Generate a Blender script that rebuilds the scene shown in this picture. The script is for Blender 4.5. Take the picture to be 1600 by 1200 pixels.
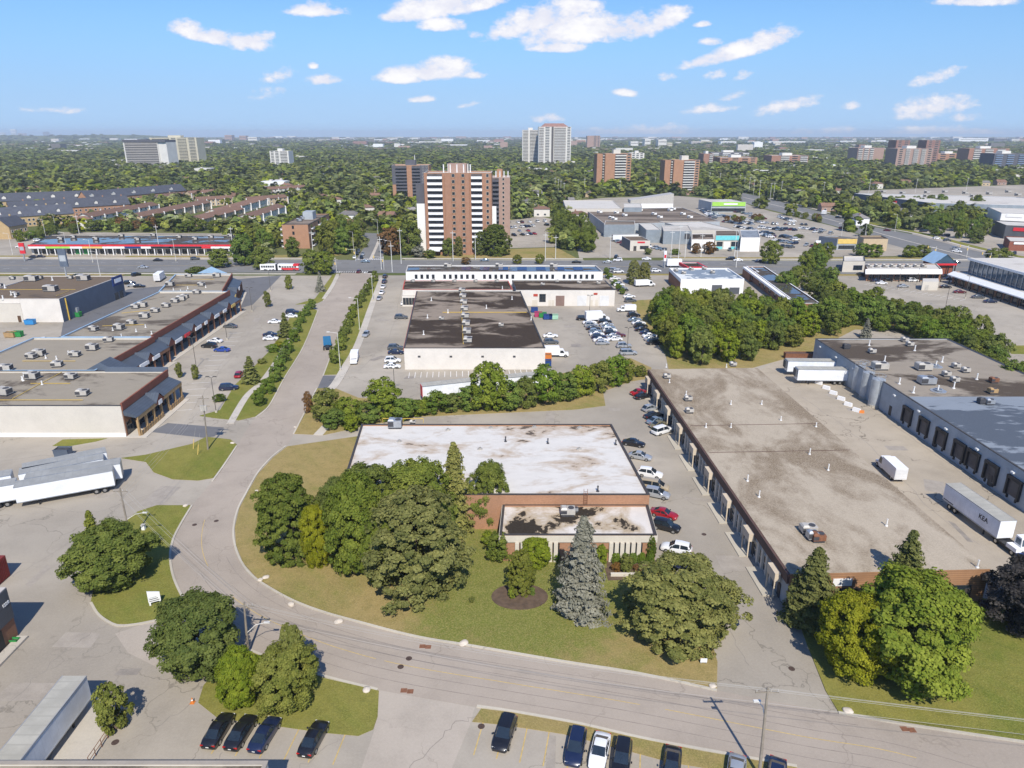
import bpy, math, random
import numpy as np
from mathutils import Vector
for o in list(bpy.data.objects): bpy.data.objects.remove(o)
SC = bpy.context.scene
COL = SC.collection
R = math.radians
rng = random.Random(7)

# ------------------------------------------------------------------ camera
FPX, YH, CH = 1109.0, 209.0, 60.0            # focal length and horizon in photo pixels, height in metres
PITCH = math.atan((600 - YH) / FPX)
cam = bpy.data.cameras.new('camera'); camo = bpy.data.objects.new('camera', cam); COL.objects.link(camo)
camo.location = (0, 0, CH); camo.rotation_euler = (math.pi/2 - PITCH, 0, 0)
cam.sensor_width = 36; cam.lens = FPX/1600*36; cam.clip_start = 1; cam.clip_end = 60000
SC.camera = camo
CP, SP = math.cos(PITCH), math.sin(PITCH)
def ray(px, py):
    a, b = (px-800)/FPX, (600-py)/FPX
    return a, CP + b*SP, b*CP - SP
def P(px, py, z=0.0):                        # photo pixel -> point on the level plane z
    x, y, w = ray(px, py); t = (z-CH)/w
    return (x*t, y*t)
def ZAT(px, py, Y):                          # height of the pixel's ray over the line y = Y
    x, y, w = ray(px, py); return CH + w*Y/y
def PXM(X, Y, z=0):                          # photo pixels per metre at a point
    return FPX/(Y*CP + (CH-z)*SP)

# ------------------------------------------------------------------ light
EL, AZ = R(46.5), R(180-8.5)                # sun behind the camera, slightly to its right
SUN = Vector((math.sin(AZ)*math.cos(EL), math.cos(AZ)*math.cos(EL), math.sin(EL)))
sl = bpy.data.lights.new('sun', 'SUN'); sl.energy = 4.3; sl.angle = R(0.5); sl.color = (1, .94, .84)
slo = bpy.data.objects.new('sun', sl); COL.objects.link(slo); slo.location = (0, -60, 160)
slo.rotation_euler = (-SUN).to_track_quat('-Z', 'Y').to_euler()
SC.view_settings.view_transform = 'Standard'; SC.view_settings.look = 'None'
SC.view_settings.exposure = 0.29; SC.view_settings.gamma = 1; SC.view_settings.use_curve_mapping = False
SC.render.engine = 'CYCLES'
SC.cycles.max_bounces = 5; SC.cycles.diffuse_bounces = 2; SC.cycles.glossy_bounces = 2; SC.cycles.transmission_bounces = 3
SC.cycles.transparent_max_bounces = 6; SC.cycles.volume_bounces = 0
SC.render.resolution_x = 1024; SC.render.resolution_y = 768

class NT:                                    # small node-tree writer
    def __init__(s, tree): s.t = tree; tree.nodes.clear()
    def n(s, typ, **kw):
        nd = s.t.nodes.new(typ)
        for k, v in kw.items():
            if k[0] == '_': nd.inputs[int(k[1:])].default_value = v
            else: setattr(nd, k, v)
        return nd
    def l(s, a, b): s.t.links.new(a, b)
    def inp(s, nd, i, v):
        if hasattr(v, 'links'): s.l(v, nd.inputs[i])
        else: nd.inputs[i].default_value = v
    def math(s, op, a, b=0.0, c=0.0, clamp=False):
        nd = s.n('ShaderNodeMath', operation=op, use_clamp=clamp)
        for i, v in enumerate((a, b, c)): s.inp(nd, i, v)
        return nd.outputs[0]
    def mix(s, f, a, b, typ='MIX'):
        nd = s.n('ShaderNodeMix', data_type='RGBA', blend_type=typ)
        s.inp(nd, 0, f)
        for i, v in ((6, a), (7, b)):
            if isinstance(v, (tuple, list)): v = (*v[:3], 1)
            s.inp(nd, i, v)
        return nd.outputs[2]
    def noise(s, vec, scale, detail=4, rough=.55, dist=0.0):
        nd = s.n('ShaderNodeTexNoise'); nd.inputs['Scale'].default_value = scale
        nd.inputs['Detail'].default_value = detail; nd.inputs['Roughness'].default_value = rough
        nd.inputs['Distortion'].default_value = dist
        if vec is not None: s.l(vec, nd.inputs['Vector'])
        return nd.outputs['Fac']
    def step(s, x, a, b):
        nd = s.n('ShaderNodeMapRange', interpolation_type='SMOOTHSTEP')
        s.inp(nd, 0, x); nd.inputs[1].default_value = a; nd.inputs[2].default_value = b
        return nd.outputs[0]

# ------------------------------------------------------------------ sky with its clouds
W = bpy.data.worlds.new('World'); SC.world = W; W.use_nodes = True
t = NT(W.node_tree)
sky = t.n('ShaderNodeTexSky', sky_type='NISHITA', sun_disc=False, sun_elevation=EL, sun_rotation=AZ,
          altitude=100, air_density=1.25, dust_density=.35, ozone_density=2.6)
gen = t.n('ShaderNodeTexCoord').outputs['Generated']
sep = t.n('ShaderNodeSeparateXYZ'); t.l(gen, sep.inputs[0])
yy = t.math('MAXIMUM', sep.outputs[1], .02)
u = t.math('DIVIDE', sep.outputs[0], yy); v = t.math('DIVIDE', sep.outputs[2], yy)
cmb = t.n('ShaderNodeCombineXYZ'); t.l(u, cmb.inputs[0]); t.l(t.math('MULTIPLY', v, 1.7), cmb.inputs[1])
# each lobe: centre and half extents in photo pixels, lean, strength
LOBES = [(330,58,62,17,-.16,1),(290,45,30,16,0,.9),(385,68,42,20,-.1,1),(405,58,24,12,0,.7),
 (495,18,52,13,0,1),(500,12,24,14,0,.8),(655,18,58,24,.1,1),(700,10,62,26,.1,1),(690,40,38,14,0,.9),(760,4,52,17,.25,.9),
 (620,28,30,12,0,.8),(800,50,48,17,.2,.8),(850,35,70,32,.1,1),(900,50,90,32,.12,1),(985,45,75,30,.12,1),(1040,32,38,22,.2,.9),(870,75,48,12,0,.9),
 (900,10,45,20,0,.9),(745,55,14,8,0,.6),(1100,38,16,6,.1,.7),(1110,95,52,14,.18,.9),(1150,82,62,18,.28,1),(1205,62,42,26,.3,1),(1110,66,20,8,0,.7),
 (670,115,78,17,.02,1),(690,105,52,17,.05,.9),(625,122,42,12,0,.9),(740,118,24,8,0,.7),(505,126,30,11,.05,.9),(435,118,22,14,.2,.38),(490,103,8,6,0,.5),
 (660,156,22,7,.08,.8),(735,163,14,5,.2,.35),(1465,120,42,12,.3,.62),(1450,125,22,7,0,.5),(1460,170,62,20,.08,.7),(1440,178,45,14,0,.6),(1510,184,30,10,0,.5),
 (1235,165,45,14,.2,.55),(1150,150,25,9,.25,.6),(1110,171,40,9,.1,.5),(1330,165,14,9,0,.5),(980,147,22,7,-.1,.55),(1005,206,85,11,.02,.55),(1290,205,50,8,.05,.5),
 (1540,212,55,14,.02,.6),(1450,205,60,8,.05,.35),(855,186,26,9,0,.6),(80,172,40,6,0,.4),(115,174,18,5,.1,.4),(1530,2,78,12,0,1),(1040,120,14,8,0,.4),(1120,117,18,9,.2,.4),
 (410,150,26,9,.2,.25),(1160,118,14,9,.3,.35)]
def uv(px, py):
    x, y, w = ray(px, py); return x/y, w/y
field = None
for (cx, cy, rx, ry, sh, st) in LOBES:
    cu, cv = uv(cx, cy); u2, v2 = uv(cx+rx, cy); u3, v3 = uv(cx, cy-ry)
    du = t.math('MULTIPLY_ADD', u, 1/(u2-cu), -cu/(u2-cu))
    dv = t.math('MULTIPLY_ADD', v, 1/(v3-cv), -cv/(v3-cv))
    dv = t.math('MULTIPLY_ADD', du, -sh*rx/ry, dv)
    dn = t.math('MAXIMUM', dv, t.math('MULTIPLY', dv, -1.55))            # flatter undersides
    d2 = t.math('MULTIPLY_ADD', du, du, t.math('MULTIPLY', dn, dn))
    d2 = t.math('MULTIPLY', d2, -st); f = t.math('ADD', d2, st)
    field = f if field is None else t.math('MAXIMUM', field, f)
# beyond the picture the same scattered clouds go on (a cheaper branch of the same sky)
elev = sep.outputs[2]
hz = t.step(elev, .17, -.01); hz2 = t.math('MULTIPLY', hz, hz)
hs = t.n('ShaderNodeHueSaturation'); hs.inputs['Saturation'].default_value = 1.15
t.l(sky.outputs[0], hs.inputs['Color'])
base = t.mix(t.math('MULTIPLY', hz, .95), t.mix(1.0, hs.outputs[0], (.62, .82, 1.16), 'MULTIPLY'), t.mix(hz2, (1.85, 3.95, 8.6), (3.6, 5.6, 8.2)))
def clouds(den, n1, k):
    cov = t.math('MULTIPLY', t.step(den, -.22, .72), .96)
    sh = t.math('MULTIPLY', t.step(den, .1, 1.2), t.step(n1, .35, .62))
    cc = t.mix(sh, (6.9, 6.9, 7.7), (8.7, 8.55, 8.5))
    b = t.n('ShaderNodeBackground'); b.inputs[1].default_value = 0.10; t.l(t.mix(cov, base, cc), b.inputs[0]); return b
n1 = t.noise(cmb.outputs[0], 16, 6, .62); n2 = t.noise(cmb.outputs[0], 60, 4, .62)
den = t.math('ADD', field, t.math('MULTIPLY', t.math('SUBTRACT', n1, .50), 2.8))
den = t.math('ADD', den, t.math('MULTIPLY', t.math('SUBTRACT', n2, .5), 1.7))
bA = clouds(den, n1, 1)
big = t.noise(gen, 5.5, 5, .6)
far_ = t.math('MAXIMUM', t.step(t.math('ABSOLUTE', u), .80, 1.1), t.step(v, .2, .4))
far_ = t.math('MAXIMUM', far_, t.step(sep.outputs[1], .25, .05))
dn2 = t.math('MULTIPLY_ADD', t.math('SUBTRACT', big, .60), 6.0, t.math('MULTIPLY_ADD', far_, 2.0, -2.0))
bB = clouds(dn2, big, 1)
inf = t.math('MULTIPLY', t.math('LESS_THAN', t.math('ABSOLUTE', u), .8), t.math('LESS_THAN', t.math('ABSOLUTE', t.math('SUBTRACT', v, .1)), .1))
inf = t.math('MULTIPLY', inf, t.math('GREATER_THAN', sep.outputs[1], .03))
ms = t.n('ShaderNodeMixShader'); t.l(inf, ms.inputs[0]); t.l(bB.outputs[0], ms.inputs[1]); t.l(bA.outputs[0], ms.inputs[2])
wo = t.n('ShaderNodeOutputWorld'); t.l(ms.outputs[0], wo.inputs[0])
W.cycles.sampling_method = 'MANUAL'; W.cycles.sample_map_resolution = 256

# ------------------------------------------------------------------ materials
MATS = {}
def newmat(name):
    m = bpy.data.materials.new(name); m.use_nodes = True; MATS[name] = m
    t = NT(m.node_tree); b = t.n('ShaderNodeBsdfPrincipled'); o = t.n('ShaderNodeOutputMaterial'); t.l(b.outputs[0], o.inputs[0])
    return m, t, b
def pos(t): return t.n('ShaderNodeNewGeometry').outputs['Position']
def c3(c): return (c, c, c) if isinstance(c, (int, float)) else tuple(c)
def plain(name, col, rough=.7, var=.12, scale=.6, spec=.3, metal=0.0, bump=0.0, coat=0.0, rnd=0.0):
    if name in MATS: return MATS[name]
    m, t, b = newmat(name); col = c3(col)
    p = pos(t); f = t.noise(p, scale, 5, .6); f2 = t.noise(p, scale*9, 3, .6)
    f = t.math('MULTIPLY_ADD', f2, .35, t.math('MULTIPLY', f, .75))
    f = t.step(f, .3, .75)
    c = t.mix(f, [x*(1-var) for x in col], [min(1, x*(1+var)) for x in col])
    if rnd:
        r = t.n('ShaderNodeObjectInfo').outputs['Random']
        c = t.mix(t.math('MULTIPLY', r, rnd), c, (0.02, 0.02, 0.02))
    t.l(c, b.inputs['Base Color']); b.inputs['Roughness'].default_value = rough
    b.inputs['Specular IOR Level'].default_value = spec; b.inputs['Metallic'].default_value = metal
    b.inputs['Coat Weight'].default_value = coat
    if bump:
        bp = t.n('ShaderNodeBump'); bp.inputs['Strength'].default_value = bump; bp.inputs['Distance'].default_value = .05
        t.l(f2, bp.inputs['Height']); t.l(bp.outputs[0], b.inputs['Normal'])
    return m
def paving(name, col, var=.2, crack=.5, stain=.4, seam=0.0, warm=0.0):
    m, t, b = newmat(name); p = pos(t)
    big = t.noise(p, .022, 5, .6, .6); mid = t.noise(p, .16, 5, .65); fine = t.noise(p, 3.5, 4, .7)
    base = t.mix(t.step(big, .3, .7), [x*(1-var) for x in col], [x*(1+var*.7) for x in col])
    base = t.mix(t.math('MULTIPLY', t.step(mid, .42, .72), .35), base, [x*.62 for x in col])
    base = t.mix(t.math('MULTIPLY', t.step(fine, .3, .8), .22), base, [x*1.4 for x in col])
    # oil and water stains with shapes of their own
    st = t.noise(p, .11, 6, .7, 1.2)
    base = t.mix(t.math('MULTIPLY', t.step(st, .64, .74), stain), base, [x*.42 for x in col])
    # cracks sealed with tar
    mp = t.n('ShaderNodeVectorMath', operation='ADD'); t.l(p, mp.inputs[0])
    nz = t.n('ShaderNodeTexNoise'); nz.inputs['Scale'].default_value = .25; nz.inputs['Detail'].default_value = 5; t.l(p, nz.inputs['Vector'])
    sc = t.n('ShaderNodeVectorMath', operation='SCALE'); sc.inputs['Scale'].default_value = 9.0; t.l(nz.outputs['Color'], sc.inputs[0]); t.l(sc.outputs[0], mp.inputs[1])
    vo = t.n('ShaderNodeTexVoronoi', feature='DISTANCE_TO_EDGE'); vo.inputs['Scale'].default_value = .055; t.l(mp.outputs[0], vo.inputs['Vector'])
    ck = t.step(vo.outputs['Distance'], .0085, .0015)
    ck = t.math('MULTIPLY', ck, t.step(t.noise(p, .05, 3), .40, .55))
    base = t.mix(t.math('MULTIPLY', ck, crack), base, [x*.35 for x in col])
    t.l(base, b.inputs['Base Color']); b.inputs['Roughness'].default_value = .95; b.inputs['Specular IOR Level'].default_value = .04
    bp = t.n('ShaderNodeBump'); bp.inputs['Strength'].default_value = .25; bp.inputs['Distance'].default_value = .04
    t.l(fine, bp.inputs['Height']); t.l(bp.outputs[0], b.inputs['Normal'])
    return m
def grass(name, green, dry, bias=.5, scale=.045, watered=None):
    m, t, b = newmat(name); p = pos(t)
    big = t.noise(p, scale, 6, .65, .8); mid = t.noise(p, .5, 5, .7); fine = t.noise(p, 6.0, 4, .75)
    if watered:                              # the sprinkled, greener ground round the planting bed
        ds = t.n('ShaderNodeVectorMath', operation='DISTANCE'); t.l(p, ds.inputs[0]); ds.inputs[1].default_value = watered
        big = t.math('SUBTRACT', big, t.math('MULTIPLY', t.step(t.math('MULTIPLY_ADD', mid, 8.0, ds.outputs['Value']), 24, 9), .5))
    st = t.n('ShaderNodeTexWave', wave_type='BANDS', bands_direction='DIAGONAL'); st.inputs['Scale'].default_value = .16; st.inputs['Distortion'].default_value = 3.0; st.inputs['Detail'].default_value = 1; t.l(p, st.inputs['Vector'])
    big = t.math('MULTIPLY_ADD', st.outputs['Fac'], .05, t.math('SUBTRACT', big, .02))
    f = t.step(t.math('MULTIPLY_ADD', mid, .25, t.math('MULTIPLY', big, .8)), bias-.14, bias+.14)
    c = t.mix(f, green, dry)
    c = t.mix(t.math('MULTIPLY', t.step(mid, .35, .75), .45), c, [x*.55 for x in green])
    c = t.mix(t.math('MULTIPLY', t.step(fine, .35, .75), .5), c, [min(1, x*1.7) for x in dry])
    t.l(c, b.inputs['Base Color']); b.inputs['Roughness'].default_value = 1; b.inputs['Specular IOR Level'].default_value = 0
    bp = t.n('ShaderNodeBump'); bp.inputs['Strength'].default_value = .7; bp.inputs['Distance'].default_value = .12
    t.l(fine, bp.inputs['Height']); t.l(bp.outputs[0], b.inputs['Normal'])
    return m
def roofmat(name, col, dark, lo=.52, hi=.66, scale=.06, amt=.85, puddle=0.0, streak=(1, 1, 1), fine=.25, third=None):
    m, t, b = newmat(name); p = pos(t)
    mp = t.n('ShaderNodeMapping'); mp.inputs['Scale'].default_value = streak; t.l(p, mp.inputs['Vector']); q = mp.outputs[0]
    s = t.noise(q, scale, 7, .62, .8); g = t.noise(q, scale*5, 5, .7); fi = t.noise(p, 4.0, 4, .8)
    st = t.math('MULTIPLY_ADD', g, .22, t.math('MULTIPLY', s, .85))
    k = t.math('MULTIPLY', t.step(st, lo, hi), amt)
    c = t.mix(t.math('MULTIPLY', t.step(g, .35, .7), .4), col, [x*.78 for x in col])
    if third: c = t.mix(t.step(st, lo-.12, lo+.02), c, third)
    c = t.mix(k, c, dark)
    c = t.mix(t.math('MULTIPLY', t.step(fi, .3, .8), fine), c, [min(1, x*1.45) for x in col])
    t.l(c, b.inputs['Base Color']); b.inputs['Specular IOR Level'].default_value = .03
    rg = .9
    if puddle:
        w = t.step(st, hi+puddle, hi+puddle+.02)
        rg = t.math('MULTIPLY_ADD', w, -.86, .9); t.l(rg, b.inputs['Roughness'])
        t.l(t.math('MULTIPLY_ADD', w, .75, .03), b.inputs['Specular IOR Level'])
    else: b.inputs['Roughness'].default_value = rg
    return m
def brick(name, col, mortar=None, sx=1.0, scale=1.0):
    m, t, b = newmat(name)
    tc = t.n('ShaderNodeTexCoord').outputs['Object']; sp = t.n('ShaderNodeSeparateXYZ'); t.l(tc, sp.inputs[0])
    cb = t.n('ShaderNodeCombineXYZ'); t.l(t.math('ADD', sp.outputs[0], sp.outputs[1]), cb.inputs[0]); t.l(sp.outputs[2], cb.inputs[1])
    br = t.n('ShaderNodeTexBrick'); t.l(cb.outputs[0], br.inputs['Vector'])
    br.inputs['Color1'].default_value = (*[x*.85 for x in col], 1); br.inputs['Color2'].default_value = (*[x*1.15 for x in col], 1)
    br.inputs['Mortar'].default_value = (*(mortar or [x*.8+.04 for x in col]), 1)
    br.inputs['Scale'].default_value = 3.0*scale; br.inputs['Mortar Size'].default_value = .025
    f = t.noise(pos(t), .35, 5, .65)
    c = t.mix(t.math('MULTIPLY', t.step(f, .35, .7), .3), br.outputs[0], [x*.6 for x in col])
    t.l(c, b.inputs['Base Color']); b.inputs['Roughness'].default_value = .9; b.inputs['Specular IOR Level'].default_value = .15
    return m
def striped(name, col, period, axis=0, dark=.75, rough=.5, metal=0.0, width=.12):
    m, t, b = newmat(name)
    tc = t.n('ShaderNodeTexCoord').outputs['Object']; sp = t.n('ShaderNodeSeparateXYZ'); t.l(tc, sp.inputs[0])
    if axis == 3: s = t.math('ADD', sp.outputs[0], sp.outputs[1])
    else: s = sp.outputs[axis]
    fr = t.math('FRACT', t.math('DIVIDE', s, period))
    k = t.step(t.math('ABSOLUTE', t.math('SUBTRACT', fr, .5)), .5-width, .5)
    f = t.noise(pos(t), .4, 5, .65)
    c = t.mix(t.step(f, .3, .75), [x*.86 for x in col], [min(1, x*1.1) for x in col])
    c = t.mix(k, c, [x*dark for x in col])
    t.l(c, b.inputs['Base Color']); b.inputs['Roughness'].default_value = rough; b.inputs['Metallic'].default_value = metal; b.inputs['Specular IOR Level'].default_value = .12
    return m
def foliage(name, a, bcol, trans=.16, rnd=.16):
    m = bpy.data.materials.new(name); m.use_nodes = True; MATS[name] = m; t = NT(m.node_tree)
    at = t.n('ShaderNodeAttribute'); at.attribute_name = 'tint'
    c = t.mix(at.outputs['Fac'], a, bcol)
    r = t.n('ShaderNodeObjectInfo').outputs['Random']
    hs = t.n('ShaderNodeHueSaturation'); t.l(c, hs.inputs['Color'])
    t.l(t.math('MULTIPLY_ADD', r, -.06*rnd, .5+.03*rnd), hs.inputs['Hue'])
    t.l(t.math('MULTIPLY_ADD', t.math('FRACT', t.math('MULTIPLY', r, 7.31)), rnd*1.6, 1-rnd*.8), hs.inputs['Value'])
    t.l(t.math('MULTIPLY_ADD', t.math('FRACT', t.math('MULTIPLY', r, 3.77)), rnd*.8, 1-rnd*.4), hs.inputs['Saturation'])
    d = t.n('ShaderNodeBsdfDiffuse'); tr = t.n('ShaderNodeBsdfTranslucent'); t.l(hs.outputs[0], d.inputs[0])
    t.l(t.mix(.5, hs.outputs[0], (.25, .35, .04), 'MIX'), tr.inputs[0])
    mx = t.n('ShaderNodeMixShader'); mx.inputs[0].default_value = trans; t.l(d.outputs[0], mx.inputs[1]); t.l(tr.outputs[0], mx.inputs[2])
    o = t.n('ShaderNodeOutputMaterial'); t.l(mx.outputs[0], o.inputs[0])
    return m

asphalt = paving('asphalt_lot', (.37, .328, .268), .22, .5, .5)
paving('asphalt_yard', (.385, .33, .255), .22, .8, .72)
paving('asphalt_road', (.375, .32, .262), .12, .28, .3)
paving('drive_concrete', (.425, .37, .305), .14, .3, .3)
paving('asphalt_dark', (.155, .155, .16), .14, .5, .25)
paving('asphalt_arterial', (.20, .197, .19), .10, .3, .2)
paving('concrete_walk', (.50, .455, .385), .12, .35, .2)
paving('kerb_concrete', (.50, .455, .37), .15, .3, .3)
grass('lawn_dry', (.135, .165, .032), (.31, .235, .10), .455, .05, (*P(815, 915), 0))
grass('lawn_green', (.115, .15, .027), (.225, .205, .055), .50)
grass('lawn_lush', (.10, .17, .02), (.15, .19, .03), .6)
grass('field', (.07, .10, .03), (.15, .15, .06), .55, .008)
plain('mulch', (.11, .075, .05), .95, .3, 1.5)
roofmat('roof_white', (.63, .60, .55), (.07, .052, .04), .615, .64, .10, .92, third=(.44, .35, .26), fine=.06, streak=(.7, 1.3, 1))
roofmat('roof_white_wing', (.655, .61, .55), (.022, .017, .013), .572, .588, .085, .97, third=(.40, .31, .20), fine=.03)
roofmat('roof_gravel', (.395, .335, .255), (.15, .108, .066), .44, .64, .07, .92, streak=(1.3, .7, 1), fine=.6)
roofmat('roof_brown', (.275, .225, .175), (.030, .020, .015), .45, .55, .05, .95, streak=(.7, 1.3, 1), fine=.12)
roofmat('roof_dock', (.30, .258, .205), (.055, .04, .03), .50, .60, .055, .92, streak=(.7, 1.3, 1), fine=.15)
roofmat('roof_plaza', (.30, .262, .205), (.07, .055, .045), .55, .64, .06, .9, streak=(.6, 1, 1))
roofmat('roof_box', (.165, .125, .09), (.05, .05, .05), .55, .66, .04, .8, puddle=.0, streak=(.5, 1, 1))
roofmat('roof_puddle', (.14, .12, .10), (.05, .045, .04), .45, .50, .035, .8, puddle=.02, streak=(.4, 1, 1))
roofmat('roof_blue', (.235, .265, .30), (.07, .085, .11), .56, .59, .05, .9, streak=(.6, 1.2, 1), fine=.1)
roofmat('roof_mall', (.25, .205, .165), (.055, .04, .03), .48, .60, .05, .9, streak=(.35, 2.2, 1))
roofmat('roof_pale', (.55, .52, .47), (.30, .27, .23), .58, .68, .03, .7)
roofmat('roof_whitepool', (.62, .64, .62), (.10, .15, .22), .52, .545, .06, .9, puddle=-.0)
plain('solar_panel', (.02, .035, .10), .12, .3, .8, .6)
brick('brick_tan', (.40, .215, .125)); brick('brick_brown', (.30, .15, .085)); brick('brick_orange', (.43, .235, .14))
brick('brick_red', (.27, .095, .06)); brick('brick_tower', (.37, .20, .125)); brick('brick_pink', (.40, .27, .215)); brick('brick_buff', (.52, .37, .19))
brick('brick_far', (.36, .19, .13), scale=.4)
plain('block_white', (.66, .62, .56), .85, .07, .3); plain('block_cream', (.57, .53, .46), .85, .06, .3)
plain('render_white', (.80, .79, .77), .8, .06, .4); plain('block_grey', (.36, .39, .41), .8, .13, .4)
plain('wall_dark', (.085, .09, .10), .6, .15, .3); plain('wall_slate', (.10, .125, .165), .6, .12, .3)
plain('fascia_brown', (.105, .062, .05), .75, .15, .8); plain('coping_dark', (.055, .05, .047), .6, .2, 1)
plain('coping_blue', (.30, .44, .58), .6, .1, .5); plain('coping_gravel', (.33, .29, .24), .8, .1, .5); plain('coping_light', (.52, .48, .43), .7, .1, .5)
plain('hood_cream', (.58, .49, .37), .8, .08, .6); plain('panel_cream', (.60, .55, .46), .7, .08, .6)
striped('metal_roof', (.095, .115, .145), .6, 0, .7, .45, .2)
striped('trailer_side', (.80, .82, .84), 1.2, 0, .86, .4, 0, .04); striped('trailer_top_grey', (.33, .33, .31), 1.2, 0, .9, .5); striped('trailer_roof', (.42, .40, .34), 1.2, 0, .84, .5)
striped('clapboard', (.36, .20, .11), .33, 2, .6, .8, 0, .16)
striped('rollup', (.70, .70, .69), .35, 2, .8, .5); striped('rollup_brown', (.25, .17, .14), .35, 2, .8, .5)
striped('corrugated', (.30, .34, .37), .4, 3, .8, .5, .3)
plain('door_brown', (.10, .055, .03), .6); plain('steel_grey', (.42, .44, .46), .4, .15, 1, .5, .5)
plain('hvac', (.48, .45, .40), .5, .12, 1.2, .4, .1); plain('hvac_dark', (.06, .06, .065), .6, .2, 2)
plain('pipe_yellow', (.62, .42, .08), .6); plain('pvc_white', (.78, .77, .74), .5, .05)
plain('wood_timber', (.38, .25, .12), .8, .2, 1.5); plain('wood_pole', (.26, .225, .18), .9, .25, 1.2)
plain('pole_white', (.66, .65, .61), .5, .05); plain('pole_dark', (.11, .10, .085), .5, .1); plain('wire', (.42, .40, .36), .4, .02)
plain('rust', (.20, .09, .05), .9, .3, 3); plain('iron', (.075, .05, .04), .8, .3, 5)
plain('paint_yellow', (.50, .36, .13), .8, .25, 2); plain('paint_white', (.74, .73, .70), .8, .2, 2)
plain('boulder', (.58, .51, .42), .9, .18, 1.5, .2, 0, .5); plain('trunk', (.14, .105, .08), .95, .25, 2)
plain('tyre', (.018, .018, .018), .85, .1); plain('rim', (.45, .46, .47), .3, .1, 3, .5, .8)
plain('glass', (.018, .026, .034), .06, .2, .8, .8); plain('glass_blue', (.05, .09, .13), .1, .3, .5, .8)
plain('light_red', (.45, .015, .012), .25); plain('light_white', (.75, .75, .72), .2); plain('plastic_black', (.022, .022, .024), .5)
plain('red_sign', (.62, .03, .04), .5); plain('green_sign', (.34, .62, .09), .5); plain('teal_sign', (.16, .58, .60), .5); plain('blue_sign', (.02, .045, .16), .5)
plain('yellow_sign', (.68, .48, .14), .5); plain('white_sign', (.80, .80, .79), .5, .05); plain('orange_sign', (.62, .2, .04), .6)
plain('container_red', (.19, .03, .024), .6, .15, 1.0); plain('bin_green', (.03, .25, .06), .5); plain('bin_blue', (.02, .06, .22), .5); plain('bin_sky', (.04, .25, .55), .5); plain('bin_red', (.42, .06, .035), .6); plain('bin_mint', (.35, .58, .42), .6); plain('bin_pink', (.42, .05, .14), .6)
plain('slate_roof', (.082, .088, .108), .75, .2, .5, rnd=.3); plain('shingle_brown', (.235, .135, .09), .85, .15, .5, rnd=.35); plain('shingle_grey', (.27, .25, .23), .85, .2, .5, rnd=.5)
plain('siding', (.66, .63, .57), .8, .06, .5); plain('siding_tan', (.50, .39, .25), .8, .1, .5); plain('siding_blue', (.20, .27, .38), .7, .2, .8)
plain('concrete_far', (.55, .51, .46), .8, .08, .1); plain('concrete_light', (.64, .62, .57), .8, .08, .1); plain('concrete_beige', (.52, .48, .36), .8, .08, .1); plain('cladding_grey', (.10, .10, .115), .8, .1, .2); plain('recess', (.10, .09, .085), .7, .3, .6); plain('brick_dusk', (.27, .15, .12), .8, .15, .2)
plain('tank', (.40, .43, .45), .45, .15, .8, .4, .3)
PAINTS = {'black': (.012, .012, .014), 'white': (.78, .78, .77), 'silver': (.42, .44, .46), 'grey': (.13, .14, .15), 'red': (.32, .012, .018), 'blue': (.02, .06, .30), 'navy': (.012, .02, .055),
          'beige': (.40, .33, .22), 'steel blue': (.22, .29, .36), 'dark green': (.02, .05, .04), 'maroon': (.11, .012, .02), 'orange': (.6, .25, .02), 'olive': (.17, .15, .08), 'teal': (.02, .16, .34)}
for k, c in PAINTS.items(): plain('paint_'+k.replace(' ', '_')+'_car', c, .28 if k not in ('white', 'beige') else .35, .02, .5, .5, .35 if k in ('silver', 'grey', 'steel blue') else 0, 0, .6)
def paint(k): return MATS['paint_'+k.replace(' ', '_')+'_car']
LEAF = {'maple': foliage('leaf_maple', (.095, .128, .023), (.215, .24, .048)), 'dark': foliage('leaf_dark', (.080, .108, .023), (.175, .20, .045)),
 'olive': foliage('leaf_olive', (.11, .13, .026), (.235, .24, .055)), 'bright': foliage('leaf_bright', (.115, .16, .017), (.25, .285, .036), .16, .06),
 'yellow': foliage('leaf_yellow', (.15, .165, .014), (.31, .30, .03), .16, .06), 'purple': foliage('leaf_purple', (.03, .027, .027), (.10, .09, .08), .1),
 'pine': foliage('leaf_pine', (.11, .12, .032), (.26, .248, .075), .12), 'spruce': foliage('leaf_spruce', (.072, .088, .026), (.18, .185, .056), .12), 'bluespruce': foliage('leaf_bluespruce', (.12, .125, .095), (.30, .29, .225), .1),
 'rust': foliage('leaf_rust', (.13, .075, .03), (.24, .13, .05)), 'cedar': foliage('leaf_cedar', (.055, .09, .016), (.14, .175, .032), .15), 'hedge': foliage('leaf_hedge', (.085, .14, .024), (.19, .24, .045)),
 'far': foliage('leaf_far', (.11, .142, .034), (.255, .275, .068), .12, .6)}

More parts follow.
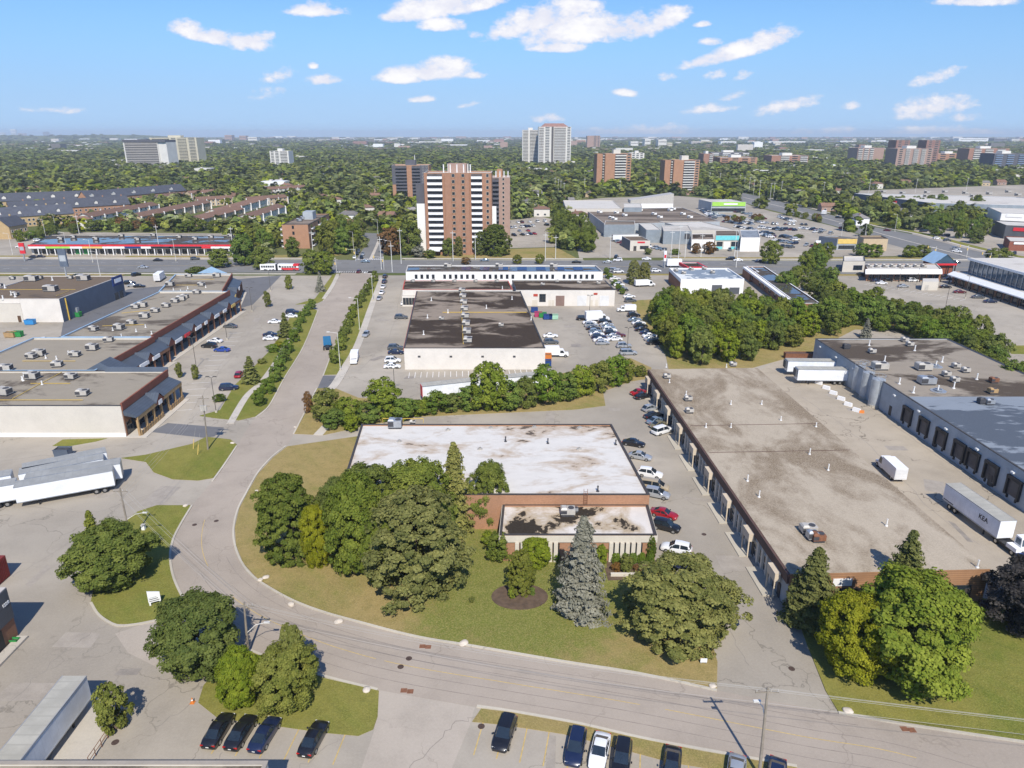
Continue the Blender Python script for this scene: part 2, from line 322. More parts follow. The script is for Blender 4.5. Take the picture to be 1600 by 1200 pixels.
# ------------------------------------------------------------------ helpers
def smooth_path(pts, n=6):
    out = []; k = len(pts)
    for i in range(k-1):
        p0 = pts[max(i-1, 0)]; p1 = pts[i]; p2 = pts[i+1]; p3 = pts[min(i+2, k-1)]
        for j in range(n):
            s = j/n
            out.append(tuple(.5*((2*p1[a]) + (-p0[a]+p2[a])*s + (2*p0[a]-5*p1[a]+4*p2[a]-p3[a])*s*s + (-p0[a]+3*p1[a]-3*p2[a]+p3[a])*s**3) for a in (0, 1)))
    out.append(tuple(pts[-1])); return out
class MB:
    def __init__(s): s.v = []; s.f = []; s.m = []
    def poly(s, pts, mi=0):
        b = len(s.v); s.v += [tuple(p) for p in pts]; s.f.append(tuple(range(b, b+len(pts)))); s.m.append(mi); return s
    def hexa(s, q, mi=0, skip=()):            # q: 8 points, bottom ring 0-3 then top ring 4-7
        b = len(s.v); s.v += [tuple(p) for p in q]
        for i, f in enumerate(((0, 3, 2, 1), (4, 5, 6, 7), (0, 1, 5, 4), (1, 2, 6, 5), (2, 3, 7, 6), (3, 0, 4, 7))):
            if i in skip: continue
            s.f.append(tuple(b+k for k in f)); s.m.append(mi[i] if isinstance(mi, (list, tuple)) else mi)
        return s
    def box(s, x0, x1, y0, y1, z0, z1, mi=0):
        return s.hexa([(x0, y0, z0), (x1, y0, z0), (x1, y1, z0), (x0, y1, z0), (x0, y0, z1), (x1, y0, z1), (x1, y1, z1), (x0, y1, z1)], mi)
    def bar(s, a, b, w, z0, z1, mi=0):        # upright wall-like bar between two ground points
        d = Vector((b[0]-a[0], b[1]-a[1])); L = d.length or 1; n = Vector((-d.y, d.x))/L*w/2
        q = [(a[0]+n.x, a[1]+n.y), (a[0]-n.x, a[1]-n.y), (b[0]-n.x, b[1]-n.y), (b[0]+n.x, b[1]+n.y)]
        return s.hexa([(*p, z0) for p in q]+[(*p, z1) for p in q], mi)
    def prism(s, pl, z0, z1, mt=0, ms=None):
        ms = mt if ms is None else ms; n = len(pl)
        s.poly([(x, y, z1) for x, y in pl], mt)
        for i in range(n):
            a, b = pl[i], pl[(i+1) % n]; s.poly([(*a, z0), (*b, z0), (*b, z1), (*a, z1)], ms)
        return s
    def tube(s, a, b, r0, r1=None, n=8, mi=0, cap=True):
        a, b = Vector(a), Vector(b); r1 = r0 if r1 is None else r1
        d = (b-a).normalized(); x = d.orthogonal().normalized(); y = d.cross(x)
        k = len(s.v)
        for p, r in ((a, r0), (b, r1)):
            for i in range(n):
                w = 2*math.pi*i/n; s.v.append(tuple(p+x*math.cos(w)*r+y*math.sin(w)*r))
        for i in range(n):
            j = (i+1) % n; s.f.append((k+i, k+j, k+n+j, k+n+i)); s.m.append(mi)
        if cap:
            s.f.append(tuple(k+n-1-i for i in range(n))); s.m.append(mi); s.f.append(tuple(k+n+i for i in range(n))); s.m.append(mi)
        return s
    def mesh(s, name, mats, smooth=False):
        me = bpy.data.meshes.new(name); me.from_pydata(s.v, [], s.f)
        for m in (mats if isinstance(mats, (list, tuple)) else [mats]): me.materials.append(MATS[m] if isinstance(m, str) else m)
        me.polygons.foreach_set('material_index', s.m)
        if smooth: me.polygons.foreach_set('use_smooth', [True]*len(s.f))
        me.update(); return me
    def build(s, name, mats, parent=None, smooth=False, loc=(0, 0, 0)):
        return put(name, s.mesh(name, mats, smooth), parent, loc)
def put(name, me, parent=None, loc=(0, 0, 0), rz=0.0, scale=None):
    o = bpy.data.objects.new(name, me); COL.objects.link(o); o.location = loc; o.rotation_euler = (0, 0, rz)
    if scale: o.scale = scale
    if parent: o.parent = parent
    return o
def tag(o, label=None, cat=None, group=None, kind=None):
    if label: o['label'] = label
    if cat: o['category'] = cat
    if group: o['group'] = group
    if kind: o['kind'] = kind
    return o
def thing(name, label, cat, loc=(0, 0, 0), rz=0.0, group=None):
    o = bpy.data.objects.new(name, None); COL.objects.link(o); o.empty_display_size = .5
    o.location = loc if len(loc) == 3 else (*loc, 0); o.rotation_euler = (0, 0, rz)
    return tag(o, label, cat, group)
def W2(pl): return [P(*p) for p in pl]
def ccw(pl):
    a = sum(pl[i][0]*pl[(i+1) % len(pl)][1]-pl[(i+1) % len(pl)][0]*pl[i][1] for i in range(len(pl)))
    return pl if a > 0 else pl[::-1]
def slab(name, pl, z0, z1, mat, parent=None):
    o = MB().prism(ccw(pl), z0, z1).build(name, mat, parent)
    if not parent: tag(o, kind='structure')
    return o
def sheet(name, pl, z, mat, parent=None):
    o = MB().poly([(x, y, z) for x, y in ccw(pl)]).build(name, mat, parent)
    if not parent: tag(o, kind='structure')
    return o
def ribbon(path, w, off=0.0):                # polygon strip along a path
    L, Rr = [], []
    for i, p in enumerate(path):
        a = path[max(i-1, 0)]; b = path[min(i+1, len(path)-1)]
        d = Vector((b[0]-a[0], b[1]-a[1])).normalized(); n = Vector((-d.y, d.x))
        L.append((p[0]+n.x*(off+w/2), p[1]+n.y*(off+w/2))); Rr.append((p[0]+n.x*(off-w/2), p[1]+n.y*(off-w/2)))
    return L, Rr
def strip(name, path, w, z, mat, parent=None, off=0.0, h=None):
    L, Rr = ribbon(path, w, off); mb = MB()
    for i in range(len(path)-1):
        if h is None: mb.poly([(*Rr[i], z), (*Rr[i+1], z), (*L[i+1], z), (*L[i], z)])
        else: mb.hexa([(*Rr[i], z), (*Rr[i+1], z), (*L[i+1], z), (*L[i], z), (*Rr[i], h), (*Rr[i+1], h), (*L[i+1], h), (*L[i], h)])
    o = mb.build(name, mat, parent)
    if not parent: tag(o, kind='structure')
    return o
def inside(x, y, pl):
    r = False; j = len(pl)-1
    for i in range(len(pl)):
        xi, yi = pl[i]; xj, yj = pl[j]
        if (yi > y) != (yj > y) and x < (xj-xi)*(y-yi)/(yj-yi)+xi: r = not r
        j = i
    return r

# ------------------------------------------------------------------ the setting
KEEP = []                                    # world polygons where no tree may stand
def keep(pl): KEEP.append((min(p[0] for p in pl), max(p[0] for p in pl), min(p[1] for p in pl), max(p[1] for p in pl), pl)); return pl
g = MB(); xs = [-16000, -3000, -600, 0, 600, 3000, 16000]; ys = [-200, 100, 400, 1500, 4000, 9000, 15000]
for i in range(6):
    for j in range(6): g.poly([(xs[i], ys[j], -.06), (xs[i+1], ys[j], -.06), (xs[i+1], ys[j+1], -.06), (xs[i], ys[j+1], -.06)])
tag(g.build('ground', 'field'), kind='structure')

# low ridge on the left skyline
def ridge(name, pts, Y, depth, mat):
    mb = MB()
    for i in range(len(pts)-1):
        (x0, z0), (x1, z1) = pts[i], pts[i+1]
        mb.poly([(x0, Y, -1), (x1, Y, -1), (x1, Y+depth, z1), (x0, Y+depth, z0)]); mb.poly([(x0, Y+depth, z0), (x1, Y+depth, z1), (x1, Y+3*depth, -1), (x0, Y+3*depth, -1)])
    return tag(mb.build(name, mat), kind='structure')
YR = 6200
prof = [(-80, 218), (0, 211.5), (60, 212), (110, 211.5), (160, 210.5), (220, 211), (260, 215), (330, 217.5), (420, 218), (440, 216.5), (500, 218.5)]
ridge('hills', [(ray(x, y)[0]/ray(x, y)[1]*(YR+900), max(ZAT(x, y, YR+900), 2)) for x, y in prof], YR, 900, 'field')

pave = slab('parking_lot', [(-330, 20), (330, 20), (330, P(1600, 428)[1]), (-330, P(0, 432)[1])], -.5, 0, 'asphalt_lot')
# foreground road
inner = [(1720, 1178), (1600, 1160), (1420, 1133), (1310, 1114), (1120, 1079), (1000, 1053), (880, 1034), (740, 1010), (650, 995), (560, 972), (500, 955), (450, 935), (400, 905), (378, 880), (367, 852), (365, 825), (372, 795), (385, 770), (402, 740), (425, 714), (447, 697), (459, 678), (480, 637), (495, 607), (505, 587), (535, 512), (565, 460), (582, 431), (590, 424)]
outer = [(1700, 1290), (1400, 1226), (1245, 1198), (1100, 1172), (1000, 1153), (900, 1130), (800, 1112), (742, 1104), (590, 1078), (510, 1058), (440, 1036), (380, 1012), (330, 982), (290, 943), (272, 905), (266, 872), (270, 845), (282, 820), (300, 790), (332, 752), (350, 727), (370, 697), (385, 672), (400, 652), (420, 635), (445, 590), (475, 540), (497, 485), (505, 470), (517, 455), (530, 431), (534, 424)]
wi = smooth_path(W2(inner)); wo_ = smooth_path(W2(outer))
road = sheet('road', wi + wo_[::-1], .012, 'asphalt_road')
# yellow centre line, faded in stretches
cl = smooth_path(W2([(1600, 1235), (1400, 1176), (1250, 1150), (1000, 1101), (800, 1068), (650, 1043), (560, 1022), (480, 995), (400, 958), (350, 920), (325, 885), (315, 850), (320, 812), (338, 772), (362, 735), (395, 695), (425, 655), (455, 600), (505, 500), (540, 440)]))
for a, b in ((5, 17), (18, 33), (34, 52), (60, 72)):
    strip('lane_line', cl[a:b+1], .09, .018, 'paint_yellow', road)
# sealed joints and wheel tracks along the carriageway
ctr = [((wi[min(len(wi)-1, int(i*len(wi)/90))][0]+wo_[min(len(wo_)-1, int(i*len(wo_)/90))][0])/2, 0) for i in range(2)]
plain('tar', (.235, .20, .17), .8, .3, .8)
for off_, seg in ((1.1, (2, 60)), (-1.3, (0, 55)), (2.6, (4, 50)), (-3.0, (8, 62))): strip('tar_seam', cl[seg[0]:seg[1]], .07, .0165, 'tar', road, off_+.15)
# kerbs
def kerb(px, w=.32, world=None): return strip('kerb', world or smooth_path(W2(px), 5), w, 0, 'kerb_concrete', road, 0, .14)
kerb([(1120, 1079), (1000, 1053), (880, 1034), (740, 1010), (650, 995), (560, 972), (500, 955), (450, 935), (400, 905), (378, 880), (367, 852), (365, 825), (372, 795), (385, 770), (402, 740), (425, 714), (447, 697)])
kerb([(1720, 1178), (1600, 1160), (1420, 1133), (1310, 1114)]); kerb([(459, 678), (480, 637), (495, 607)]); kerb([(505, 587), (535, 512), (565, 460), (582, 431)])
kerb([(1245, 1198), (1100, 1172), (1000, 1153), (900, 1130), (800, 1112), (745, 1104)]); kerb([(590, 1078), (510, 1058), (440, 1036), (380, 1012)])
kerb([(290, 943), (272, 905), (266, 872), (270, 845), (282, 820), (300, 790)]); kerb([(332, 752), (350, 727), (370, 697)]); kerb([(400, 652), (420, 635), (445, 590), (475, 540), (497, 485)]); kerb([(505, 470), (517, 455), (530, 431)])
kerb([(288, 946), (250, 968), (205, 977), (180, 977), (155, 962), (142, 942)])
# lawns
def lawn(px, mat='lawn_green', z=.10): return slab('lawn', keep(smooth_closed(W2(px))), 0, z, mat)
def smooth_closed(p): return p
lawn([(449, 698), (560, 682), (560, 700), (790, 720), (1020, 872), (1030, 884), (1062, 902), (1100, 960), (1121, 1035), (1120, 1076), (1000, 1051), (880, 1032), (740, 1008), (650, 993), (560, 970), (500, 953), (450, 933), (402, 904), (380, 880), (369, 852), (367, 825), (374, 795), (387, 770), (404, 740), (427, 715)], 'lawn_dry')
lawn([(190, 716), (228, 711), (300, 694), (322, 683), (360, 687), (370, 695), (350, 726), (333, 747), (310, 751), (270, 749), (240, 738), (228, 722)])
lawn([(195, 815), (215, 800), (245, 790), (298, 790), (281, 820), (268, 845), (265, 872), (271, 905), (288, 943), (250, 966), (205, 975), (180, 975), (157, 961), (142, 941), (150, 900), (175, 850)], 'lawn_green')
lawn([(380, 1014), (440, 1038), (505, 1060), (592, 1080), (590, 1120), (583, 1140), (560, 1150), (505, 1145), (420, 1133), (340, 1122), (310, 1098), (318, 1072), (345, 1040)])
lawn([(752, 1108), (800, 1114), (900, 1132), (1000, 1155), (1100, 1175), (1200, 1192), (1245, 1200), (1240, 1222), (1100, 1200), (1050, 1192), (950, 1165), (880, 1147), (780, 1132), (738, 1128)], 'lawn_dry')
lawn([(1310, 1113), (1420, 1131), (1600, 1158), (1720, 1176), (1720, 1000), (1620, 960), (1500, 925), (1240, 925), (1236, 940), (1262, 1010), (1290, 1080)], 'lawn_green')
lawn([(82, 697), (98, 687), (168, 685), (150, 690), (110, 697)], z=.05)
lawn([(505, 586), (534, 585), (556, 552), (575, 500), (592, 437), (582, 432), (565, 461), (535, 513)], 'lawn_green')
lawn([(460, 678), (482, 637), (496, 607), (524, 607), (560, 622), (640, 628), (760, 610), (850, 590), (985, 560), (1018, 575), (1012, 592), (985, 596), (942, 612), (946, 634), (900, 640), (640, 652), (560, 668), (505, 680)], 'lawn_dry')
lawn([(312, 650), (344, 641), (366, 603), (400, 570), (424, 546), (440, 522), (455, 492), (487, 481), (496, 486), (474, 541), (444, 590), (419, 635), (399, 651), (373, 657), (340, 654)], 'lawn_green')
lawn([(462, 476), (492, 467), (520, 429), (529, 431), (516, 455), (504, 470), (496, 474)], 'lawn_green')
lawn([(985, 470), (1050, 466), (1180, 488), (1262, 492), (1300, 450), (1345, 470), (1420, 482), (1480, 498), (1545, 538), (1610, 600), (1720, 680), (1620, 655), (1560, 605), (1440, 535), (1395, 515), (1335, 515), (1272, 548), (1165, 578), (1045, 578), (1040, 555), (1015, 520)], 'lawn_dry', .06)
lawn([(1572, 540), (1720, 540), (1720, 556), (1580, 553)], 'lawn_green', .06)
walk = [(498, 617), (520, 605), (540, 573), (560, 537), (580, 480), (597, 434)]
strip('sidewalk', smooth_path(W2(walk)), 2.2, 0, 'concrete_walk', None, 0, .115)
strip('sidewalk', smooth_path(W2([(360, 662), (385, 620), (410, 596), (432, 565), (446, 540), (462, 512)])), 1.6, 0, 'concrete_walk', None, 0, .112)
strip('sidewalk', smooth_path(W2([(506, 467), (520, 445), (528, 428)])), 1.5, 0, 'concrete_walk', None, 0, .112)
strip('sidewalk', W2([(497, 680), (510, 666)]), 2.0, 0, 'concrete_walk', None, 0, .112)
# darker and lighter patches of paving
def patch(px, mat, z=.008): return sheet('pavement', W2(px), z, mat)
patch([(235, 675), (262, 661), (350, 668), (335, 682), (318, 684)], 'asphalt_dark')
patch([(395, 476), (440, 430), (200, 452), (100, 497), (95, 525), (0, 560), (0, 600), (60, 572)], 'asphalt_dark', .006)
patch([(1000, 610), (1190, 577), (1240, 548), (1274, 552), (1405, 650), (1530, 735), (1620, 800), (1620, 905), (1545, 900)], 'asphalt_yard', .007)
patch([(505, 587), (528, 587), (518, 609), (496, 607)], 'asphalt_dark', .014)
patch([(180, 990), (245, 968), (300, 950), (330, 985), (390, 1022), (345, 1040), (250, 1045), (200, 1020)], 'drive_concrete', .009)
patch([(362, 484), (386, 483), (373, 491)], 'asphalt_dark')
patch([(592, 1078), (742, 1105), (735, 1130), (700, 1215), (560, 1215), (585, 1140)], 'drive_concrete', .006)
slab('pavement', W2([(75, 1200), (92, 1145), (150, 1075), (172, 1130), (140, 1200)]), 0, .02, 'concrete_walk')
# repaired strips and tar patches in the lots
pr_ = random.Random(12); plain('tar_patch', (.265, .235, .20), .9, .2, .6); plain('new_patch', (.335, .295, .245), .9, .15, .6)
for (x, y) in ((120, 1000), (40, 1080), (860, 1190), (1090, 780), (1150, 880), (700, 655), (860, 650), (960, 640), (640, 590), (590, 560), (600, 500), (900, 540), (960, 575), (890, 510), (330, 600), (280, 560), (400, 500), (440, 450), (350, 470), (60, 900), (200, 1050), (60, 1150), (1330, 640), (1400, 700), (1460, 760), (1500, 830), (1380, 780), (1300, 620), (160, 770), (250, 775), (120, 690)):
    X, Y = P(x, y); w, d, a_ = pr_.uniform(1, 4), pr_.uniform(.4, 2.2), pr_.choice((0, .05, 1.5, pr_.uniform(0, 3))); c_, s_ = math.cos(a_), math.sin(a_)
    sheet('repair_patch', [(X+c_*u-s_*v, Y+s_*u+c_*v) for u, v in ((-w, -d*pr_.uniform(.6, 1)), (w*pr_.uniform(.7, 1), -d), (w, d*pr_.uniform(.6, 1)), (-w*pr_.uniform(.7, 1), d))], .0105, pr_.choice(('tar_patch', 'new_patch', 'new_patch')), pave)
for pth in (((20, 900), (90, 860), (190, 790)), ((0, 1110), (100, 1020), (160, 980), (240, 960)), ((240, 1140), (300, 1100), (330, 1080)), ((330, 1200), (345, 1178)), ((470, 1200), (520, 1160), (545, 1148)), ((640, 1205), (700, 1140), (742, 1120)), ((1100, 900), (1130, 960), (1170, 1040)), ((960, 575), (900, 560), (860, 580)), ((560, 580), (610, 520), (630, 440)), ((300, 640), (360, 560), (430, 470)), ((320, 600), (400, 505)), ((1250, 620), (1350, 690), (1450, 790), (1530, 850)), ((1300, 600), (1420, 680), (1560, 780)), ((30, 790), (150, 800), (260, 760)), ((0, 720), (120, 705), (230, 690))):
    pts_ = [(x+pr_.uniform(-.4, .4), y+pr_.uniform(-.4, .4)) for x, y in smooth_path(W2(pth), 9)]; strip('tar_seam', pts_, .09, .0112, 'tar_patch', pave)
# arterial road, its far boulevard and side roads
AY0, AY1 = P(800, 427)[1], P(800, 406.5)[1]
SK = -.012                                    # slight skew of the arterial
def art(x, y): return (x, y + SK*x)
arterial = sheet('arterial_road', keep([art(-520, AY0), art(520, AY0), art(520, AY1), art(-520, AY1)]), .012, 'asphalt_arterial')
ym = (AY0+AY1)/2
for k, dy in enumerate((-.15, .15)): strip('lane_line', [art(-520, ym+dy), art(-95, ym+dy)], .14, .02, 'paint_yellow', arterial); strip('lane_line', [art(-40, ym+dy), art(520, ym+dy)], .14, .02, 'paint_yellow', arterial)
for q in (.25, .75):
    mb = MB(); yl = AY0+(AY1-AY0)*q; x = -420
    while x < 420:
        if not -85 < x < -50: mb.poly([(*art(x, yl-.08), .02), (*art(x+3, yl-.08), .02), (*art(x+3, yl+.08), .02), (*art(x, yl+.08), .02)])
        x += 9
    mb.build('lane_line', 'paint_white', arterial)
strip('kerb', [art(-520, AY1), art(-88, AY1)], .4, 0, 'kerb_concrete', arterial, 0, .14); strip('kerb', [art(-54, AY1), art(36, AY1)], .4, 0, 'kerb_concrete', arterial, 0, .14); strip('kerb', [art(75, AY1), art(520, AY1)], .4, 0, 'kerb_concrete', arterial, 0, .14)
strip('sidewalk', [art(-520, AY1+4), art(-90, AY1+4)], 3.0, 0, 'concrete_walk', None, 0, .11); strip('sidewalk', [art(-56, AY1+4), art(36, AY1+4)], 3.0, 0, 'concrete_walk', None, 0, .11); strip('sidewalk', [art(78, AY1+4), art(300, AY1+4)], 3.0, 0, 'concrete_walk', None, 0, .11)
strip('sidewalk', [art(-300, AY0-3), art(-98, AY0-3)], 2.2, 0, 'concrete_walk', None, 0, .11); strip('lawn', [art(-330, AY0-6), art(-175, AY0-6)], 2.5, 0, 'lawn_dry', None, 0, .1)
strip('lawn', [art(-42, AY0-2.5), art(230, AY0-2.5)], 3.5, 0, 'lawn_dry', None, 0, .1)
# zebra crossing and stop line at the junction
cw = thing('x', 'x', 'x'); bpy.data.objects.remove(cw)
a, b = P(521, 425.5), P(575, 425.5); mb = MB(); n = 15
for i in range(n):
    x = a[0]+(b[0]-a[0])*(i+.25)/n; w = (b[0]-a[0])/n*.5
    mb.poly([(x, a[1]-.4, .022), (x+w, a[1]-.4, .022), (x+w, a[1]+2.0, .022), (x, a[1]+2.0, .022)])
mb.build('crosswalk', 'paint_white', arterial)
a, b = P(556, 405), P(598, 405); mb = MB()
for i in range(n):
    x = a[0]+(b[0]-a[0])*(i+.25)/n; w = (b[0]-a[0])/n*.5
    mb.poly([(x, a[1]-1.5, .022), (x+w, a[1]-1.5, .022), (x+w, a[1]+1.5, .022), (x, a[1]+1.5, .022)])
mb.build('crosswalk', 'paint_white', arterial)
side_road = sheet('side_road', keep(smooth_path(W2([(555, 407), (563, 395), (572, 383), (578, 374), (565, 370), (535, 366)])) + smooth_path(W2([(535, 362), (575, 364), (600, 366), (606, 374), (600, 392), (598, 407)]))), .010, 'asphalt_arterial')
strip('lane_line', smooth_path(W2([(579, 405), (586, 390), (592, 376)])), 1.6, .016, 'concrete_walk', side_road)
diag_n = smooth_path(W2([(1150, 299), (1195, 309), (1275, 329), (1350, 351), (1425, 366), (1512, 389), (1590, 405), (1640, 407)]))
diag_s = smooth_path(W2([(1640, 428), (1545, 424), (1450, 398), (1375, 377), (1300, 352), (1200, 327), (1150, 313)]))
diag = sheet('cross_street', keep(diag_n+diag_s), .018, 'asphalt_arterial')
dm = smooth_path(W2([(1160, 308), (1235, 327), (1325, 351), (1400, 372), (1480, 393), (1530, 406)]))
strip('median', dm, 1.2, 0, 'concrete_walk', diag, 0, .15)
strip('sidewalk', diag_n[6:], 2.6, 0, 'concrete_walk', None, 4, .11)
strip('lawn', diag_n[6:], 5, 0, 'lawn_green', None, 8.5, .09)
lots = {'strip': [(-60, 411), (345, 409), (362, 394), (360, 365), (40, 362), (-60, 390)], 'mall': [(885, 314), (905, 403), (1190, 402), (1340, 401), (1465, 399), (1445, 396), (1370, 376), (1300, 353), (1200, 329), (1150, 314), (1060, 306), (950, 309)],
 'tower': [(790, 388), (868, 386), (872, 345), (845, 338), (790, 345)], 'north': [(1420, 392), (1590, 402), (1640, 402), (1640, 330), (1560, 345), (1490, 352), (1430, 356), (1425, 366)], 'box': [(1330, 318), (1700, 345), (1700, 285), (1335, 298)]}
for k, px in lots.items(): sheet('parking_lot', keep(W2(px)), .006, 'asphalt_lot')
slab('lawn', keep([art(-35, AY1+6), art(33, AY1+6), P(870, 387), P(600, 396)]), 0, .08, 'lawn_dry')
slab('lawn', keep([art(-230, AY1+6), art(-95, AY1+6), P(545, 396), P(380, 400)]), 0, .08, 'lawn_dry')
strip('lawn', [art(82, AY1+8), art(225, AY1+8)], 4, 0, 'lawn_dry', None, 0, .1)
strip('lawn', [art(-300, AY1+9), art(-235, AY1+9)], 3, 0, 'lawn_dry', None, 0, .1); strip('lawn', [art(-200, AY1+9), art(-115, AY1+9)], 3, 0, 'lawn_dry', None, 0, .1)
# painted stall lines
def stalls(a, b, n, length, dirpx=None, ang=None, mat='paint_white', parent=None):
    A, B = P(*a), P(*b); mb = MB(); d = Vector((B[0]-A[0], B[1]-A[1])).normalized()
    nn = Vector((-d.y, d.x)) if ang is None else Vector((math.cos(ang), math.sin(ang)))
    for i in range(n+1):
        x = A[0]+(B[0]-A[0])*i/n; y = A[1]+(B[1]-A[1])*i/n
        q = [(x-d.x*.06, y-d.y*.06), (x+d.x*.06, y+d.y*.06), (x+d.x*.06+nn.x*length, y+d.y*.06+nn.y*length), (x-d.x*.06+nn.x*length, y-d.y*.06+nn.y*length)]
        mb.poly([(*p, .012) for p in q])
    mb.build('stall_lines', mat, parent or pave)
stalls((640, 582), (840, 577), 22, -4.5); stalls((300, 640), (380, 520), 14, 4.5); stalls((330, 1178), (520, 1195), 5, 5.0, mat='paint_yellow'); stalls((740, 1180), (1240, 1260), 13, 4.5, mat='paint_yellow'); 
stalls((1350, 445), (1500, 470), 16, 5); stalls((110, 490), (190, 458), 9, 4, mat='paint_yellow')
for a, b in (((1130, 330), (1240, 342)), ((1150, 345), (1290, 358)), ((1180, 358), (1300, 368))): stalls(a, b, 24, 5)
# catch basins, manhole covers
for i, (x, y) in enumerate(((660, 1010), (669, 1011), (631, 1079), (641, 1080.5), (1413, 1139), (1425, 1141))):
    X = P(x, y); MB().box(-.36, .36, -.32, .32, 0, .03).build('catch_basin', 'rust', road, loc=(*X, .01))
for x, y in ((639, 1029), (626, 1042), (338, 814), (304, 820), (1237, 1045), (752, 1135), (403, 837), (180, 1160), (1100, 835)):
    X = P(x, y); MB().tube((0, 0, 0), (0, 0, .02), .38, n=16).build('manhole_cover', 'iron', road, loc=(*X, .012))
slab('gravel_bed', [(P(812, 936)[0]+3.9*math.cos(k*.2618), P(812, 933)[1]+2.9*math.sin(k*.2618)) for k in range(24)], 0, .16, 'mulch')
slab('gravel_bed', W2([(948, 878), (1030, 876), (1030, 887), (948, 890)]), 0, .13, 'mulch')
slab('gravel_bed', W2([(945, 888), (1000, 888), (995, 906), (950, 908)]), 0, .12, 'mulch')

# ------------------------------------------------------------------ trees
def leaf_mesh(name, C, N, S, tint, mat, asp=.8, seed=0):
    r = np.random.RandomState(seed); n = len(C)
    N = N/np.maximum(np.linalg.norm(N, axis=1, keepdims=True), 1e-6)
    t = np.cross(N, r.normal(size=(n, 3))); t /= np.maximum(np.linalg.norm(t, axis=1, keepdims=True), 1e-6); b = np.cross(N, t)
    S = S[:, None]*.5; T = t*S; B = b*S*asp
    V = np.empty((n, 4, 3)); V[:, 0] = C-T-B*.6; V[:, 1] = C+T*.7-B; V[:, 2] = C+T+B*.7; V[:, 3] = C-T*.6+B
    me = bpy.data.meshes.new(name); me.vertices.add(4*n); me.vertices.foreach_set('co', V.ravel().astype(np.float32))
    me.loops.add(4*n); me.loops.foreach_set('vertex_index', np.arange(4*n, dtype=np.int32))
    me.polygons.add(n); me.polygons.foreach_set('loop_start', np.arange(0, 4*n, 4, dtype=np.int32))
    at = me.attributes.new('tint', 'FLOAT', 'POINT'); at.data.foreach_set('value', np.repeat(np.clip(tint, 0, 1), 4).astype(np.float32))
    me.materials.append(mat); me.update(); me.validate(); return me
def sph(r, n):
    d = r.normal(size=(n, 3)); return d/np.linalg.norm(d, axis=1, keepdims=True)
def crown_round(name, seed, ncl, per, leaf, mat, low=.06, clr=.2, b0=.62, wide=.36, jag=.25, flat=.72, jit=.34, cro=.35):   # canonical crown: 10 m tall tree, 10 m wide
    r = np.random.RandomState(seed); k = ncl
    s = r.uniform(0, 1, k)**.85*.95; a = r.uniform(0, 2*math.pi, k)
    lo = b0+(1-b0)*np.sin(np.minimum(1, s/wide)*math.pi/2); up = np.sqrt(np.maximum(0, 1-(np.maximum(s-wide, 0)/(1-wide))**2))
    pr = lo*up*(1+jag*(np.sin(a*2+seed)*.4+np.sin(a*3+s*6+seed*2)*.5+np.sin(a*5-s*9+seed)*.35)); fill = np.where(np.arange(k) < k//6, r.uniform(.2, .6, k), r.uniform(.62, 1.0, k))
    cen = np.stack([np.cos(a)*pr*fill*4.3, np.sin(a)*pr*fill*4.3, 10*low+10*(1-low)*s*.95], 1)
    d = np.stack([np.cos(a)*up*.9, np.sin(a)*up*.9, np.clip((s-wide*.6)*1.7, -.5, 1)], 1); d /= np.linalg.norm(d, axis=1, keepdims=True)
    cr = clr*5*r.uniform(.5, 1.35, k); Cs, Ns, Ts = [], [], []
    for i in range(k):
        q = sph(r, per); q += d[i]*.6+np.array([0, 0, .25]); q /= np.linalg.norm(q, axis=1, keepdims=True)
        rr = cr[i]*r.uniform(.5, 1.08, (per, 1))
        Cs.append(cen[i]+q*rr*np.array([1, 1, flat])); Ns.append(q*(.95-cro)+d[i]*cro+np.array([0, 0, .1])+r.normal(size=(per, 3))*jit)
        Ts.append(np.full(per, r.uniform(.12, .8))+r.normal(size=per)*.2)
    C = np.concatenate(Cs); rad = np.percentile(np.hypot(C[:, 0], C[:, 1]), 99.3); C[:, :2] *= 5/rad
    C[:, 2] *= 10/np.percentile(C[:, 2], 99.6); C[:, 2] = np.maximum(C[:, 2], .2)
    return leaf_mesh(name, C, np.concatenate(Ns), leaf*r.uniform(.45, 1.35, len(C)), np.concatenate(Ts), mat, .8, seed)
def crown_cone(name, seed, tiers, per, leaf, mat, droop=.35, power=.85, low=.04, sub=5):   # 10 m tall, 5 m wide spruce
    r = np.random.RandomState(seed); Cs, Ns, Ts = [], [], []
    for i in range(tiers):
        f = (i+.3)/tiers; z = 10*(low+(1-low)*f); L = 2.5*(1-f)**power*r.uniform(.85, 1.1)+.12
        nb = max(5, int(9+9*(1-f)))
        for j in range(nb):
            a = 2*math.pi*(j+r.uniform(-.3, .3))/nb+i*1.3; Lj = L*r.uniform(.55, 1.15)*(1+.16*math.sin(a*2+seed+i*.35))
            dirv = np.array([math.cos(a), math.sin(a), 0]); sd = np.array([-math.sin(a), math.cos(a), 0]); tn = r.uniform(.2, .8)
            m = max(3, int(sub*(Lj/1.4)+2)); s = (np.arange(m)+.6)/m
            base = dirv*(s*Lj)[:, None]; base[:, 2] += z-droop*s**1.3*Lj+.18*Lj*s**3
            for q in range(per):
                w = r.uniform(-1, 1, m)[:, None]*sd*(.10+.26*np.sin(s*2.6)*Lj*.5)[:, None]
                o = base+w; o[:, 2] += r.uniform(-.12, .08, m)
                Cs.append(o); Ns.append(np.tile(np.array([0, 0, 1.0])*.7+dirv*.55, (m, 1))+r.normal(size=(m, 3))*.4); Ts.append(tn+(s-.4)*.35+r.normal(size=m)*.12)
    C = np.concatenate(Cs); C[:, 2] = np.maximum(C[:, 2], .1)
    return leaf_mesh(name, C, np.concatenate(Ns), leaf*r.uniform(.7, 1.25, len(C)), np.concatenate(Ts), mat, .55, seed)
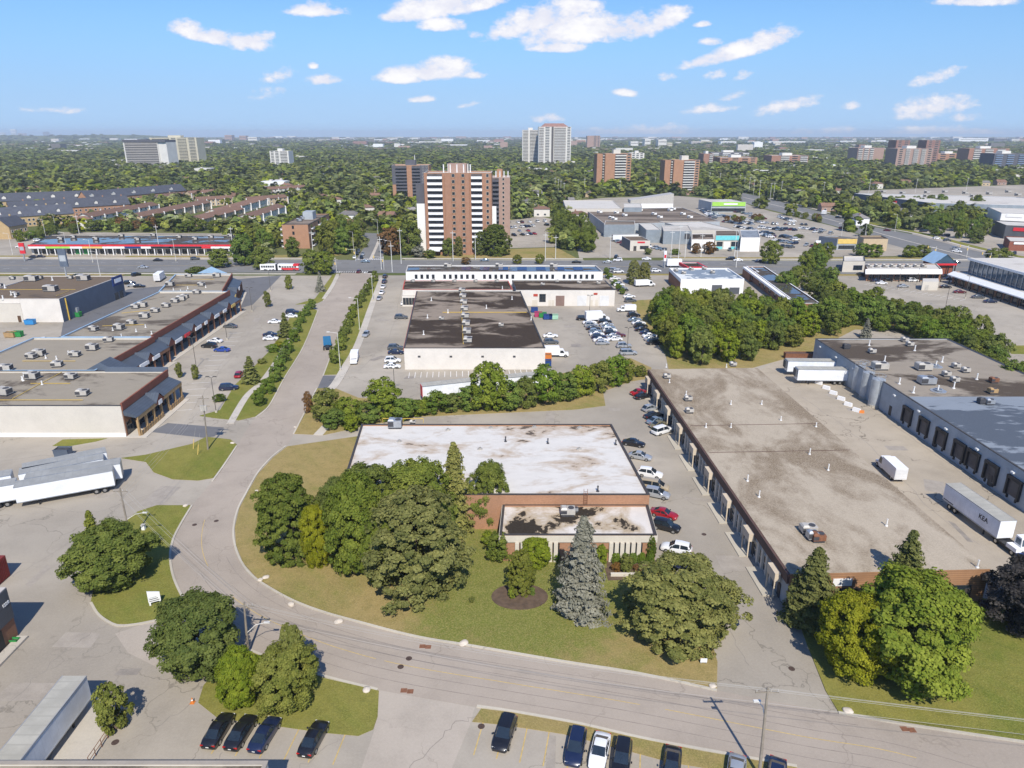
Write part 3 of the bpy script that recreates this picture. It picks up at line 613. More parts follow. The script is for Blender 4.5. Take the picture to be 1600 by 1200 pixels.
def trunk_mesh(name, seed, r0=.26, limbs=6, top=6.0, kind=0):
    r = random.Random(seed); mb = MB(); p = Vector((0, 0, -.1)); segs = 4; pts = [p]
    for i in range(segs): p = p+Vector((r.uniform(-.12, .12), r.uniform(-.12, .12), (top+.1)/segs)); pts.append(p)
    for i in range(segs): mb.tube(pts[i], pts[i+1], r0*(1-.2*i)*(1.25 if i == 0 else 1), r0*(1-.2*(i+1)), 8, 0, False)
    for j in range(limbs):
        a = j*2.4+r.uniform(-.4, .4); b = pts[1+j % 3]; e = b+Vector((math.cos(a)*r.uniform(1.4, 2.8), math.sin(a)*r.uniform(1.4, 2.8), r.uniform(1.2, 2.6)))
        mid = (b+e)/2+Vector((0, 0, -.25)); mb.tube(b, mid, r0*.42, r0*.28, 6, 0, False); mb.tube(mid, e, r0*.28, r0*.08, 6, 0, False)
    return mb.mesh(name, 'trunk', True)
LM = LEAF
HI = [crown_round('crown', 11+i, 300, 190, .225, LM['maple'], .05, .165, .60, .40, .30) for i in range(3)]
PINE = [crown_round('crown', 31+i, 470, 115, .225, LM['pine'], .01, .115, .78, .27, .26, .6, .4) for i in range(2)]
SPR = [crown_cone('crown', 71+i, 36, 8, .27, LM['spruce'], .38-.1*i, .66) for i in range(2)]
MID = [crown_round('crown', 101+i, 80, 80, .48, LM['maple'], .07, .25, .55, .42, .32) for i in range(5)]
MIDC = [crown_cone('crown', 121+i, 16, 3, .66, LM['spruce'], .3, .8, sub=4) for i in range(2)]
LOW = [crown_round('crown', 141+i, 18, 34, 1.35, LM['far'], .04, .42, .6, .42, .34, .75, .12, .75) for i in range(5)]
LOWC = [crown_cone('crown', 161, 9, 2, 1.2, LM['far'], .3, .8, sub=2)]
TRK = [trunk_mesh('trunk', 5+i) for i in range(3)]
TRKC = [trunk_mesh('trunk', 9, .2, 0, 8.0)]
NTREE = 0
def tree(X, Y, hgt, wid, kind, color, label, group=None, name=None, rz=None, z=0.0, zoff=None):
    global NTREE; NTREE += 1
    nm = name or ('spruce_tree' if kind in ('spr', 'midc') else 'pine_tree' if kind == 'pine' else 'leafy_tree')
    o = thing(nm, label, 'tree', (X, Y, z), rng.uniform(0, 6.28) if rz is None else rz, group)
    pool = {'hi': HI, 'pine': PINE, 'spr': SPR, 'mid': MID, 'midc': MIDC, 'low': LOW}[kind]; cw = 5.0 if kind in ('spr', 'midc') else 10.0
    c = put('crown', pool[(NTREE*7+int(abs(X))) % len(pool)], o); c.scale = (wid/cw, wid/cw*rng.uniform(.92, 1.08), hgt/10)
    c.material_slots[0].link = 'OBJECT'; c.material_slots[0].material = LEAF[color]
    tr = TRKC[0] if kind in ('spr', 'midc') else TRK[NTREE % 3]
    q = put('trunk', tr, o); s = max(.35, min(hgt/10, 1.5)); q.scale = (s, s, hgt/10)
    return o
def tree_px(bx, by, hw, ty, kind, color, label, group=None, name=None):
    X, Y = P(bx, by); m = PXM(X, Y, 3); return tree(X, Y, max(1.2, ZAT(bx, ty, Y)*(.94 if kind in ('hi', 'pine') else 1)), 2*hw/m, kind, color, label, group, name)

# ------------------------------------------------------------------ cars
# profile tables: (x, half width at sill, half width at belt, sill z, belt z, roof z or None, roof half width)
def car_shape(kind):
    S = {'sedan': (4.75, .90, [(-2.37, .62, .35, .66), (-2.25, .80, .28, .80), (-1.75, .88, .24, .93), (-1.30, .90, .22, .96), (-.75, .91, .22, .95), (0.0, .91, .22, .93), (.62, .91, .22, .92), (1.05, .90, .22, .90), (1.6, .88, .24, .84), (2.15, .80, .28, .72), (2.35, .62, .36, .58)],
                   [(-1.62, .97, .64), (-.80, 1.40, .58), (-.30, 1.45, .60), (.25, 1.42, .60), (.98, .93, .68)]),
         'suv': (4.65, .93, [(-2.32, .72, .42, .85), (-2.22, .86, .34, 1.02), (-1.8, .91, .30, 1.08), (-1.2, .93, .28, 1.09), (-.6, .93, .28, 1.08), (.1, .93, .28, 1.06), (.65, .93, .28, 1.04), (1.05, .92, .28, 1.02), (1.6, .90, .30, .98), (2.12, .82, .34, .86), (2.32, .68, .42, .66)],
                 [(-2.18, 1.08, .72), (-1.85, 1.62, .64), (-.6, 1.72, .66), (.25, 1.68, .65), (1.08, 1.05, .72)]),
         'van': (5.1, .98, [(-2.55, .82, .42, .95), (-2.48, .92, .34, 1.05), (-1.9, .97, .30, 1.06), (-1.2, .98, .28, 1.06), (-.5, .98, .28, 1.05), (.3, .98, .28, 1.04), (.9, .98, .28, 1.02), (1.5, .96, .28, .98), (2.0, .93, .30, .92), (2.4, .84, .34, .80), (2.55, .70, .42, .62)],
                 [(-2.50, 1.08, .80), (-2.30, 1.70, .72), (-.8, 1.76, .72), (.55, 1.72, .70), (1.65, .99, .76)])}
    S['hatch'] = (4.2, .88, [(x*.9, a, b, c) for x, a, b, c in S['sedan'][2]], [(-2.02, .95, .66), (-1.5, 1.42, .58), (-.5, 1.50, .60), (.2, 1.47, .60), (.92, .93, .68)])
    return S[kind]
def car_meshes(kind):
    L, hw, st, cab = car_shape(kind); body = MB(); glass = MB(); rings = []
    for (x, w, z0, z1) in st:
        zm = z0+(z1-z0)*.55
        rings.append([(x, -w*.93, z0), (x, -w, zm), (x, -w*.95, z1-.04), (x, -w*.80, z1+.015), (x, 0, z1+.035), (x, w*.80, z1+.015), (x, w*.95, z1-.04), (x, w, zm), (x, w*.93, z0)])
    def loft(mb, rings, mi=0):
        n = len(rings[0]); b = len(mb.v)
        for rg in rings: mb.v += rg
        for i in range(len(rings)-1):
            for j in range(n-1): mb.f.append((b+i*n+j, b+i*n+j+1, b+(i+1)*n+j+1, b+(i+1)*n+j)); mb.m.append(mi)
        mb.f.append(tuple(b+j for j in range(n-1, -1, -1))); mb.m.append(mi); mb.f.append(tuple(b+(len(rings)-1)*n+j for j in range(n))); mb.m.append(mi)
    loft(body, rings)
    # cabin: glass all round, painted roof and pillars
    cr = []
    for (x, z, w) in cab: cr.append([(x, -w-.0, z), (x, -w*.72, z+.035), (x, 0, z+.06), (x, w*.72, z+.035), (x, w, z)])
    loft(body, [cr[1], cr[2], cr[3]])
    def belt(x): 
        for i in range(len(st)-1):
            if st[i][0] <= x <= st[i+1][0]:
                f = (x-st[i][0])/(st[i+1][0]-st[i][0]); return st[i][1]+(st[i+1][1]-st[i][1])*f, st[i][3]+(st[i+1][3]-st[i][3])*f
        return st[-1][1], st[-1][3]
    wins = []
    (xr, zr, wr), (x1, z1, w1), (x2, z2, w2), (x3, z3, w3), (xf, zf, wf) = cab
    g = MB(); g.poly([(xf, -wf, zf), (xf, wf, zf), (x3, w3*.97, z3+.01), (x3, -w3*.97, z3+.01)]); wins.append(('windshield', g))
    g = MB(); g.poly([(xr, wr, zr), (xr, -wr, zr), (x1, -w1*.97, z1+.01), (x1, w1*.97, z1+.01)]); wins.append(('rear_window', g))
    for s in (-1, 1):
        g = MB(); xb = [(xr+.18), (xr+xf)/2-.06, (xr+xf)/2+.06, xf-.16]
        def top(x):
            pts = [(xr, zr, wr), (x1, z1, w1), (x2, z2, w2), (x3, z3, w3), (xf, zf, wf)]
            for i in range(4):
                if pts[i][0] <= x <= pts[i+1][0]:
                    f = (x-pts[i][0])/(pts[i+1][0]-pts[i][0]); return pts[i][1]+(pts[i+1][1]-pts[i][1])*f, pts[i][2]+(pts[i+1][2]-pts[i][2])*f
            return zr, wr
        for a, b in ((xb[0], xb[1]), (xb[2], xb[3])):
            n = 4; lo, up = [], []
            for i in range(n+1):
                x = a+(b-a)*i/n; tz, tw = top(x); bw, bz = belt(x); lo.append((x, s*(bw*.90), bz-.02)); up.append((x, s*(tw+.012), max(tz-.05, bz)))
            for i in range(n): g.poly([lo[i], lo[i+1], up[i+1], up[i]] if s < 0 else [lo[i+1], lo[i], up[i], up[i+1]])
        wins.append(('side_window', g))
        # painted pillar surface just inside the glass
        prev = None
        for i in range(17):
            x = xr+(xf-xr)*i/16; tz, tw = top(x); bw, bz = belt(x); cur = ((x, s*bw*.885, bz-.03), (x, s*(tw-.004), tz))
            if prev: body.poly([prev[0], cur[0], cur[1], prev[1]] if s < 0 else [cur[0], prev[0], prev[1], cur[1]])
            prev = cur
    whe = MB(); r = .34 if kind in ('sedan', 'hatch') else .37
    whe.tube((0, -.12, 0), (0, .12, 0), r, n=16, mi=0); rim = MB().tube((0, -.13, 0), (0, .13, 0), r*.62, n=12).mesh('rim', 'rim')
    lamp = MB().box(-.05, .05, -.17, .17, -.07, .07)
    low = MB(); low.v = list(body.v); low.f = list(body.f); low.m = [0]*len(body.f)
    for _, gg in wins:
        b = len(low.v); low.v += gg.v
        for f in gg.f: low.f.append(tuple(b+i for i in f)); low.m.append(1)
    ax_ = (L*.305, -L*.29)
    for x in ax_:
        for s in (-1, 1): low.tube((x, s*hw*.78, r), (x, s*hw*.985, r), r, n=10, mi=2)
    return dict(L=L, hw=hw, r=r, ax=ax_, zl=st[-2][3], zr=st[1][3], body=body.mesh('body', 'paint_black_car', True), wins=[(n, gg.mesh(n, 'glass')) for n, gg in wins], wheel=whe.mesh('wheel', 'tyre'), rim=rim,
                head=lamp.mesh('headlight', 'light_white'), tail=lamp.mesh('tail_light', 'light_red'), plate=MB().box(-.02, .02, -.16, .16, -.06, .06).mesh('number_plate', 'light_white'),
                mirror=MB().box(-.09, .09, -.07, .07, -.06, .06).mesh('side_mirror', 'plastic_black'), low=low.mesh('car', ['paint_black_car', 'glass', 'tyre'], True))
CARK = {k: car_meshes(k) for k in ('sedan', 'suv', 'van', 'hatch')}
for k in CARK.values():
    for me in (k['body'], k['low']): me.set_sharp_from_angle(angle=R(38))
KN = {'sedan': 'sedan', 'suv': 'sport_utility_vehicle', 'van': 'minivan', 'hatch': 'hatchback'}
KW = {'sedan': 'sedan', 'suv': 'sport utility vehicle', 'van': 'minivan', 'hatch': 'hatchback'}
def car(X, Y, ang, kind, color, label, group=None, full=True, z=0.0):
    K = CARK[kind]
    if not full:
        o = put(KN[kind], K['low'], None, (X, Y, z), ang); o.material_slots[0].link = 'OBJECT'; o.material_slots[0].material = paint(color)
        return tag(o, label, 'car', group)
    o = thing(KN[kind], label, 'car', (X, Y, z), ang, group)
    b = put('body', K['body'], o); b.material_slots[0].link = 'OBJECT'; b.material_slots[0].material = paint(color)
    for n, me in K['wins']: put(n, me, o)
    for x in K['ax']:
        for s in (-1, 1): put('rim', K['rim'], put('wheel', K['wheel'], o, (x, s*K['hw']*.86, K['r'])))
    for s in (-1, 1):
        put('headlight', K['head'], o, (K['L']/2-.20, s*.60, K['zl']-.10)); put('tail_light', K['tail'], o, (-K['L']/2+.10, s*.62, K['zr']-.08)); put('side_mirror', K['mirror'], o, (.75, s*(K['hw']+.08), 1.0 if kind in ('sedan', 'hatch') else 1.12))
    put('number_plate', K['plate'], o, (-K['L']/2+.02, 0, K['zr']-.22))
    return o
def car_px(r, f, kind, color, label, group=None, full=True):
    a, b = P(*r), P(*f); return car((a[0]+b[0])/2, (a[1]+b[1])/2, math.atan2(b[1]-a[1], b[0]-a[0]), kind, color, label, group, full)

# ------------------------------------------------------------------ buildings
class Bld:
    def __init__(s, name, label, cat, fl, fr, bl, h, wall, roof, par=.45, coping='coping_dark', group=None, world=False, base=0.0):
        A, B, C = (fl, fr, bl) if world else (P(*fl, h), P(*fr, h), P(*bl, h))
        s.ang = math.atan2(B[1]-A[1], B[0]-A[0]); s.L = math.hypot(B[0]-A[0], B[1]-A[1]); s.h = h
        dx, dy = C[0]-A[0], C[1]-A[1]; ca, sa = math.cos(-s.ang), math.sin(-s.ang)
        lx, ly = dx*ca-dy*sa, dx*sa+dy*ca; s.D = ly; s.k = lx/ly
        s.root = thing(name, label, cat, (*A, base), s.ang, group); s.base = base
        L, D = s.L, s.D; mb = s.mb()
        for q in (((0, 0), (L, 0)), ((L, 0), (L, D)), ((L, D), (0, D)), ((0, D), (0, 0))): mb.poly([(*q[0], 0), (*q[1], 0), (*q[1], h), (*q[0], h)])
        w = .28 if coping else 0.0; zr = h-par if coping else h
        for q in () if not coping else (((w, w), (L-w, w)), ((L-w, w), (L-w, D-w)), ((L-w, D-w), (w, D-w)), ((w, D-w), (w, w))): mb.poly([(*q[1], zr-.05), (*q[0], zr-.05), (*q[0], h), (*q[1], h)])
        s.put('wall', mb, wall)
        s.put('roof', s.mb().poly([(w, w, zr), (L-w, w, zr), (L-w, D-w, zr), (w, D-w, zr)]), roof)
        if coping:
            mb = s.mb(); e = .06
            mb.box(-e, L+e, -e, w+.04, h-.02, h+.07); mb.box(-e, L+e, D-w-.04, D+e, h-.02, h+.07); mb.box(-e, w+.04, w+.04, D-w-.04, h-.02, h+.07); mb.box(L-w-.04, L+e, w+.04, D-w-.04, h-.02, h+.07)
            s.put('coping', mb, coping)
        keep([s.wpt(-3, -3), s.wpt(L+3, -3), s.wpt(L+3, D+3), s.wpt(-3, D+3)]); s.zr = zr
    def mb(s): return MB()
    def put(s, name, mb, mats, parent=None, smooth=False):
        if s.k: mb.v = [(x+s.k*y, y, z) for x, y, z in mb.v]
        return mb.build(name, mats, parent or s.root, smooth)
    def wpt(s, u, v):
        u = u+s.k*v; c, n = math.cos(s.ang), math.sin(s.ang); return (s.root.location.x+u*c-v*n, s.root.location.y+u*n+v*c)
    def loc(s, px, py, z=None):              # pixel -> local point at roof height
        z = s.zr if z is None else z; x, y = P(px, py, z+s.base); x -= s.root.location.x; y -= s.root.location.y
        c, n = math.cos(-s.ang), math.sin(-s.ang); return (x*c-y*n, x*n+y*c, z)
    def face(s, f, t, z, out=0.0):
        L, D = s.L, s.D; a = math.atan(s.k)
        if f == 'f': return (t, -out, z), 0.0
        if f == 'b': return (t+s.k*D, D+out, z), math.pi
        if f == 'l': return (s.k*t-out, t, z), -math.pi/2-a
        return (L+s.k*t+out, t, z), math.pi/2-a
    sub = True
    def item(s, name, me, f, t, z, parent=None, out=0.0):
        l, r = s.face(f, t, z, out)
        if s.sub and 'window' in name and me.name in PANES:
            fr, pn = PANES[me.name]; o = put(name, fr, parent or s.root, l, r); put('pane', pn, o); return o
        return put(name, me, parent or s.root, l, r)
    def unit(s, px, py, me, rz=0.0, name='rooftop_unit'): return put(name, me, s.root, s.loc(px, py), rz)
CACHE = {}; PANES = {}
def win(w, h, fm='white_sign', pm='glass', nx=1, nz=1, fw=.09):
    k = (w, h, fm, pm, nx, nz)
    if k not in CACHE:
        mb = MB(); e = fw; mb.poly([(-w/2, -.025, 0), (w/2, -.025, 0), (w/2, -.025, h), (-w/2, -.025, h)], 1)
        mb.box(-w/2-e, w/2+e, -.08, 0, -e, 0); mb.box(-w/2-e, w/2+e, -.08, 0, h, h+e); mb.box(-w/2-e, -w/2, -.08, 0, 0, h); mb.box(w/2, w/2+e, -.08, 0, 0, h)
        for i in range(1, nx): mb.box(-w/2+w*i/nx-.04, -w/2+w*i/nx+.04, -.07, -.01, 0, h)
        for i in range(1, nz): mb.box(-w/2, w/2, -.07, -.01, h*i/nz-.04, h*i/nz+.04)
        CACHE[k] = mb.mesh('window', [fm, pm]); a = MB(); a.v = mb.v; a.f = mb.f[1:]; a.m = [0]*len(a.f); p_ = MB(); p_.v = mb.v[:4]; p_.f = mb.f[:1]; p_.m = [0]
        PANES[CACHE[k].name] = (a.mesh('window_frame', fm), p_.mesh('pane', pm))
    return CACHE[k]
def boxmesh(name, w, d, h, mats, mi=0):
    k = (name, w, d, h, str(mats))
    if k not in CACHE: CACHE[k] = MB().box(-w/2, w/2, -d, 0, 0, h, mi).mesh(name, mats)
    return CACHE[k]
def hvac(w=2.2, d=1.6, h=1.3, m='hvac'):
    k = ('hvac', w, d, h, m)
    if k not in CACHE:
        mb = MB(); mb.box(-w/2+.1, w/2-.1, -d/2+.1, d/2-.1, 0, .35, 1); mb.box(-w/2, w/2, -d/2, d/2, .35, h, 0); mb.box(-w/2-.02, -w*.08, -d/2-.03, -d/2+.02, .5, h-.15, 1)
        mb.box(w/2-.02, w/2+.03, -d/2+.15, d/2-.15, .5, h-.15, 1); mb.tube((w*.22, 0, h), (w*.22, 0, h+.08), min(d, w)*.32, n=12, mi=1)
        mb.hexa([(-w/2, -d/2+.1, h), (-w*.05, -d/2+.1, h), (-w*.05, d/2-.1, h), (-w/2, d/2-.1, h), (-w/2+.2, -d/2+.3, h+.22), (-w*.12, -d/2+.3, h+.22), (-w*.12, d/2-.3, h+.22), (-w/2+.2, d/2-.3, h+.22)], 0)
        CACHE[k] = mb.mesh('rooftop_unit', [m, 'hvac_dark'])
    return CACHE[k]
def pipe(h=1.0, r=.1, m='pvc_white'):
    k = ('pipe', h, r, m)
    if k not in CACHE: CACHE[k] = MB().tube((0, 0, 0), (0, 0, h), r, n=8).tube((0, 0, 0), (0, 0, .12), r*2.4, n=10).tube((0, 0, h-.12), (0, 0, h), r*1.35, n=8).mesh('vent_pipe', m)
    return CACHE[k]
def text_part(name, txt, size, mat, parent, loc, rot, ext=.02, bold=.0):
    cu = bpy.data.curves.new(name, 'FONT'); cu.body = txt; cu.size = size; cu.extrude = ext; cu.offset = bold; cu.align_x = 'CENTER'; cu.resolution_u = 2
    o = bpy.data.objects.new(name, cu); COL.objects.link(o); dg = bpy.context.evaluated_depsgraph_get(); dg.update()
    me = bpy.data.meshes.new_from_object(o.evaluated_get(dg)); bpy.data.objects.remove(o); bpy.data.curves.remove(cu)
    me.materials.clear(); me.materials.append(MATS[mat]); q = bpy.data.objects.new(name, me); COL.objects.link(q); q.parent = parent; q.location = loc; q.rotation_euler = rot; return q

# --- low brick building with the white membrane roof (main hall and front office wing)
B1 = Bld('warehouse', 'low brick industrial building with a stained white membrane roof behind the maples', 'warehouse', (530, 773), (1015, 773), (565, 663), 6.3, 'brick_tan', 'roof_white', .25)
B1.unit(618, 668, hvac(2.6, 1.8, 1.7, 'steel_grey')); B1.unit(645, 662, hvac(1.2, .8, .6))
for x, y in ((856, 693), (962, 695), (934, 768), (790, 690)): B1.unit(x, y, pipe(1.0, .11, 'hvac_dark'), name='vent_pipe')
for x, y in ((835, 668), (767, 669), (906, 669), (700, 672), (750, 702), (624, 690), (905, 702), (660, 735)): B1.unit(x, y, pipe(.35, .22, 'hvac'), name='roof_drain')
q = B1.mb()
for i in range(4): q.box(B1.L*.16+i*0, 0, 0, 0, 0, 0) if 0 else None
a = B1.loc(598, 661); q.box(a[0], a[0]+8, a[1], a[1]+.1, B1.zr+.9, B1.zr+1.0); [q.box(a[0]+i*2, a[0]+i*2+.08, a[1], a[1]+.08, B1.zr, B1.zr+1.0) for i in range(5)]
MBsave = q; q.build('railing', 'pipe_yellow', B1.root)
lad = MB(); [lad.box(-.28, .28, -.12, -.06, .3*i, .3*i+.05) for i in range(9)]; lad.box(-.32, -.26, -.14, -.04, 0, 2.9); lad.box(.26, .32, -.14, -.04, 0, 2.9)
lx = B1.loc(915, 773, B1.h)[0]; put('ladder', lad.mesh('ladder', 'rust'), B1.root, (lx, 0, 4.45))
for i in range(5): B1.item('pilaster', boxmesh('pilaster', .5, .18, 6.0, 'brick_tan'), 'r', 2+i*(B1.D-4)/4, 0)
for i in range(4): B1.item('door', boxmesh('door', 1.1, .07, 2.2, 'door_brown'), 'r', 5+i*6.3, 0)
for i in range(6): B1.item('window', win(2.2, 1.1, 'coping_dark'), 'l', 3+i*4.2, 3.6)
W1 = Bld('office_wing', 'flat roofed brick office wing with cream pilasters and black stained white roof', 'office', (781, 836), (1026, 836), (786, 788), 4.5, 'brick_tan', 'roof_white_wing', .3)
fa = W1.mb(); fa.box(-.15, W1.L+.15, -.16, -.003, 3.35, 4.40); fa.box(-.16, -.003, 0, W1.D*.98, 3.35, 4.40); fa.box(W1.L+.003, W1.L+.16, 0, W1.D*.98, 3.35, 4.40); W1.put('fascia', fa, 'panel_cream')
pp = boxmesh('panel', .58, .34, 3.3, 'panel_cream')
for i in range(27):
    s = .9+i*(W1.L-1.8)/26; px = 781+(1026-781)*s/W1.L
    if 805 < px < 875 or 955 < px < 1005:
        W1.item('panel', pp, 'f', s, .02)
        W1.item('window', win(.16, 2.6, 'coping_dark', fw=.03), 'f', s+.46, .5)  # slim dark strip standing for the shaded gap between panels, not a window
for i in range(4): W1.item('window', win(1.6, 1.6, 'coping_dark'), 'r', 1.5+i*(W1.D-3)/3, 1.1)
W1.unit(887, 804, hvac(2.2, 1.5, 1.2, 'hvac')); W1.unit(898, 800, hvac(1.0, .8, .8, 'steel_grey'))
for x in (820, 891, 915, 953): W1.unit(x, 790, pipe(.5, .09, 'hvac_dark'), name='vent_pipe')
W1.item('entrance_door', boxmesh('entrance_door', 1.8, .06, 2.3, 'glass'), 'f', W1.L*.62, .05)
pl_ = W1.mb().box(W1.L*.70, W1.L+.6, -4.0, -3.6, 0, .55); W1.put('planter_wall', pl_, 'panel_cream')

# --- long industrial condo building on the right
B2 = Bld('industrial_unit_block', 'long low industrial building with gravel roof, brown fascia and cream door hoods', 'industrial building', (1235, 897), (1547, 889), (1014, 577), 5.2, 'clapboard', 'roof_gravel', .04, None)
fa = B2.mb(); fa.box(-.35, -.003, 0, B2.D, 3.7, 5.14); B2.put('fascia', fa, 'fascia_brown')
wl = B2.mb(); wl.box(-.06, -.004, 0, B2.D, 0, 3.7); B2.put('side_wall', wl, 'block_grey')
kb = B2.mb(); n = 9
for i in range(n): kb.box(-2.2, -.1, 1.3+i*B2.D/n+1.2, 1.3+(i+1)*B2.D/n-1.6, 0, .16)
B2.put('kerb', kb, 'kerb_concrete')
hood = MB().box(-1.35, 1.35, -1.15, -.36, 2.7, 4.0).box(-1.3, -1.12, -1.1, -.92, 0, 2.7).box(1.12, 1.3, -1.1, -.92, 0, 2.7).mesh('entrance_hood', 'hood_cream')
pane = win(.85, 2.3, 'panel_cream', 'glass', 1, 2); fin = boxmesh('pilaster', .45, .26, 3.65, 'panel_cream'); dr = boxmesh('door', .95, .10, 2.2, 'coping_dark')
for i in range(n):
    c = 3.2+i*(B2.D-6)/(n-1)
    B2.item('entrance_hood', hood, 'l', c, 0)
    for s in (-.8, .8): B2.item('door', dr, 'l', c+s, 0, out=.07)
    if i < n-1:
        st = (B2.D-6)/(n-1)
        for j in range(4):
            B2.item('pilaster', fin, 'l', c+st*(.2+.17*j), 0, out=.06); B2.item('window', pane, 'l', c+st*(.285+.17*j) if j < 3 else c+st*.84, .55, out=.07)
for x, y, sz in ((1042, 591, 0), (1075, 626, 0), (1077, 645, 0), (1145, 572, 1)): B2.unit(x, y, hvac(1.6, 1.2, 1.0))
for x, y in ((1041, 574), (1135, 574), (1072, 617), (1046, 598), (1142, 632), (1190, 632), (1220, 657), (1275, 667), (1265, 710), (1294, 735), (1385, 822), (1168, 752), (1186, 777), (1527, 887), (1103, 668), (1142, 668)): B2.unit(x, y, pipe(1.2 if y > 700 else .9, .09), name='vent_pipe')
B2.unit(1262, 832, hvac(2.2, 1.5, 1.2, 'hvac')); B2.unit(1277, 845, hvac(1.8, 1.4, 1.2, 'rust')); B2.unit(1268, 843, hvac(1.4, 1.2, 1.3, 'steel_grey'))
jo = B2.mb()
for py in (665, 707): a = B2.loc(1100 if py == 665 else 1125, py); jo.box(.5, B2.L-.5, a[1]-.05, a[1]+.05, B2.zr+.01, B2.zr+.06)
B2.put('roof_joint', jo, 'fascia_brown')
for i in range(5): B2.item('window', win(2.4, 1.5, 'coping_dark'), 'f', 3+i*5.2, 1.2)
B2.item('office_sign', boxmesh('office_sign', 2.6, .12, 1.1, 'white_sign'), 'f', 7.2, 3.2)
B2.item('door', dr, 'f', B2.L-2.4, 0)

# --- grey dock warehouse at the far right
B3 = Bld('dock_warehouse', 'grey block warehouse with dock doors and a roof half gravel, half blue grey', 'warehouse', (1642, 763), (2000, 763), (1274, 529), 6.5, 'block_grey', 'roof_dock', .25, 'coping_dark')
ff = B3.loc(1425, 620)[1]
B3.put('roof_membrane', B3.mb().box(.3, B3.L-.3, .3, ff, B3.zr-.02, B3.zr+.04), 'roof_blue')
dock = MB().poly([(-1.35, -.03, 1.15), (1.35, -.03, 1.15), (1.35, -.03, 4.1), (-1.35, -.03, 4.1)], 1).box(-1.75, -1.35, -.45, 0, 1.0, 4.3, 0).box(1.35, 1.75, -.45, 0, 1.0, 4.3, 0).box(-1.75, 1.75, -.5, 0, 4.1, 4.65, 0).box(-1.2, -.9, -.25, 0, .5, 1.1, 0).box(.9, 1.2, -.25, 0, .5, 1.1, 0).mesh('dock_door', ['plastic_black', 'recess'])
for x, y in ((1403, 668), (1428, 686), (1457, 705), (1491, 725), (1518, 740), (1551, 760), (1590, 785)):
    v = B3.loc(x, y, 0)[1]; B3.item('dock_door', dock, 'l', v, 0)
lampm = MB().box(-.35, .35, -.5, 0, 0, .28).mesh('wall_lamp', 'light_white')
for i in range(9): B3.item('wall_lamp', lampm, 'l', 8+i*9.5, 5.2)
dk = boxmesh('door', 1.0, .08, 2.2, 'coping_dark')
for i in range(5): B3.item('door', dk, 'l', 13+i*17, .2)
for x, y, m in ((1322, 545, 'hvac_dark'), (1362, 552, 'hvac'), (1413, 534, 'hvac'), (1374, 577, 'hvac'), (1442, 578, 'hvac'), (1447, 600, 'steel_grey'), (1478, 588, 'hvac'), (1491, 597, 'hvac'), (1493, 575, 'hvac'), (1508, 582, 'hvac'), (1552, 598, 'rust'), (1550, 615, 'wood_timber'), (1421, 541, 'hvac'), (1545, 632, 'steel_grey'), (1534, 631, 'hvac_dark')): B3.unit(x, y, hvac(*((3.4, 2.2, 1.7) if x in (1374, 1447, 1442) else (1.7, 1.3, 1.2)), m))
for x, y in ((1429, 548), (1382, 565), (1405, 600), (1462, 573), (1490, 607), (1526, 593), (1472, 566), (1358, 540), (1465, 612), (1427, 614)): B3.unit(x, y, pipe(1.5, .14), name='vent_pipe')
for x, y in ((1461, 573), (1466, 611)): B3.unit(x, y, pipe(.5, .7, 'steel_grey'), name='roof_fan')

# --- brown roofed building in the middle with rear office block and side bays
B4 = Bld('factory', 'white walled factory with dark stained brown roof and a row of roof hatches', 'factory', (631, 544), (852, 544), (651, 455), 6.0, 'block_white', 'roof_brown', .2, 'coping_dark')
for i in range(8):
    f = i/7; B4.unit(720+9*f+2, 456+78*f*(.75+.25*f), hvac(2.3, 3.0, 1.2, 'hvac'), name='roof_hatch')
gp = B4.mb(); a = B4.loc(690, 489); gp.box(B4.L*.26, B4.L-1, a[1]-.08, a[1]+.08, B4.zr+.15, B4.zr+.32); b = B4.loc(730, 470); gp.box(b[0]+2.4, b[0]+2.55, 4, B4.D-1, B4.zr+.2, B4.zr+.35); B4.put('gas_pipe', gp, 'pipe_yellow')
for x, y in ((674, 470), (700, 489), (668, 497), (783, 510), (662, 523), (800, 468), (785, 452), (760, 482), (830, 500), (690, 500)): B4.unit(x, y, hvac(1.5, 1.1, .9) if x % 3 == 0 else pipe(1.2, .14), name='rooftop_unit' if x % 3 == 0 else 'vent_pipe')
for i in range(4): B4.item('vent_grille', boxmesh('vent_grille', .7, .06, .5, 'hvac_dark'), 'f', 4+i*8.5, 3.4)
edge = B4.mb().box(-.14, -.01, 0, B4.D, 5.2, 6.03); B4.put('fascia', edge, 'bin_red')
B4b = Bld('factory_bays', 'white block bay wing with roll up doors beside the car filled yard', 'factory', (806, 453), (961, 453), (800, 438), 6.0, 'block_white', 'roof_brown', .2, 'coping_dark')
ru = boxmesh('roll_up_door', 3.4, .06, 3.8, 'rollup'); rb = boxmesh('roll_up_door', 3.2, .06, 3.8, 'rollup_brown')
for px, me in ((875, rb), (909, ru), (944, ru)): B4b.item('roll_up_door', me, 'f', B4b.loc(px, 465, 3)[0], .05)
B4b.item('window', win(2.2, 2.8, 'coping_dark', 'glass', 2, 3), 'f', B4b.loc(847, 462, 3)[0], 1.6)
for px in (833, 837, 858, 863, 922, 930): B4b.item('door', boxmesh('door', 1.0, .06, 2.2, 'panel_cream'), 'f', B4b.loc(px, 470, 1)[0], .05)
B4b.item('bay_sign', boxmesh('bay_sign', 1.6, .1, .9, 'bin_red'), 'f', B4b.loc(836, 460, 3)[0], 3.6); B4b.item('bay_sign', boxmesh('bay_sign', 1.4, .1, .7, 'bin_red'), 'f', B4b.loc(926, 457, 3)[0], 4.2)
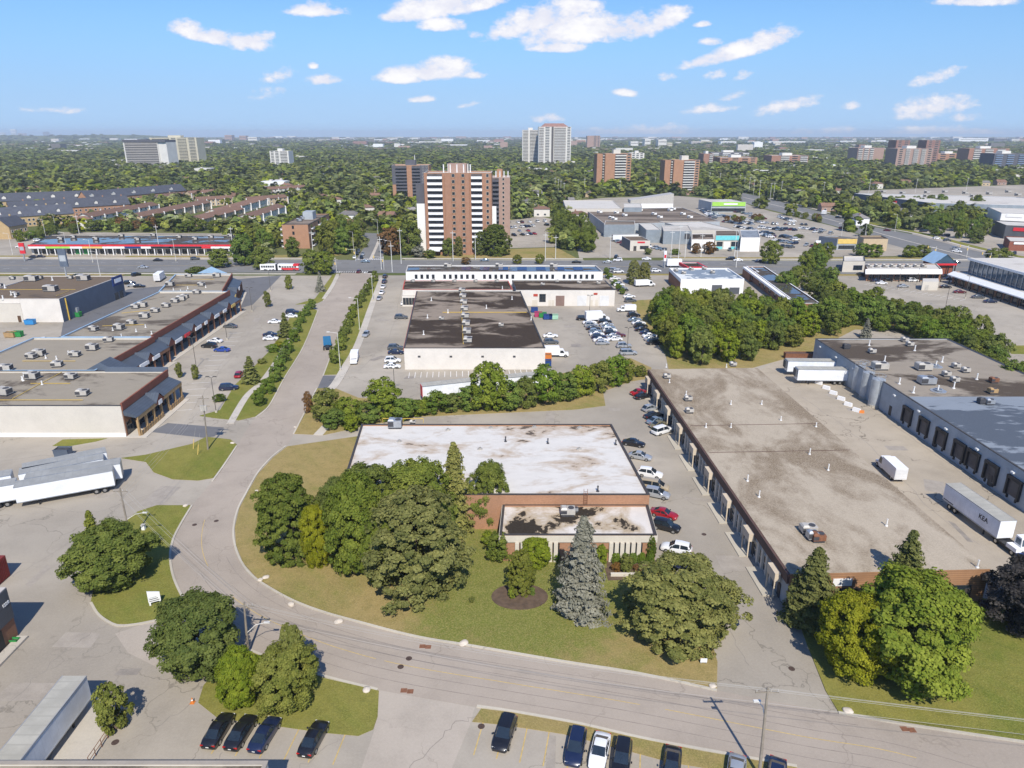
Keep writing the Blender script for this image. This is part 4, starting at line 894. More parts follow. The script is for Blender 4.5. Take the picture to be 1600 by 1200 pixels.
for x, y in ((848, 446), (870, 441), (905, 443), (935, 444), (955, 440)): B4b.unit(x, y, hvac(1.5, 1.1, .9))
B4d = Bld('factory_link', 'narrow dark roofed link between the factory and its white office block', 'factory', (629, 452.5), (801, 452.5), (632, 438.5), 6.0, 'block_white', 'roof_brown', .2, 'bin_red')
for x in (645, 677, 710, 743, 776): B4d.unit(x, 441, hvac(1.6, 1.2, 1.0))
B4c = Bld('office_block', 'two storey white office block with dark panels on its roof, along the arterial', 'office', (634, 424.5), (942, 424.5), (637, 414.5), 9.0, 'render_white', 'roof_puddle', .3, 'coping_light')
for i in range(32):
    if i % 7 in (4,): continue
    B4c.item('window', win(.9, 1.5, 'coping_dark'), 'f', 4+i*(B4c.L-8)/31, 6.3)
for i in range(9):
    sp_ = MB().box(-1.9, 1.9, -2.6, 2.6, .25, .33); 
    if i >= 2: put('solar_panel', CACHE.setdefault('solar', sp_.mesh('solar_panel', 'solar_panel')), B4c.root, (B4c.L*.30+(i-2)*7.5, B4c.D*.5, B4c.zr)).rotation_euler = (.06, 0, 0)
for x in (700, 780, 865): B4c.unit(x, 418, hvac(3.0, 2.0, 1.6))
por = Bld('entrance_porch', 'small glazed white porch on the left side of the factory', 'porch', (628, 462), (649, 462), (629, 457), 4.0, 'block_white', 'roof_pale', .2, 'coping_light')
for i in range(4): por.item('window', win(.85, 2.4, 'coping_dark'), 'f', .8+i*(por.L-1.6)/3, .7)

# --- shopping plaza on the left: four stepped roof sections with an arcade along the car park
def plaza(fl, fr, bl, h, label): return Bld('plaza_section', label, 'shop building', fl, fr, bl, h, 'block_cream', 'roof_plaza', .5, 'coping_blue', 'stepped sections of the shopping plaza')
def sect(fl, fr, br, h): A, B, C = P(*fl, h), P(*fr, h), P(*br, h); return A, B, (A[0]+C[0]-B[0], A[1]+C[1]-B[1])
PA = Bld('plaza_section', 'nearest plaza section with a pale end wall and timber fenced patio', 'shop building', *sect((-140, 634), (188, 634), (262, 579.5), 7.0), 7.0, 'block_cream', 'roof_plaza', .4, 'coping_dark', 'stepped sections of the shopping plaza', True)
PB = Bld('plaza_section', 'second plaza section from the pale end wall, with pale blue rear coping', 'shop building', *sect((-70, 579), (148, 579), (240, 527.5), 7.0), 7.0, 'block_cream', 'roof_plaza', .5, 'coping_blue', 'stepped sections of the shopping plaza', True)
PC = plaza((95, 526.5), (236, 526.5), (249, 455.5), 7.2, 'long third plaza section with a curved water stain on the roof')
PD = plaza((248, 455), (347, 455), (274, 428.5), 7.4, 'farthest plaza section with a blue gable on its rear parapet')
bs = PA.mb().box(-.02, PA.L, -.05, -.003, 0, .9); PA.put('wall_base', bs, 'render_white')
gab = MB(); gab.poly([(-6, 0, 0), (6, 0, 0), (0, 0, 2.6)]); gab.poly([(6, .5, 0), (-6, .5, 0), (0, .5, 2.6)]); gab.poly([(-6, 0, 0), (0, 0, 2.6), (0, .5, 2.6), (-6, .5, 0)]); gab.poly([(0, 0, 2.6), (6, 0, 0), (6, .5, 0), (0, .5, 2.6)])
put('parapet_gable', gab.mesh('parapet_gable', 'coping_blue'), PD.root, PD.loc(331, 427, 7.4))
UN = hvac(2.3, 1.7, 1.3); UB = hvac(2.6, 1.9, 1.6)
for B, pts in ((PA, ((52, 592), (112, 592), (130, 618), (8, 617), (-60, 610), (-40, 590))), (PB, ((62, 556), (90, 573), (118, 557), (145, 547), (170, 534), (50, 560), (10, 580))), (PC, ((187, 515), (147, 517), (206, 507), (226, 497), (243, 488), (260, 480), (223, 480), (212, 482), (274, 473), (283, 470), (289, 466), (308, 459))), (PD, ((266, 447), (315, 447), (295, 433), (339, 433)))):
    for i, (x, y) in enumerate(pts): B.unit(x, y, UB if i % 3 == 0 else UN, rng.uniform(-.2, .2))
    for j in range(5): B.unit(pts[0][0]+rng.uniform(-20, 60), pts[0][1]+rng.uniform(-6, 12), pipe(.9, .12), name='vent_pipe')
def gasline(B, a, b):
    A, C = B.loc(*a), B.loc(*b); MB().bar(A, C, .10, B.zr+.12, B.zr+.22).build('gas_pipe', 'pipe_yellow', B.root)
gasline(PA, (-100, 626), (130, 626)); gasline(PA, (20, 624), (105, 578)); gasline(PA, (48, 600), (110, 600)); gasline(PB, (35, 565), (118, 565)); gasline(PC, (190, 490), (245, 484)); gasline(PD, (275, 446), (312, 446)); gasline(PD, (298, 437), (335, 437)); gasline(PC, (160, 510), (225, 508))
def arcade(B, v0, v1, zr, wid, gables, posts, signs, rail=False, brickp=True):
    L = B.L
    par = B.mb().box(L-.1, L+.25, v0, v1, zr+1.2, B.h+.45); B.put('parapet', par, 'brick_red')
    wall = B.mb().box(L+.005, L+.12, v0, v1, 0, zr+1.2); B.put('storefront_wall', wall, 'brick_brown')
    rf = B.mb(); rf.hexa([(L+.2, v0, zr), (L+wid, v0, zr-.55), (L+wid, v1, zr-.55), (L+.2, v1, zr), (L+.2, v0, zr+1.0), (L+wid+.25, v0, zr-.25), (L+wid+.25, v1, zr-.25), (L+.2, v1, zr+1.0)]); B.put('canopy_roof', rf, 'metal_roof')
    fs = B.mb().box(L+wid-.05, L+wid+.2, v0, v1, zr-1.15, zr-.3); B.put('canopy_fascia', fs, 'wood_timber' if rail else 'brick_brown')
    st = B.mb().box(L+.13, L+wid+1.6, v0-.6, v1, 0, .14); B.put('arcade_walk', st, 'concrete_walk')
    n = posts
    for i in range(n+1):
        v = v0+.3+(v1-v0-.6)*i/n; pm = MB().box(-.22, .22, -.22, .22, .14, zr-1.1); put('post', CACHE.setdefault(('post', round(zr, 2), rail), pm.mesh('post', 'wood_timber' if rail else 'brick_brown')), B.root, (L+B.k*v+wid-.1, v, 0))
    m = int((v1-v0)/4.2)
    for i in range(m):
        v = v0+(i+.5)*(v1-v0)/m; B.item('shop_window', win(3.4, 2.5, 'coping_dark', 'glass', 3, 1), 'r', v, .35, out=.13)
    for gv in gables:
        g = MB(); w = 2.1; z0 = zr-.45; z1 = zr+1.35; x0, x1 = L+.2, L+wid+.45; y = gv
        g.poly([(x1, y-w, z0), (x1, y, z1), (x0, y, z1), (x0, y-w, z0)], 0); g.poly([(x1, y, z1), (x1, y+w, z0), (x0, y+w, z0), (x0, y, z1)], 0)
        g.poly([(x1-.2, y-w, z0-.5), (x1-.2, y+w, z0-.5), (x1-.2, y+w, z0), (x1-.2, y, z1-.15), (x1-.2, y-w, z0)], 1); B.put('gable', g, ['metal_roof', 'brick_red'])
    for (v, wd, mt) in signs:
        s_ = MB().box(-wd/2, wd/2, -.22, -.0, 0, .95); l, r = B.face('r', v, zr-1.25); l = (l[0]+wid+.22, l[1], l[2]); put('shop_sign', CACHE.setdefault(('sign', wd, mt), s_.mesh('shop_sign', mt)), B.root, l, r)
    if rail:
        for i in range(n):
            if i == 3: continue
            va = v0+.3+(v1-v0-.6)*i/n; vb = v0+.3+(v1-v0-.6)*(i+1)/n; r_ = MB(); r_.bar((L+wid+.35, va), (L+wid+.35, vb), .08, .9, 1.15); r_.bar((L+wid+.35, va), (L+wid+.35, vb), .05, .14, .8)
            for j in range(3): r_.box(L+wid+.27, L+wid+.43, va+(vb-va)*j/3-.08, va+(vb-va)*j/3+.08, .14, 1.35)
            B.put('patio_fence', r_, 'wood_timber')
arcade(PA, 0.2, PA.D-.4, 4.7, 2.8, (PA.D*.46,), 6, ((PA.D*.46, 1.6, 'white_sign'),), True)
arcade(PB, 3.0, PB.D, 4.7, 3.8, (6, PB.D*.62), 6, ((PB.D*.5, 4.5, 'white_sign'), (PB.D*.72, 3.8, 'white_sign')))
arcade(PC, .2, PC.D, 4.8, 3.4, (3.5, 19, 33, 48), 12, ((8, 4.5, 'white_sign'), (14, 3.5, 'red_sign'), (22, 4.5, 'white_sign'), (28, 2.0, 'white_sign'), (37, 4.0, 'white_sign'), (44, 3, 'white_sign'), (52, 3.4, 'yellow_sign')))
arcade(PD, .2, PD.D, 5.0, 3.4, (12,), 7, ((6, 3.2, 'yellow_sign'), (20, 3.0, 'white_sign')))
bg_ = PB.mb(); bx0 = PB.L-3.5; hw_ = 4.2; cx_ = bx0+hw_; bg_.poly([(bx0, 1.2, 6.4), (cx_+hw_, 1.2, 6.4), (cx_, 1.2, 8.6)], 1); bg_.poly([(bx0, 1.2, 6.4), (cx_, 1.2, 8.6), (cx_, 6, 8.6), (bx0, 6, 6.4)], 0); bg_.poly([(cx_, 1.2, 8.6), (cx_+hw_, 1.2, 6.4), (cx_+hw_, 6, 6.4), (cx_, 6, 8.6)], 0); PB.put('corner_gable', bg_, ['metal_roof', 'wall_slate'])
pbk = PA.mb().box(PA.L*.66, PA.L+.2, PA.D-.35, PA.D-.05, 6.9, 8.0); PA.put('rear_parapet', pbk, 'wall_slate')

# --- box store behind the plaza and the pale stock building beside it
BX = Bld('box_store', 'dark walled box store with brown roof and blue corner sign behind the plaza', 'store', (-60, 467), (92, 467), (60, 431), 8.0, 'block_white', 'roof_box', .25, 'coping_light')
dw = BX.mb().box(BX.L+.004, BX.L+.1, 0, BX.D, 0, 7.9); BX.put('side_cladding', dw, 'wall_slate')
BX.item('store_sign', boxmesh('store_sign', 7, .4, 3.4, 'blue_sign'), 'r', BX.D-4.5, 5.4, out=.1); BX.item('sign_lettering', boxmesh('sign_lettering', 4.6, .1, 1.5, 'white_sign'), 'r', BX.D-4.5, 6.4, out=.52)
for i in range(2): BX.item('entrance_door', boxmesh('entrance_door', 2.4, .06, 2.8, 'glass'), 'r', BX.D-3-i*3.4, 0, out=.11)
BX.item('gas_riser', boxmesh('gas_riser', .35, .3, 7.6, 'pipe_yellow'), 'r', 3.0, 0, out=.11); BX.item('meter_cabinet', boxmesh('meter_cabinet', 1.2, .6, 3.2, 'steel_grey'), 'r', 8, 0, out=.11)
for i, (x, y) in enumerate(((50, 439), (131, 438), (80, 455), (63, 436), (20, 437), (25, 462), (0, 448), (110, 436), (-20, 456))): BX.unit(x, y, hvac(4.2, 2.6, 2.0) if i < 3 else hvac(1.8, 1.4, 1.2))
for x, y in ((18, 461), (24, 464), (8, 450), (82, 438), (5, 468)): BX.unit(x, y, pipe(1.4, .2), name='vent_pipe')
gasline(BX, (-40, 453), (118, 453)); gasline(BX, (88, 463), (108, 455))
ST = Bld('stock_building', 'pale block stock building with a grey roll up door beside the box store', 'storage building', (-40, 474), (31, 474), (-30, 467.5), 6.5, 'block_cream', 'roof_box', .25, 'coping_light')
ST.item('roll_up_door', boxmesh('roll_up_door', 3.5, .06, 3.4, 'rollup'), 'r', 3, .05); ST.item('door', boxmesh('door', 1.1, .06, 2.2, 'door_brown'), 'f', ST.L-1.3, .05); ST.item('roll_up_door', boxmesh('roll_up_door', 3.0, .06, 3.2, 'rollup'), 'f', ST.L-13, .05)

# --- strip mall beyond the arterial on the left
SM = Bld('strip_mall', 'long low strip mall with a red and white fascia and puddled dark roof', 'shop building', (47, 382), (362, 382), (80, 367), 5.2, 'block_cream', 'roof_puddle', .3, 'coping_dark')
cn = SM.mb().box(-.3, SM.L+.3, -2.6, -.01, 3.5, 3.75).box(-.3, SM.L+.3, -2.7, -2.4, 3.5, 4.6); SM.put('canopy', cn, 'white_sign')
SM.put('canopy_stripe', SM.mb().box(-.35, SM.L+.35, -2.8, -2.3, 4.6, 5.5), 'red_sign')
for i in range(24):
    s = 3+i*(SM.L-6)/23; SM.item('shop_window', win(3.2, 2.4, 'coping_dark', 'bin_green' if i in (5, 6) else 'glass', 2, 1), 'f', s, .3); 
    SM.item('post', boxmesh('post', .4, .3, 3.5, 'render_white'), 'f', s+2.2, 0, out=2.2)
for s, w, m in ((.15, .12, 'green_sign'), (.32, .10, 'yellow_sign'), (.52, .08, 'blue_sign'), (.66, .10, 'plastic_black'), (.78, .16, 'plastic_black'), (.88, .05, 'red_sign')): SM.item('shop_sign', boxmesh('shop_sign', SM.L*w, .15, .9, m), 'f', SM.L*s, 3.6, out=2.72)
for x, y in ((115, 372), (150, 375), (190, 370), (215, 376), (280, 372), (305, 375), (240, 369), (330, 372), (360, 370), (95, 375)): SM.unit(x, y, hvac(2.6, 2.0, 1.5))

# --- shops and mall on the right beyond the arterial
MA = Bld('shopping_mall', 'wide low mall with a streaked dark brown roof and small white roof units', 'mall', (945, 350), (1125, 346), (914, 327), 7.0, 'block_grey', 'roof_mall', .25, 'coping_light')
for x, y in ((976, 338), (1031, 341), (1078, 341), (1067, 336), (1022, 336), (963, 334), (937, 333), (935, 329), (948, 328), (964, 328), (1000, 330), (1047, 330), (1052, 328), (955, 342), (960, 344)): MA.unit(x, y, hvac(3.2, 2.2, 1.6, 'pvc_white'))
def shopbox(label, fl, fr, bl, h, wall, roof, name='shop', cat='shop building', cop='coping_light', grp=None): return Bld(name, label, cat, fl, fr, bl, h, wall, roof, .3, cop, grp)
M2 = shopbox('grey loading end of the mall with white trailers at its doors', (944, 351), (992, 351), (946, 345), 7.5, 'corrugated', 'roof_mall')
M3 = shopbox('grey stepped mall block behind the small diner', (1010, 359), (1033, 359), (998, 349), 7.5, 'corrugated', 'roof_pale')
M4 = shopbox('wide grey wall of the mall with a square louvre', (1037, 361), (1081, 361), (1034, 352), 7.5, 'corrugated', 'roof_pale'); M4.item('louvre', boxmesh('louvre', 3, .1, 3, 'hvac_dark'), 'f', M4.L*.85, 3)
M5 = shopbox('low pale shop left of the turquoise store front', (1081, 374), (1116, 374), (1081, 365), 6, 'render_white', 'roof_brown')
M6 = shopbox('store with a turquoise front and three wide windows', (1118, 368), (1156, 368), (1118, 360), 7.5, 'block_cream', 'roof_mall')
M6.item('fascia', boxmesh('fascia', M6.L*.96, .3, 2.4, 'teal_sign'), 'f', M6.L/2, 5)
for i in range(3): M6.item('shop_window', win(M6.L*.25, 2.6, 'block_cream', 'glass' if i != 1 else 'white_sign'), 'f', M6.L*(.2+.3*i), 1.6); M6.item('window_panel', boxmesh('window_panel', M6.L*.25, .05, 1.4, 'teal_sign' if i != 1 else 'white_sign'), 'f', M6.L*(.2+.3*i), .1)
M7 = shopbox('cream shop with a tall blank front right of the turquoise store', (1158, 371), (1188, 371), (1156, 359), 7.5, 'render_white', 'roof_blue')
M8 = shopbox('long pale low shop block with a flat tan roof in front of the mall', (1080, 359), (1150, 359), (1030, 345.5), 7, 'block_cream', 'roof_pale'); M8.item('shop_window', win(8, 2, 'coping_dark'), 'f', M8.L*.2, 2.5)
M9 = shopbox('flat roofed pale department store behind the mall', (885, 326), (972, 326), (880, 313), 9, 'block_cream', 'roof_pale')
M10 = shopbox('white angular roofed mall entrance block', (985, 318), (1052, 318), (987, 312), 8, 'render_white', 'roof_pale')
wg = MB(); wl_ = M10.L; wg.hexa([(0, 0, 8), (wl_, 0, 8), (wl_, 14, 8), (0, 14, 8), (0, 0, 10.5), (wl_, 0, 15.5), (wl_, 14, 15.5), (0, 14, 10.5)]); wg.build('wedge_roof', 'hvac', M10.root)
M11 = shopbox('pale grey cubic block on the mall roof', (975, 324), (1003, 324), (975, 318), 10, 'corrugated', 'roof_pale')
GS = shopbox('discount store with a lime green fascia beyond the mall car park', (1112, 316), (1166, 316), (1092, 311.5), 8, 'block_grey', 'roof_pale')
GS.item('fascia', boxmesh('fascia', GS.L*.96, .5, 3.2, 'green_sign'), 'f', GS.L/2, 5); GS.item('sign_lettering', boxmesh('sign_lettering', GS.L*.4, .2, 1.2, 'white_sign'), 'f', GS.L*.55, 6, out=.5)
for i in range(6): GS.item('shop_window', win(4.5, 2.4, 'coping_dark'), 'f', GS.L*(.1+.16*i), .8)
DN = shopbox('small diner with a cream front, red script sign and dark blue side', (985, 376), (1016, 376), (972, 369), 5.5, 'block_cream', 'roof_box', 'diner', 'restaurant')
DN.item('sign', boxmesh('sign', 4, .15, .8, 'red_sign'), 'f', DN.L*.55, 4.2); DN.item('shop_window', win(4.5, 1.6, 'coping_dark'), 'f', DN.L*.72, 1); DN.item('door', boxmesh('door', 1.6, .1, 2.6, 'coping_dark'), 'f', DN.L*.25, 0)
DN.put('side_panel', DN.mb().box(-.1, -.005, 0, DN.D, 0, 5.4), 'wall_slate')
WS = Bld('white_garage', 'white walled garage with blue puddles on its flat roof', 'garage', (1064, 436), (1163, 436), (1046, 419), 6.0, 'render_white', 'roof_whitepool', .5, 'render_white')
WS.put('side_brick', WS.mb().box(-.1, -.005, 0, WS.D, 0, 4.6), 'brick_brown'); WS.item('roll_up_door', boxmesh('roll_up_door', 4, .08, 3.6, 'wall_dark'), 'f', WS.L*.58, .05); WS.item('door', boxmesh('door', 1.2, .08, 2.4, 'hvac'), 'f', WS.L*.74, .05); WS.item('roll_up_door', boxmesh('roll_up_door', 4, .08, 2.6, 'wall_dark'), 'f', WS.L*.86, .05)
for x, y in ((1068, 428), (1056, 424), (1113, 427), (1080, 422), (1100, 421)): WS.unit(x, y, hvac(1.8, 1.4, 1.1))
RC = Bld('car_wash', 'car wash kiosk with a bright red band round its sloped roof', 'kiosk', (1075, 417), (1103, 417), (1062, 410), 5.5, 'render_white', 'roof_brown', .3, 'red_sign')
RC.put('fascia', RC.mb().box(-.4, RC.L+.4, -.4, -.02, 4.3, 5.6).box(RC.L+.02, RC.L+.4, 0, RC.D, 4.3, 5.6).box(-.4, -.02, 0, RC.D, 4.3, 5.6), 'red_sign')
GB = Bld('gas_station', 'low dark brick gas station shop with a wet flat roof and pale edge', 'gas station', (1246, 474), (1282, 474), (1166, 416), 4.5, 'brick_brown', 'roof_puddle', .3, 'render_white')
GB.put('canopy_edge', GB.mb().box(-1.5, -.02, 0, GB.D, 3.5, 4.3), 'render_white')
for i in range(7): GB.item('window', win(2.6, 1.6, 'coping_dark'), 'l', 4+i*7.5, 1)
G2 = Bld('gas_station_kiosk', 'small brick kiosk with white roof edge and pink stripe beside the gas station', 'kiosk', (1172, 425), (1186, 425), (1161, 417), 4.2, 'brick_brown', 'roof_pale', .3, 'render_white')
G2.put('stripe', G2.mb().box(-.1, G2.L+.1, -.1, -.01, 3.2, 3.6), 'bin_pink'); G2.item('shop_window', win(2.6, 1.6), 'f', G2.L*.6, .8)

# --- right hand plaza with white canopy, blue gable and glazed block
RP = Bld('plaza_arcade', 'low brick plaza wing with a long white canopy roof and dark shop fronts', 'shop building', (1356, 421), (1472, 421), (1352, 412), 5.0, 'brick_brown', 'roof_pale', .3, 'coping_light')
RP.put('canopy', RP.mb().hexa([(-1, -2.4, 3.4), (RP.L, -2.4, 3.4), (RP.L, 0, 3.9), (-1, 0, 3.9), (-1, -2.4, 3.8), (RP.L, -2.4, 3.8), (RP.L, 0, 5.1), (-1, 0, 5.1)]), 'white_sign')
for i in range(11): RP.item('shop_window', win(2.2, 2.2, 'coping_dark'), 'f', 2+i*(RP.L-4)/10, .4); RP.item('post', boxmesh('post', .3, .3, 3.3, 'plastic_black'), 'f', 1+i*(RP.L-2)/10, 0, out=2.1)
for i in range(8): put('rooftop_unit', hvac(2.2, 1.6, 1.2), RP.root, (4+i*(RP.L-8)/7, RP.D*.5, RP.zr))
RQ = Bld('glazed_plaza_block', 'dark glazed plaza block with white roof edge at the right border', 'shop building', (1640, 470), (1900, 470), (1490, 424), 5.0, 'brick_brown', 'roof_pale', .3, 'coping_light')
RQ.put('canopy', RQ.mb().hexa([(-2.4, 0, 3.4), (0, 0, 3.9), (0, RQ.D, 3.9), (-2.4, RQ.D, 3.4), (-2.4, 0, 3.8), (0, 0, 5.1), (0, RQ.D, 5.1), (-2.4, RQ.D, 3.8)]), 'white_sign')
for i in range(12): RQ.item('shop_window', win(2.6, 2.2, 'coping_dark'), 'l', 3+i*(RQ.D-6)/11, .4); RQ.item('post', boxmesh('post', .3, .3, 3.3, 'plastic_black'), 'l', 2+i*(RQ.D-4)/11, 0, out=2.1)
up = RQ.mb().box(4, RQ.L*.9, 14, RQ.D-3, 4.6, 10.5); RQ.put('upper_floor', up, 'glass_blue'); RQ.put('upper_roof', RQ.mb().box(3.6, RQ.L*.9+.4, 13.6, RQ.D-2.6, 10.5, 11.1), 'roof_pale'); RQ.put('roof_edge', RQ.mb().box(3.3, 3.62, 13.3, RQ.D-2.3, 10.3, 11.2).box(3.3, RQ.L*.9, 13.3, 13.58, 10.3, 11.2), 'white_sign')
for i in range(14): put('mullion', CACHE.setdefault('mul', MB().box(-.12, .12, -.12, .12, 4.7, 10.4).mesh('mullion', 'steel_grey')), RQ.root, (3.85+RQ.k*(14.5+i*(RQ.D-18)/13), 14.5+i*(RQ.D-18)/13, 0))
for i in range(14): put('mullion', CACHE['mul'], RQ.root, (5+RQ.k*14+i*(RQ.L*.85)/13, 13.85, 0))
cg = thing('corner_pavilion', 'blue gabled corner pavilion with red trim between the two plaza wings', 'pavilion', P(1472, 428))
g = MB(); g.box(-4.4, 4.4, 0, 9, 0, 5.0); g.build('wall', 'brick_red', cg)
g = MB(); g.poly([(-5.4, -1.2, 4.8), (0, -1.2, 9), (0, 10, 9), (-5.4, 10, 4.8)]); g.poly([(0, -1.2, 9), (5.4, -1.2, 4.8), (5.4, 10, 4.8), (0, 10, 9)]); g.build('roof', 'coping_blue', cg)
g = MB(); g.poly([(-5, -1, 4.9), (5, -1, 4.9), (0, -1, 8.8)]); g.build('gable_glass', 'glass_blue', cg); MB().box(-5, 5, -1.35, -.98, 4.1, 4.9).build('trim', 'red_sign', cg)
for q in (-4.6, -1.6, 1.6, 4.6): MB().box(q-.18, q+.18, -1.3, -1.0, 0, 4.1).build('post', 'plastic_black', cg)
keep([(P(1472, 428)[0]-8, P(1472, 428)[1]-3), (P(1472, 428)[0]+8, P(1472, 428)[1]-3), (P(1472, 428)[0]+8, P(1472, 428)[1]+15), (P(1472, 428)[0]-8, P(1472, 428)[1]+15)])
CB = Bld('storage_box', 'cream windowless storage box standing in the right plaza car park', 'shed', (1442, 440), (1467, 440), (1442, 435), 3.6, 'block_cream', 'roof_pale', .1, None); CB.item('door', boxmesh('door', 1.4, .06, 2.2, 'hvac'), 'f', 2, .05)
PW = Bld('pale_shop', 'low pale roofed shop partly behind trees left of the white canopy', 'shop building', (1318, 408), (1352, 408), (1318, 400), 5, 'block_cream', 'roof_pale'); PW.item('shop_window', win(4, 2, 'blue_sign'), 'f', PW.L*.7, 1)
YS = Bld('yellow_front_shop', 'small store with a yellow sign front and dark blue side by the cross street', 'shop building', (1309, 373), (1340, 373), (1280, 369), 6, 'block_grey', 'roof_box'); YS.item('fascia', boxmesh('fascia', YS.L*.95, .3, 2.6, 'yellow_sign'), 'f', YS.L/2, 3.3); YS.put('side_panel', YS.mb().box(-.1, -.005, 0, YS.D, 0, 5.8), 'wall_slate'); YS.item('shop_window', win(YS.L*.8, 1.8, 'coping_dark', 'glass', 4), 'f', YS.L/2, .5)
YT = Bld('brown_front_shop', 'small tan block shop with two dark openings beside the yellow front store', 'shop building', (1350, 373), (1388, 373), (1341, 368), 6.5, 'siding_tan', 'roof_box'); [YT.item('shop_window', win(2.8, 2.6, 'coping_dark'), 'f', YT.L*f, .5) for f in (.3, .7)]
BG = Bld('big_box_store', 'huge pale roofed big box store with a red entrance patch, right of the cross street', 'store', (1455, 317), (1760, 325), (1335, 302), 9, 'corrugated', 'roof_pale', .3, 'render_white', base=0)
BG.put('side_wall', BG.mb().box(-.12, -.004, 0, BG.D, 0, 8.8), 'wall_slate'); BG.item('entrance', boxmesh('entrance', 9, 1.0, 7, 'red_sign'), 'l', BG.D*.45, 0)
for x, y in ((1380, 301), (1448, 302), (1476, 301), (1508, 303), (1520, 308), (1545, 304), (1575, 301), (1590, 306), (1447, 308), (1410, 303)): BG.unit(x, y, hvac(4.5, 3.2, 2.2))
B5r = Bld('white_warehouse', 'white roofed warehouse behind trees at the right border', 'warehouse', (1565, 333), (1760, 340), (1540, 322), 7, 'render_white', 'roof_pale')
B5r.item('fascia', boxmesh('fascia', 10, .3, 2, 'white_sign'), 'f', 8, 4.5)
DB = Bld('dark_store', 'dark walled store with red brick shop fronts at the right border', 'store', (1572, 352), (1760, 362), (1552, 344), 8, 'wall_dark', 'roof_pale'); DB.item('fascia', boxmesh('fascia', 12, .3, 2, 'red_sign'), 'f', 10, 5)
RB = Bld('red_brick_shop', 'low red brick shop with a white sign band by the junction at right', 'shop building', (1578, 377), (1760, 383), (1570, 369), 5, 'brick_red', 'roof_pale'); RB.item('fascia', boxmesh('fascia', 14, .25, 1.2, 'white_sign'), 'f', 9, 3.5)

# --- apartment slab and point blocks
def tower(name, label, xl, xr, yb, yt, depth, wall, floors, cols, balc='concrete_light', rec='recess', roofm='roof_pale', ang=0.0, sidew='', pent=True, sidecols=(), group=None, bh=.42):
    """cols: (from, to, kind) fractions of the front; kind b balcony, w window column, s window band"""
    A, Bp = P(xl, yb), P(xr, yb); h = ZAT((xl+xr)/2, yt, A[1]); L = Bp[0]-A[0]
    B = Bld(name, label, 'apartment building', A, (A[0]+L*math.cos(ang), A[1]+L*math.sin(ang)), (A[0]-depth*math.sin(ang), A[1]+depth*math.cos(ang)), h, wall, roofm, .6, 'coping_light', group, True)
    B.sub = False; fh = h/floors; L = B.L
    for (a, b, kind) in cols:
        w = L*(b-a); c = L*(a+b)/2
        if kind == 'b':
            me = MB().box(-w/2, w/2, -1.35, -.05, 0, .18).box(-w/2, w/2, -1.4, -1.28, 0, fh*bh).box(-w/2, -w/2+.12, -1.3, -.05, 0, fh*bh).box(w/2-.12, w/2, -1.3, -.05, 0, fh*bh).mesh('balcony', balc)
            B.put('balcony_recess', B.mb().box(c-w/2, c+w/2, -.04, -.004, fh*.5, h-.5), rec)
            for i in range(1, floors): B.item('balcony', me, 'f', c, i*fh)
        else:
            me = win(round(w*.9, 2), round(fh*.5, 2), 'panel_cream', 'glass')
            for i in range(floors): B.item('window', me, 'f', c, i*fh+fh*.3)
    for (f, a, b, kind) in sidecols:
        w = B.D*(b-a); c = B.D*(a+b)/2
        if kind == 'b':
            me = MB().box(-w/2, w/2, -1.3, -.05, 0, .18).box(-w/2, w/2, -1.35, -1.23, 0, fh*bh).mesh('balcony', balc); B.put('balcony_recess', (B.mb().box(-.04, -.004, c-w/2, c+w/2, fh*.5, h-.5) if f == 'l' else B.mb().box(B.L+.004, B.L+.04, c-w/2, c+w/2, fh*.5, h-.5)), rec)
        else: me = win(round(w*.9, 2), round(fh*.5, 2), 'panel_cream', 'glass')
        for i in range(1, floors): B.item('balcony' if kind == 'b' else 'window', me, f, c, i*fh+(0 if kind == 'b' else fh*.3))
    if pent: B.put('penthouse', B.mb().box(L*.35, L*.62, B.D*.3, B.D*.7, h-.6, h+4.2), pent if isinstance(pent, str) else 'concrete_light')
    return B
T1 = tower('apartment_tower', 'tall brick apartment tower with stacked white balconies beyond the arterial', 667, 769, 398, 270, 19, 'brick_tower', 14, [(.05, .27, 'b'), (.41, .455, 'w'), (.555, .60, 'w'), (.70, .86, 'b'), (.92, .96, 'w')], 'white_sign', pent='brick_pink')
T1.put('centre_bay', T1.mb().box(T1.L*.31, T1.L*.405, -1.2, -.01, 0, T1.h).box(T1.L*.46, T1.L*.55, -1.2, -.01, 0, T1.h).box(T1.L*.605, T1.L*.67, -1.2, -.01, 0, T1.h), 'brick_tower')
T1.put('side_screen', T1.mb().box(-5.0, -.05, 6, 10, 0, T1.h*.62), 'render_white'); T1.put('side_screen', T1.mb().box(-5.02, -.03, 5.98, 10.02, T1.h*.62, T1.h*.86), 'cladding_grey'); T1.put('side_screen', T1.mb().box(T1.L+.05, T1.L+2.2, 6, 10, 0, T1.h*.58), 'render_white')
for i in range(9): put('antenna', pipe(4.5, .3), T1.root, (T1.L*(.28+.05*i), T1.D*(.3+.4*(i % 2)), T1.h-.6))
T1.put('entrance_canopy', T1.mb().box(1, T1.L*.22, -7, -.05, 2.8, 3.2), 'white_sign')
T1b = tower('apartment_tower', 'grey and pink rear wing of the brick tower with dark balconies on its right', 766, 797, 372, 277, 18, 'brick_pink', 14, [(.12, .45, 'b'), (.62, .72, 'w')], 'cladding_grey', pent='brick_orange')
T1b.put('cladding', T1b.mb().box(-.05, T1b.L*.1, -.06, -.01, T1b.h*.45, T1b.h-.2), 'cladding_grey')
for i in range(5): put('antenna', pipe(4, .3), T1b.root, (T1b.L*(.1+.2*i), 5, T1b.h-.6))
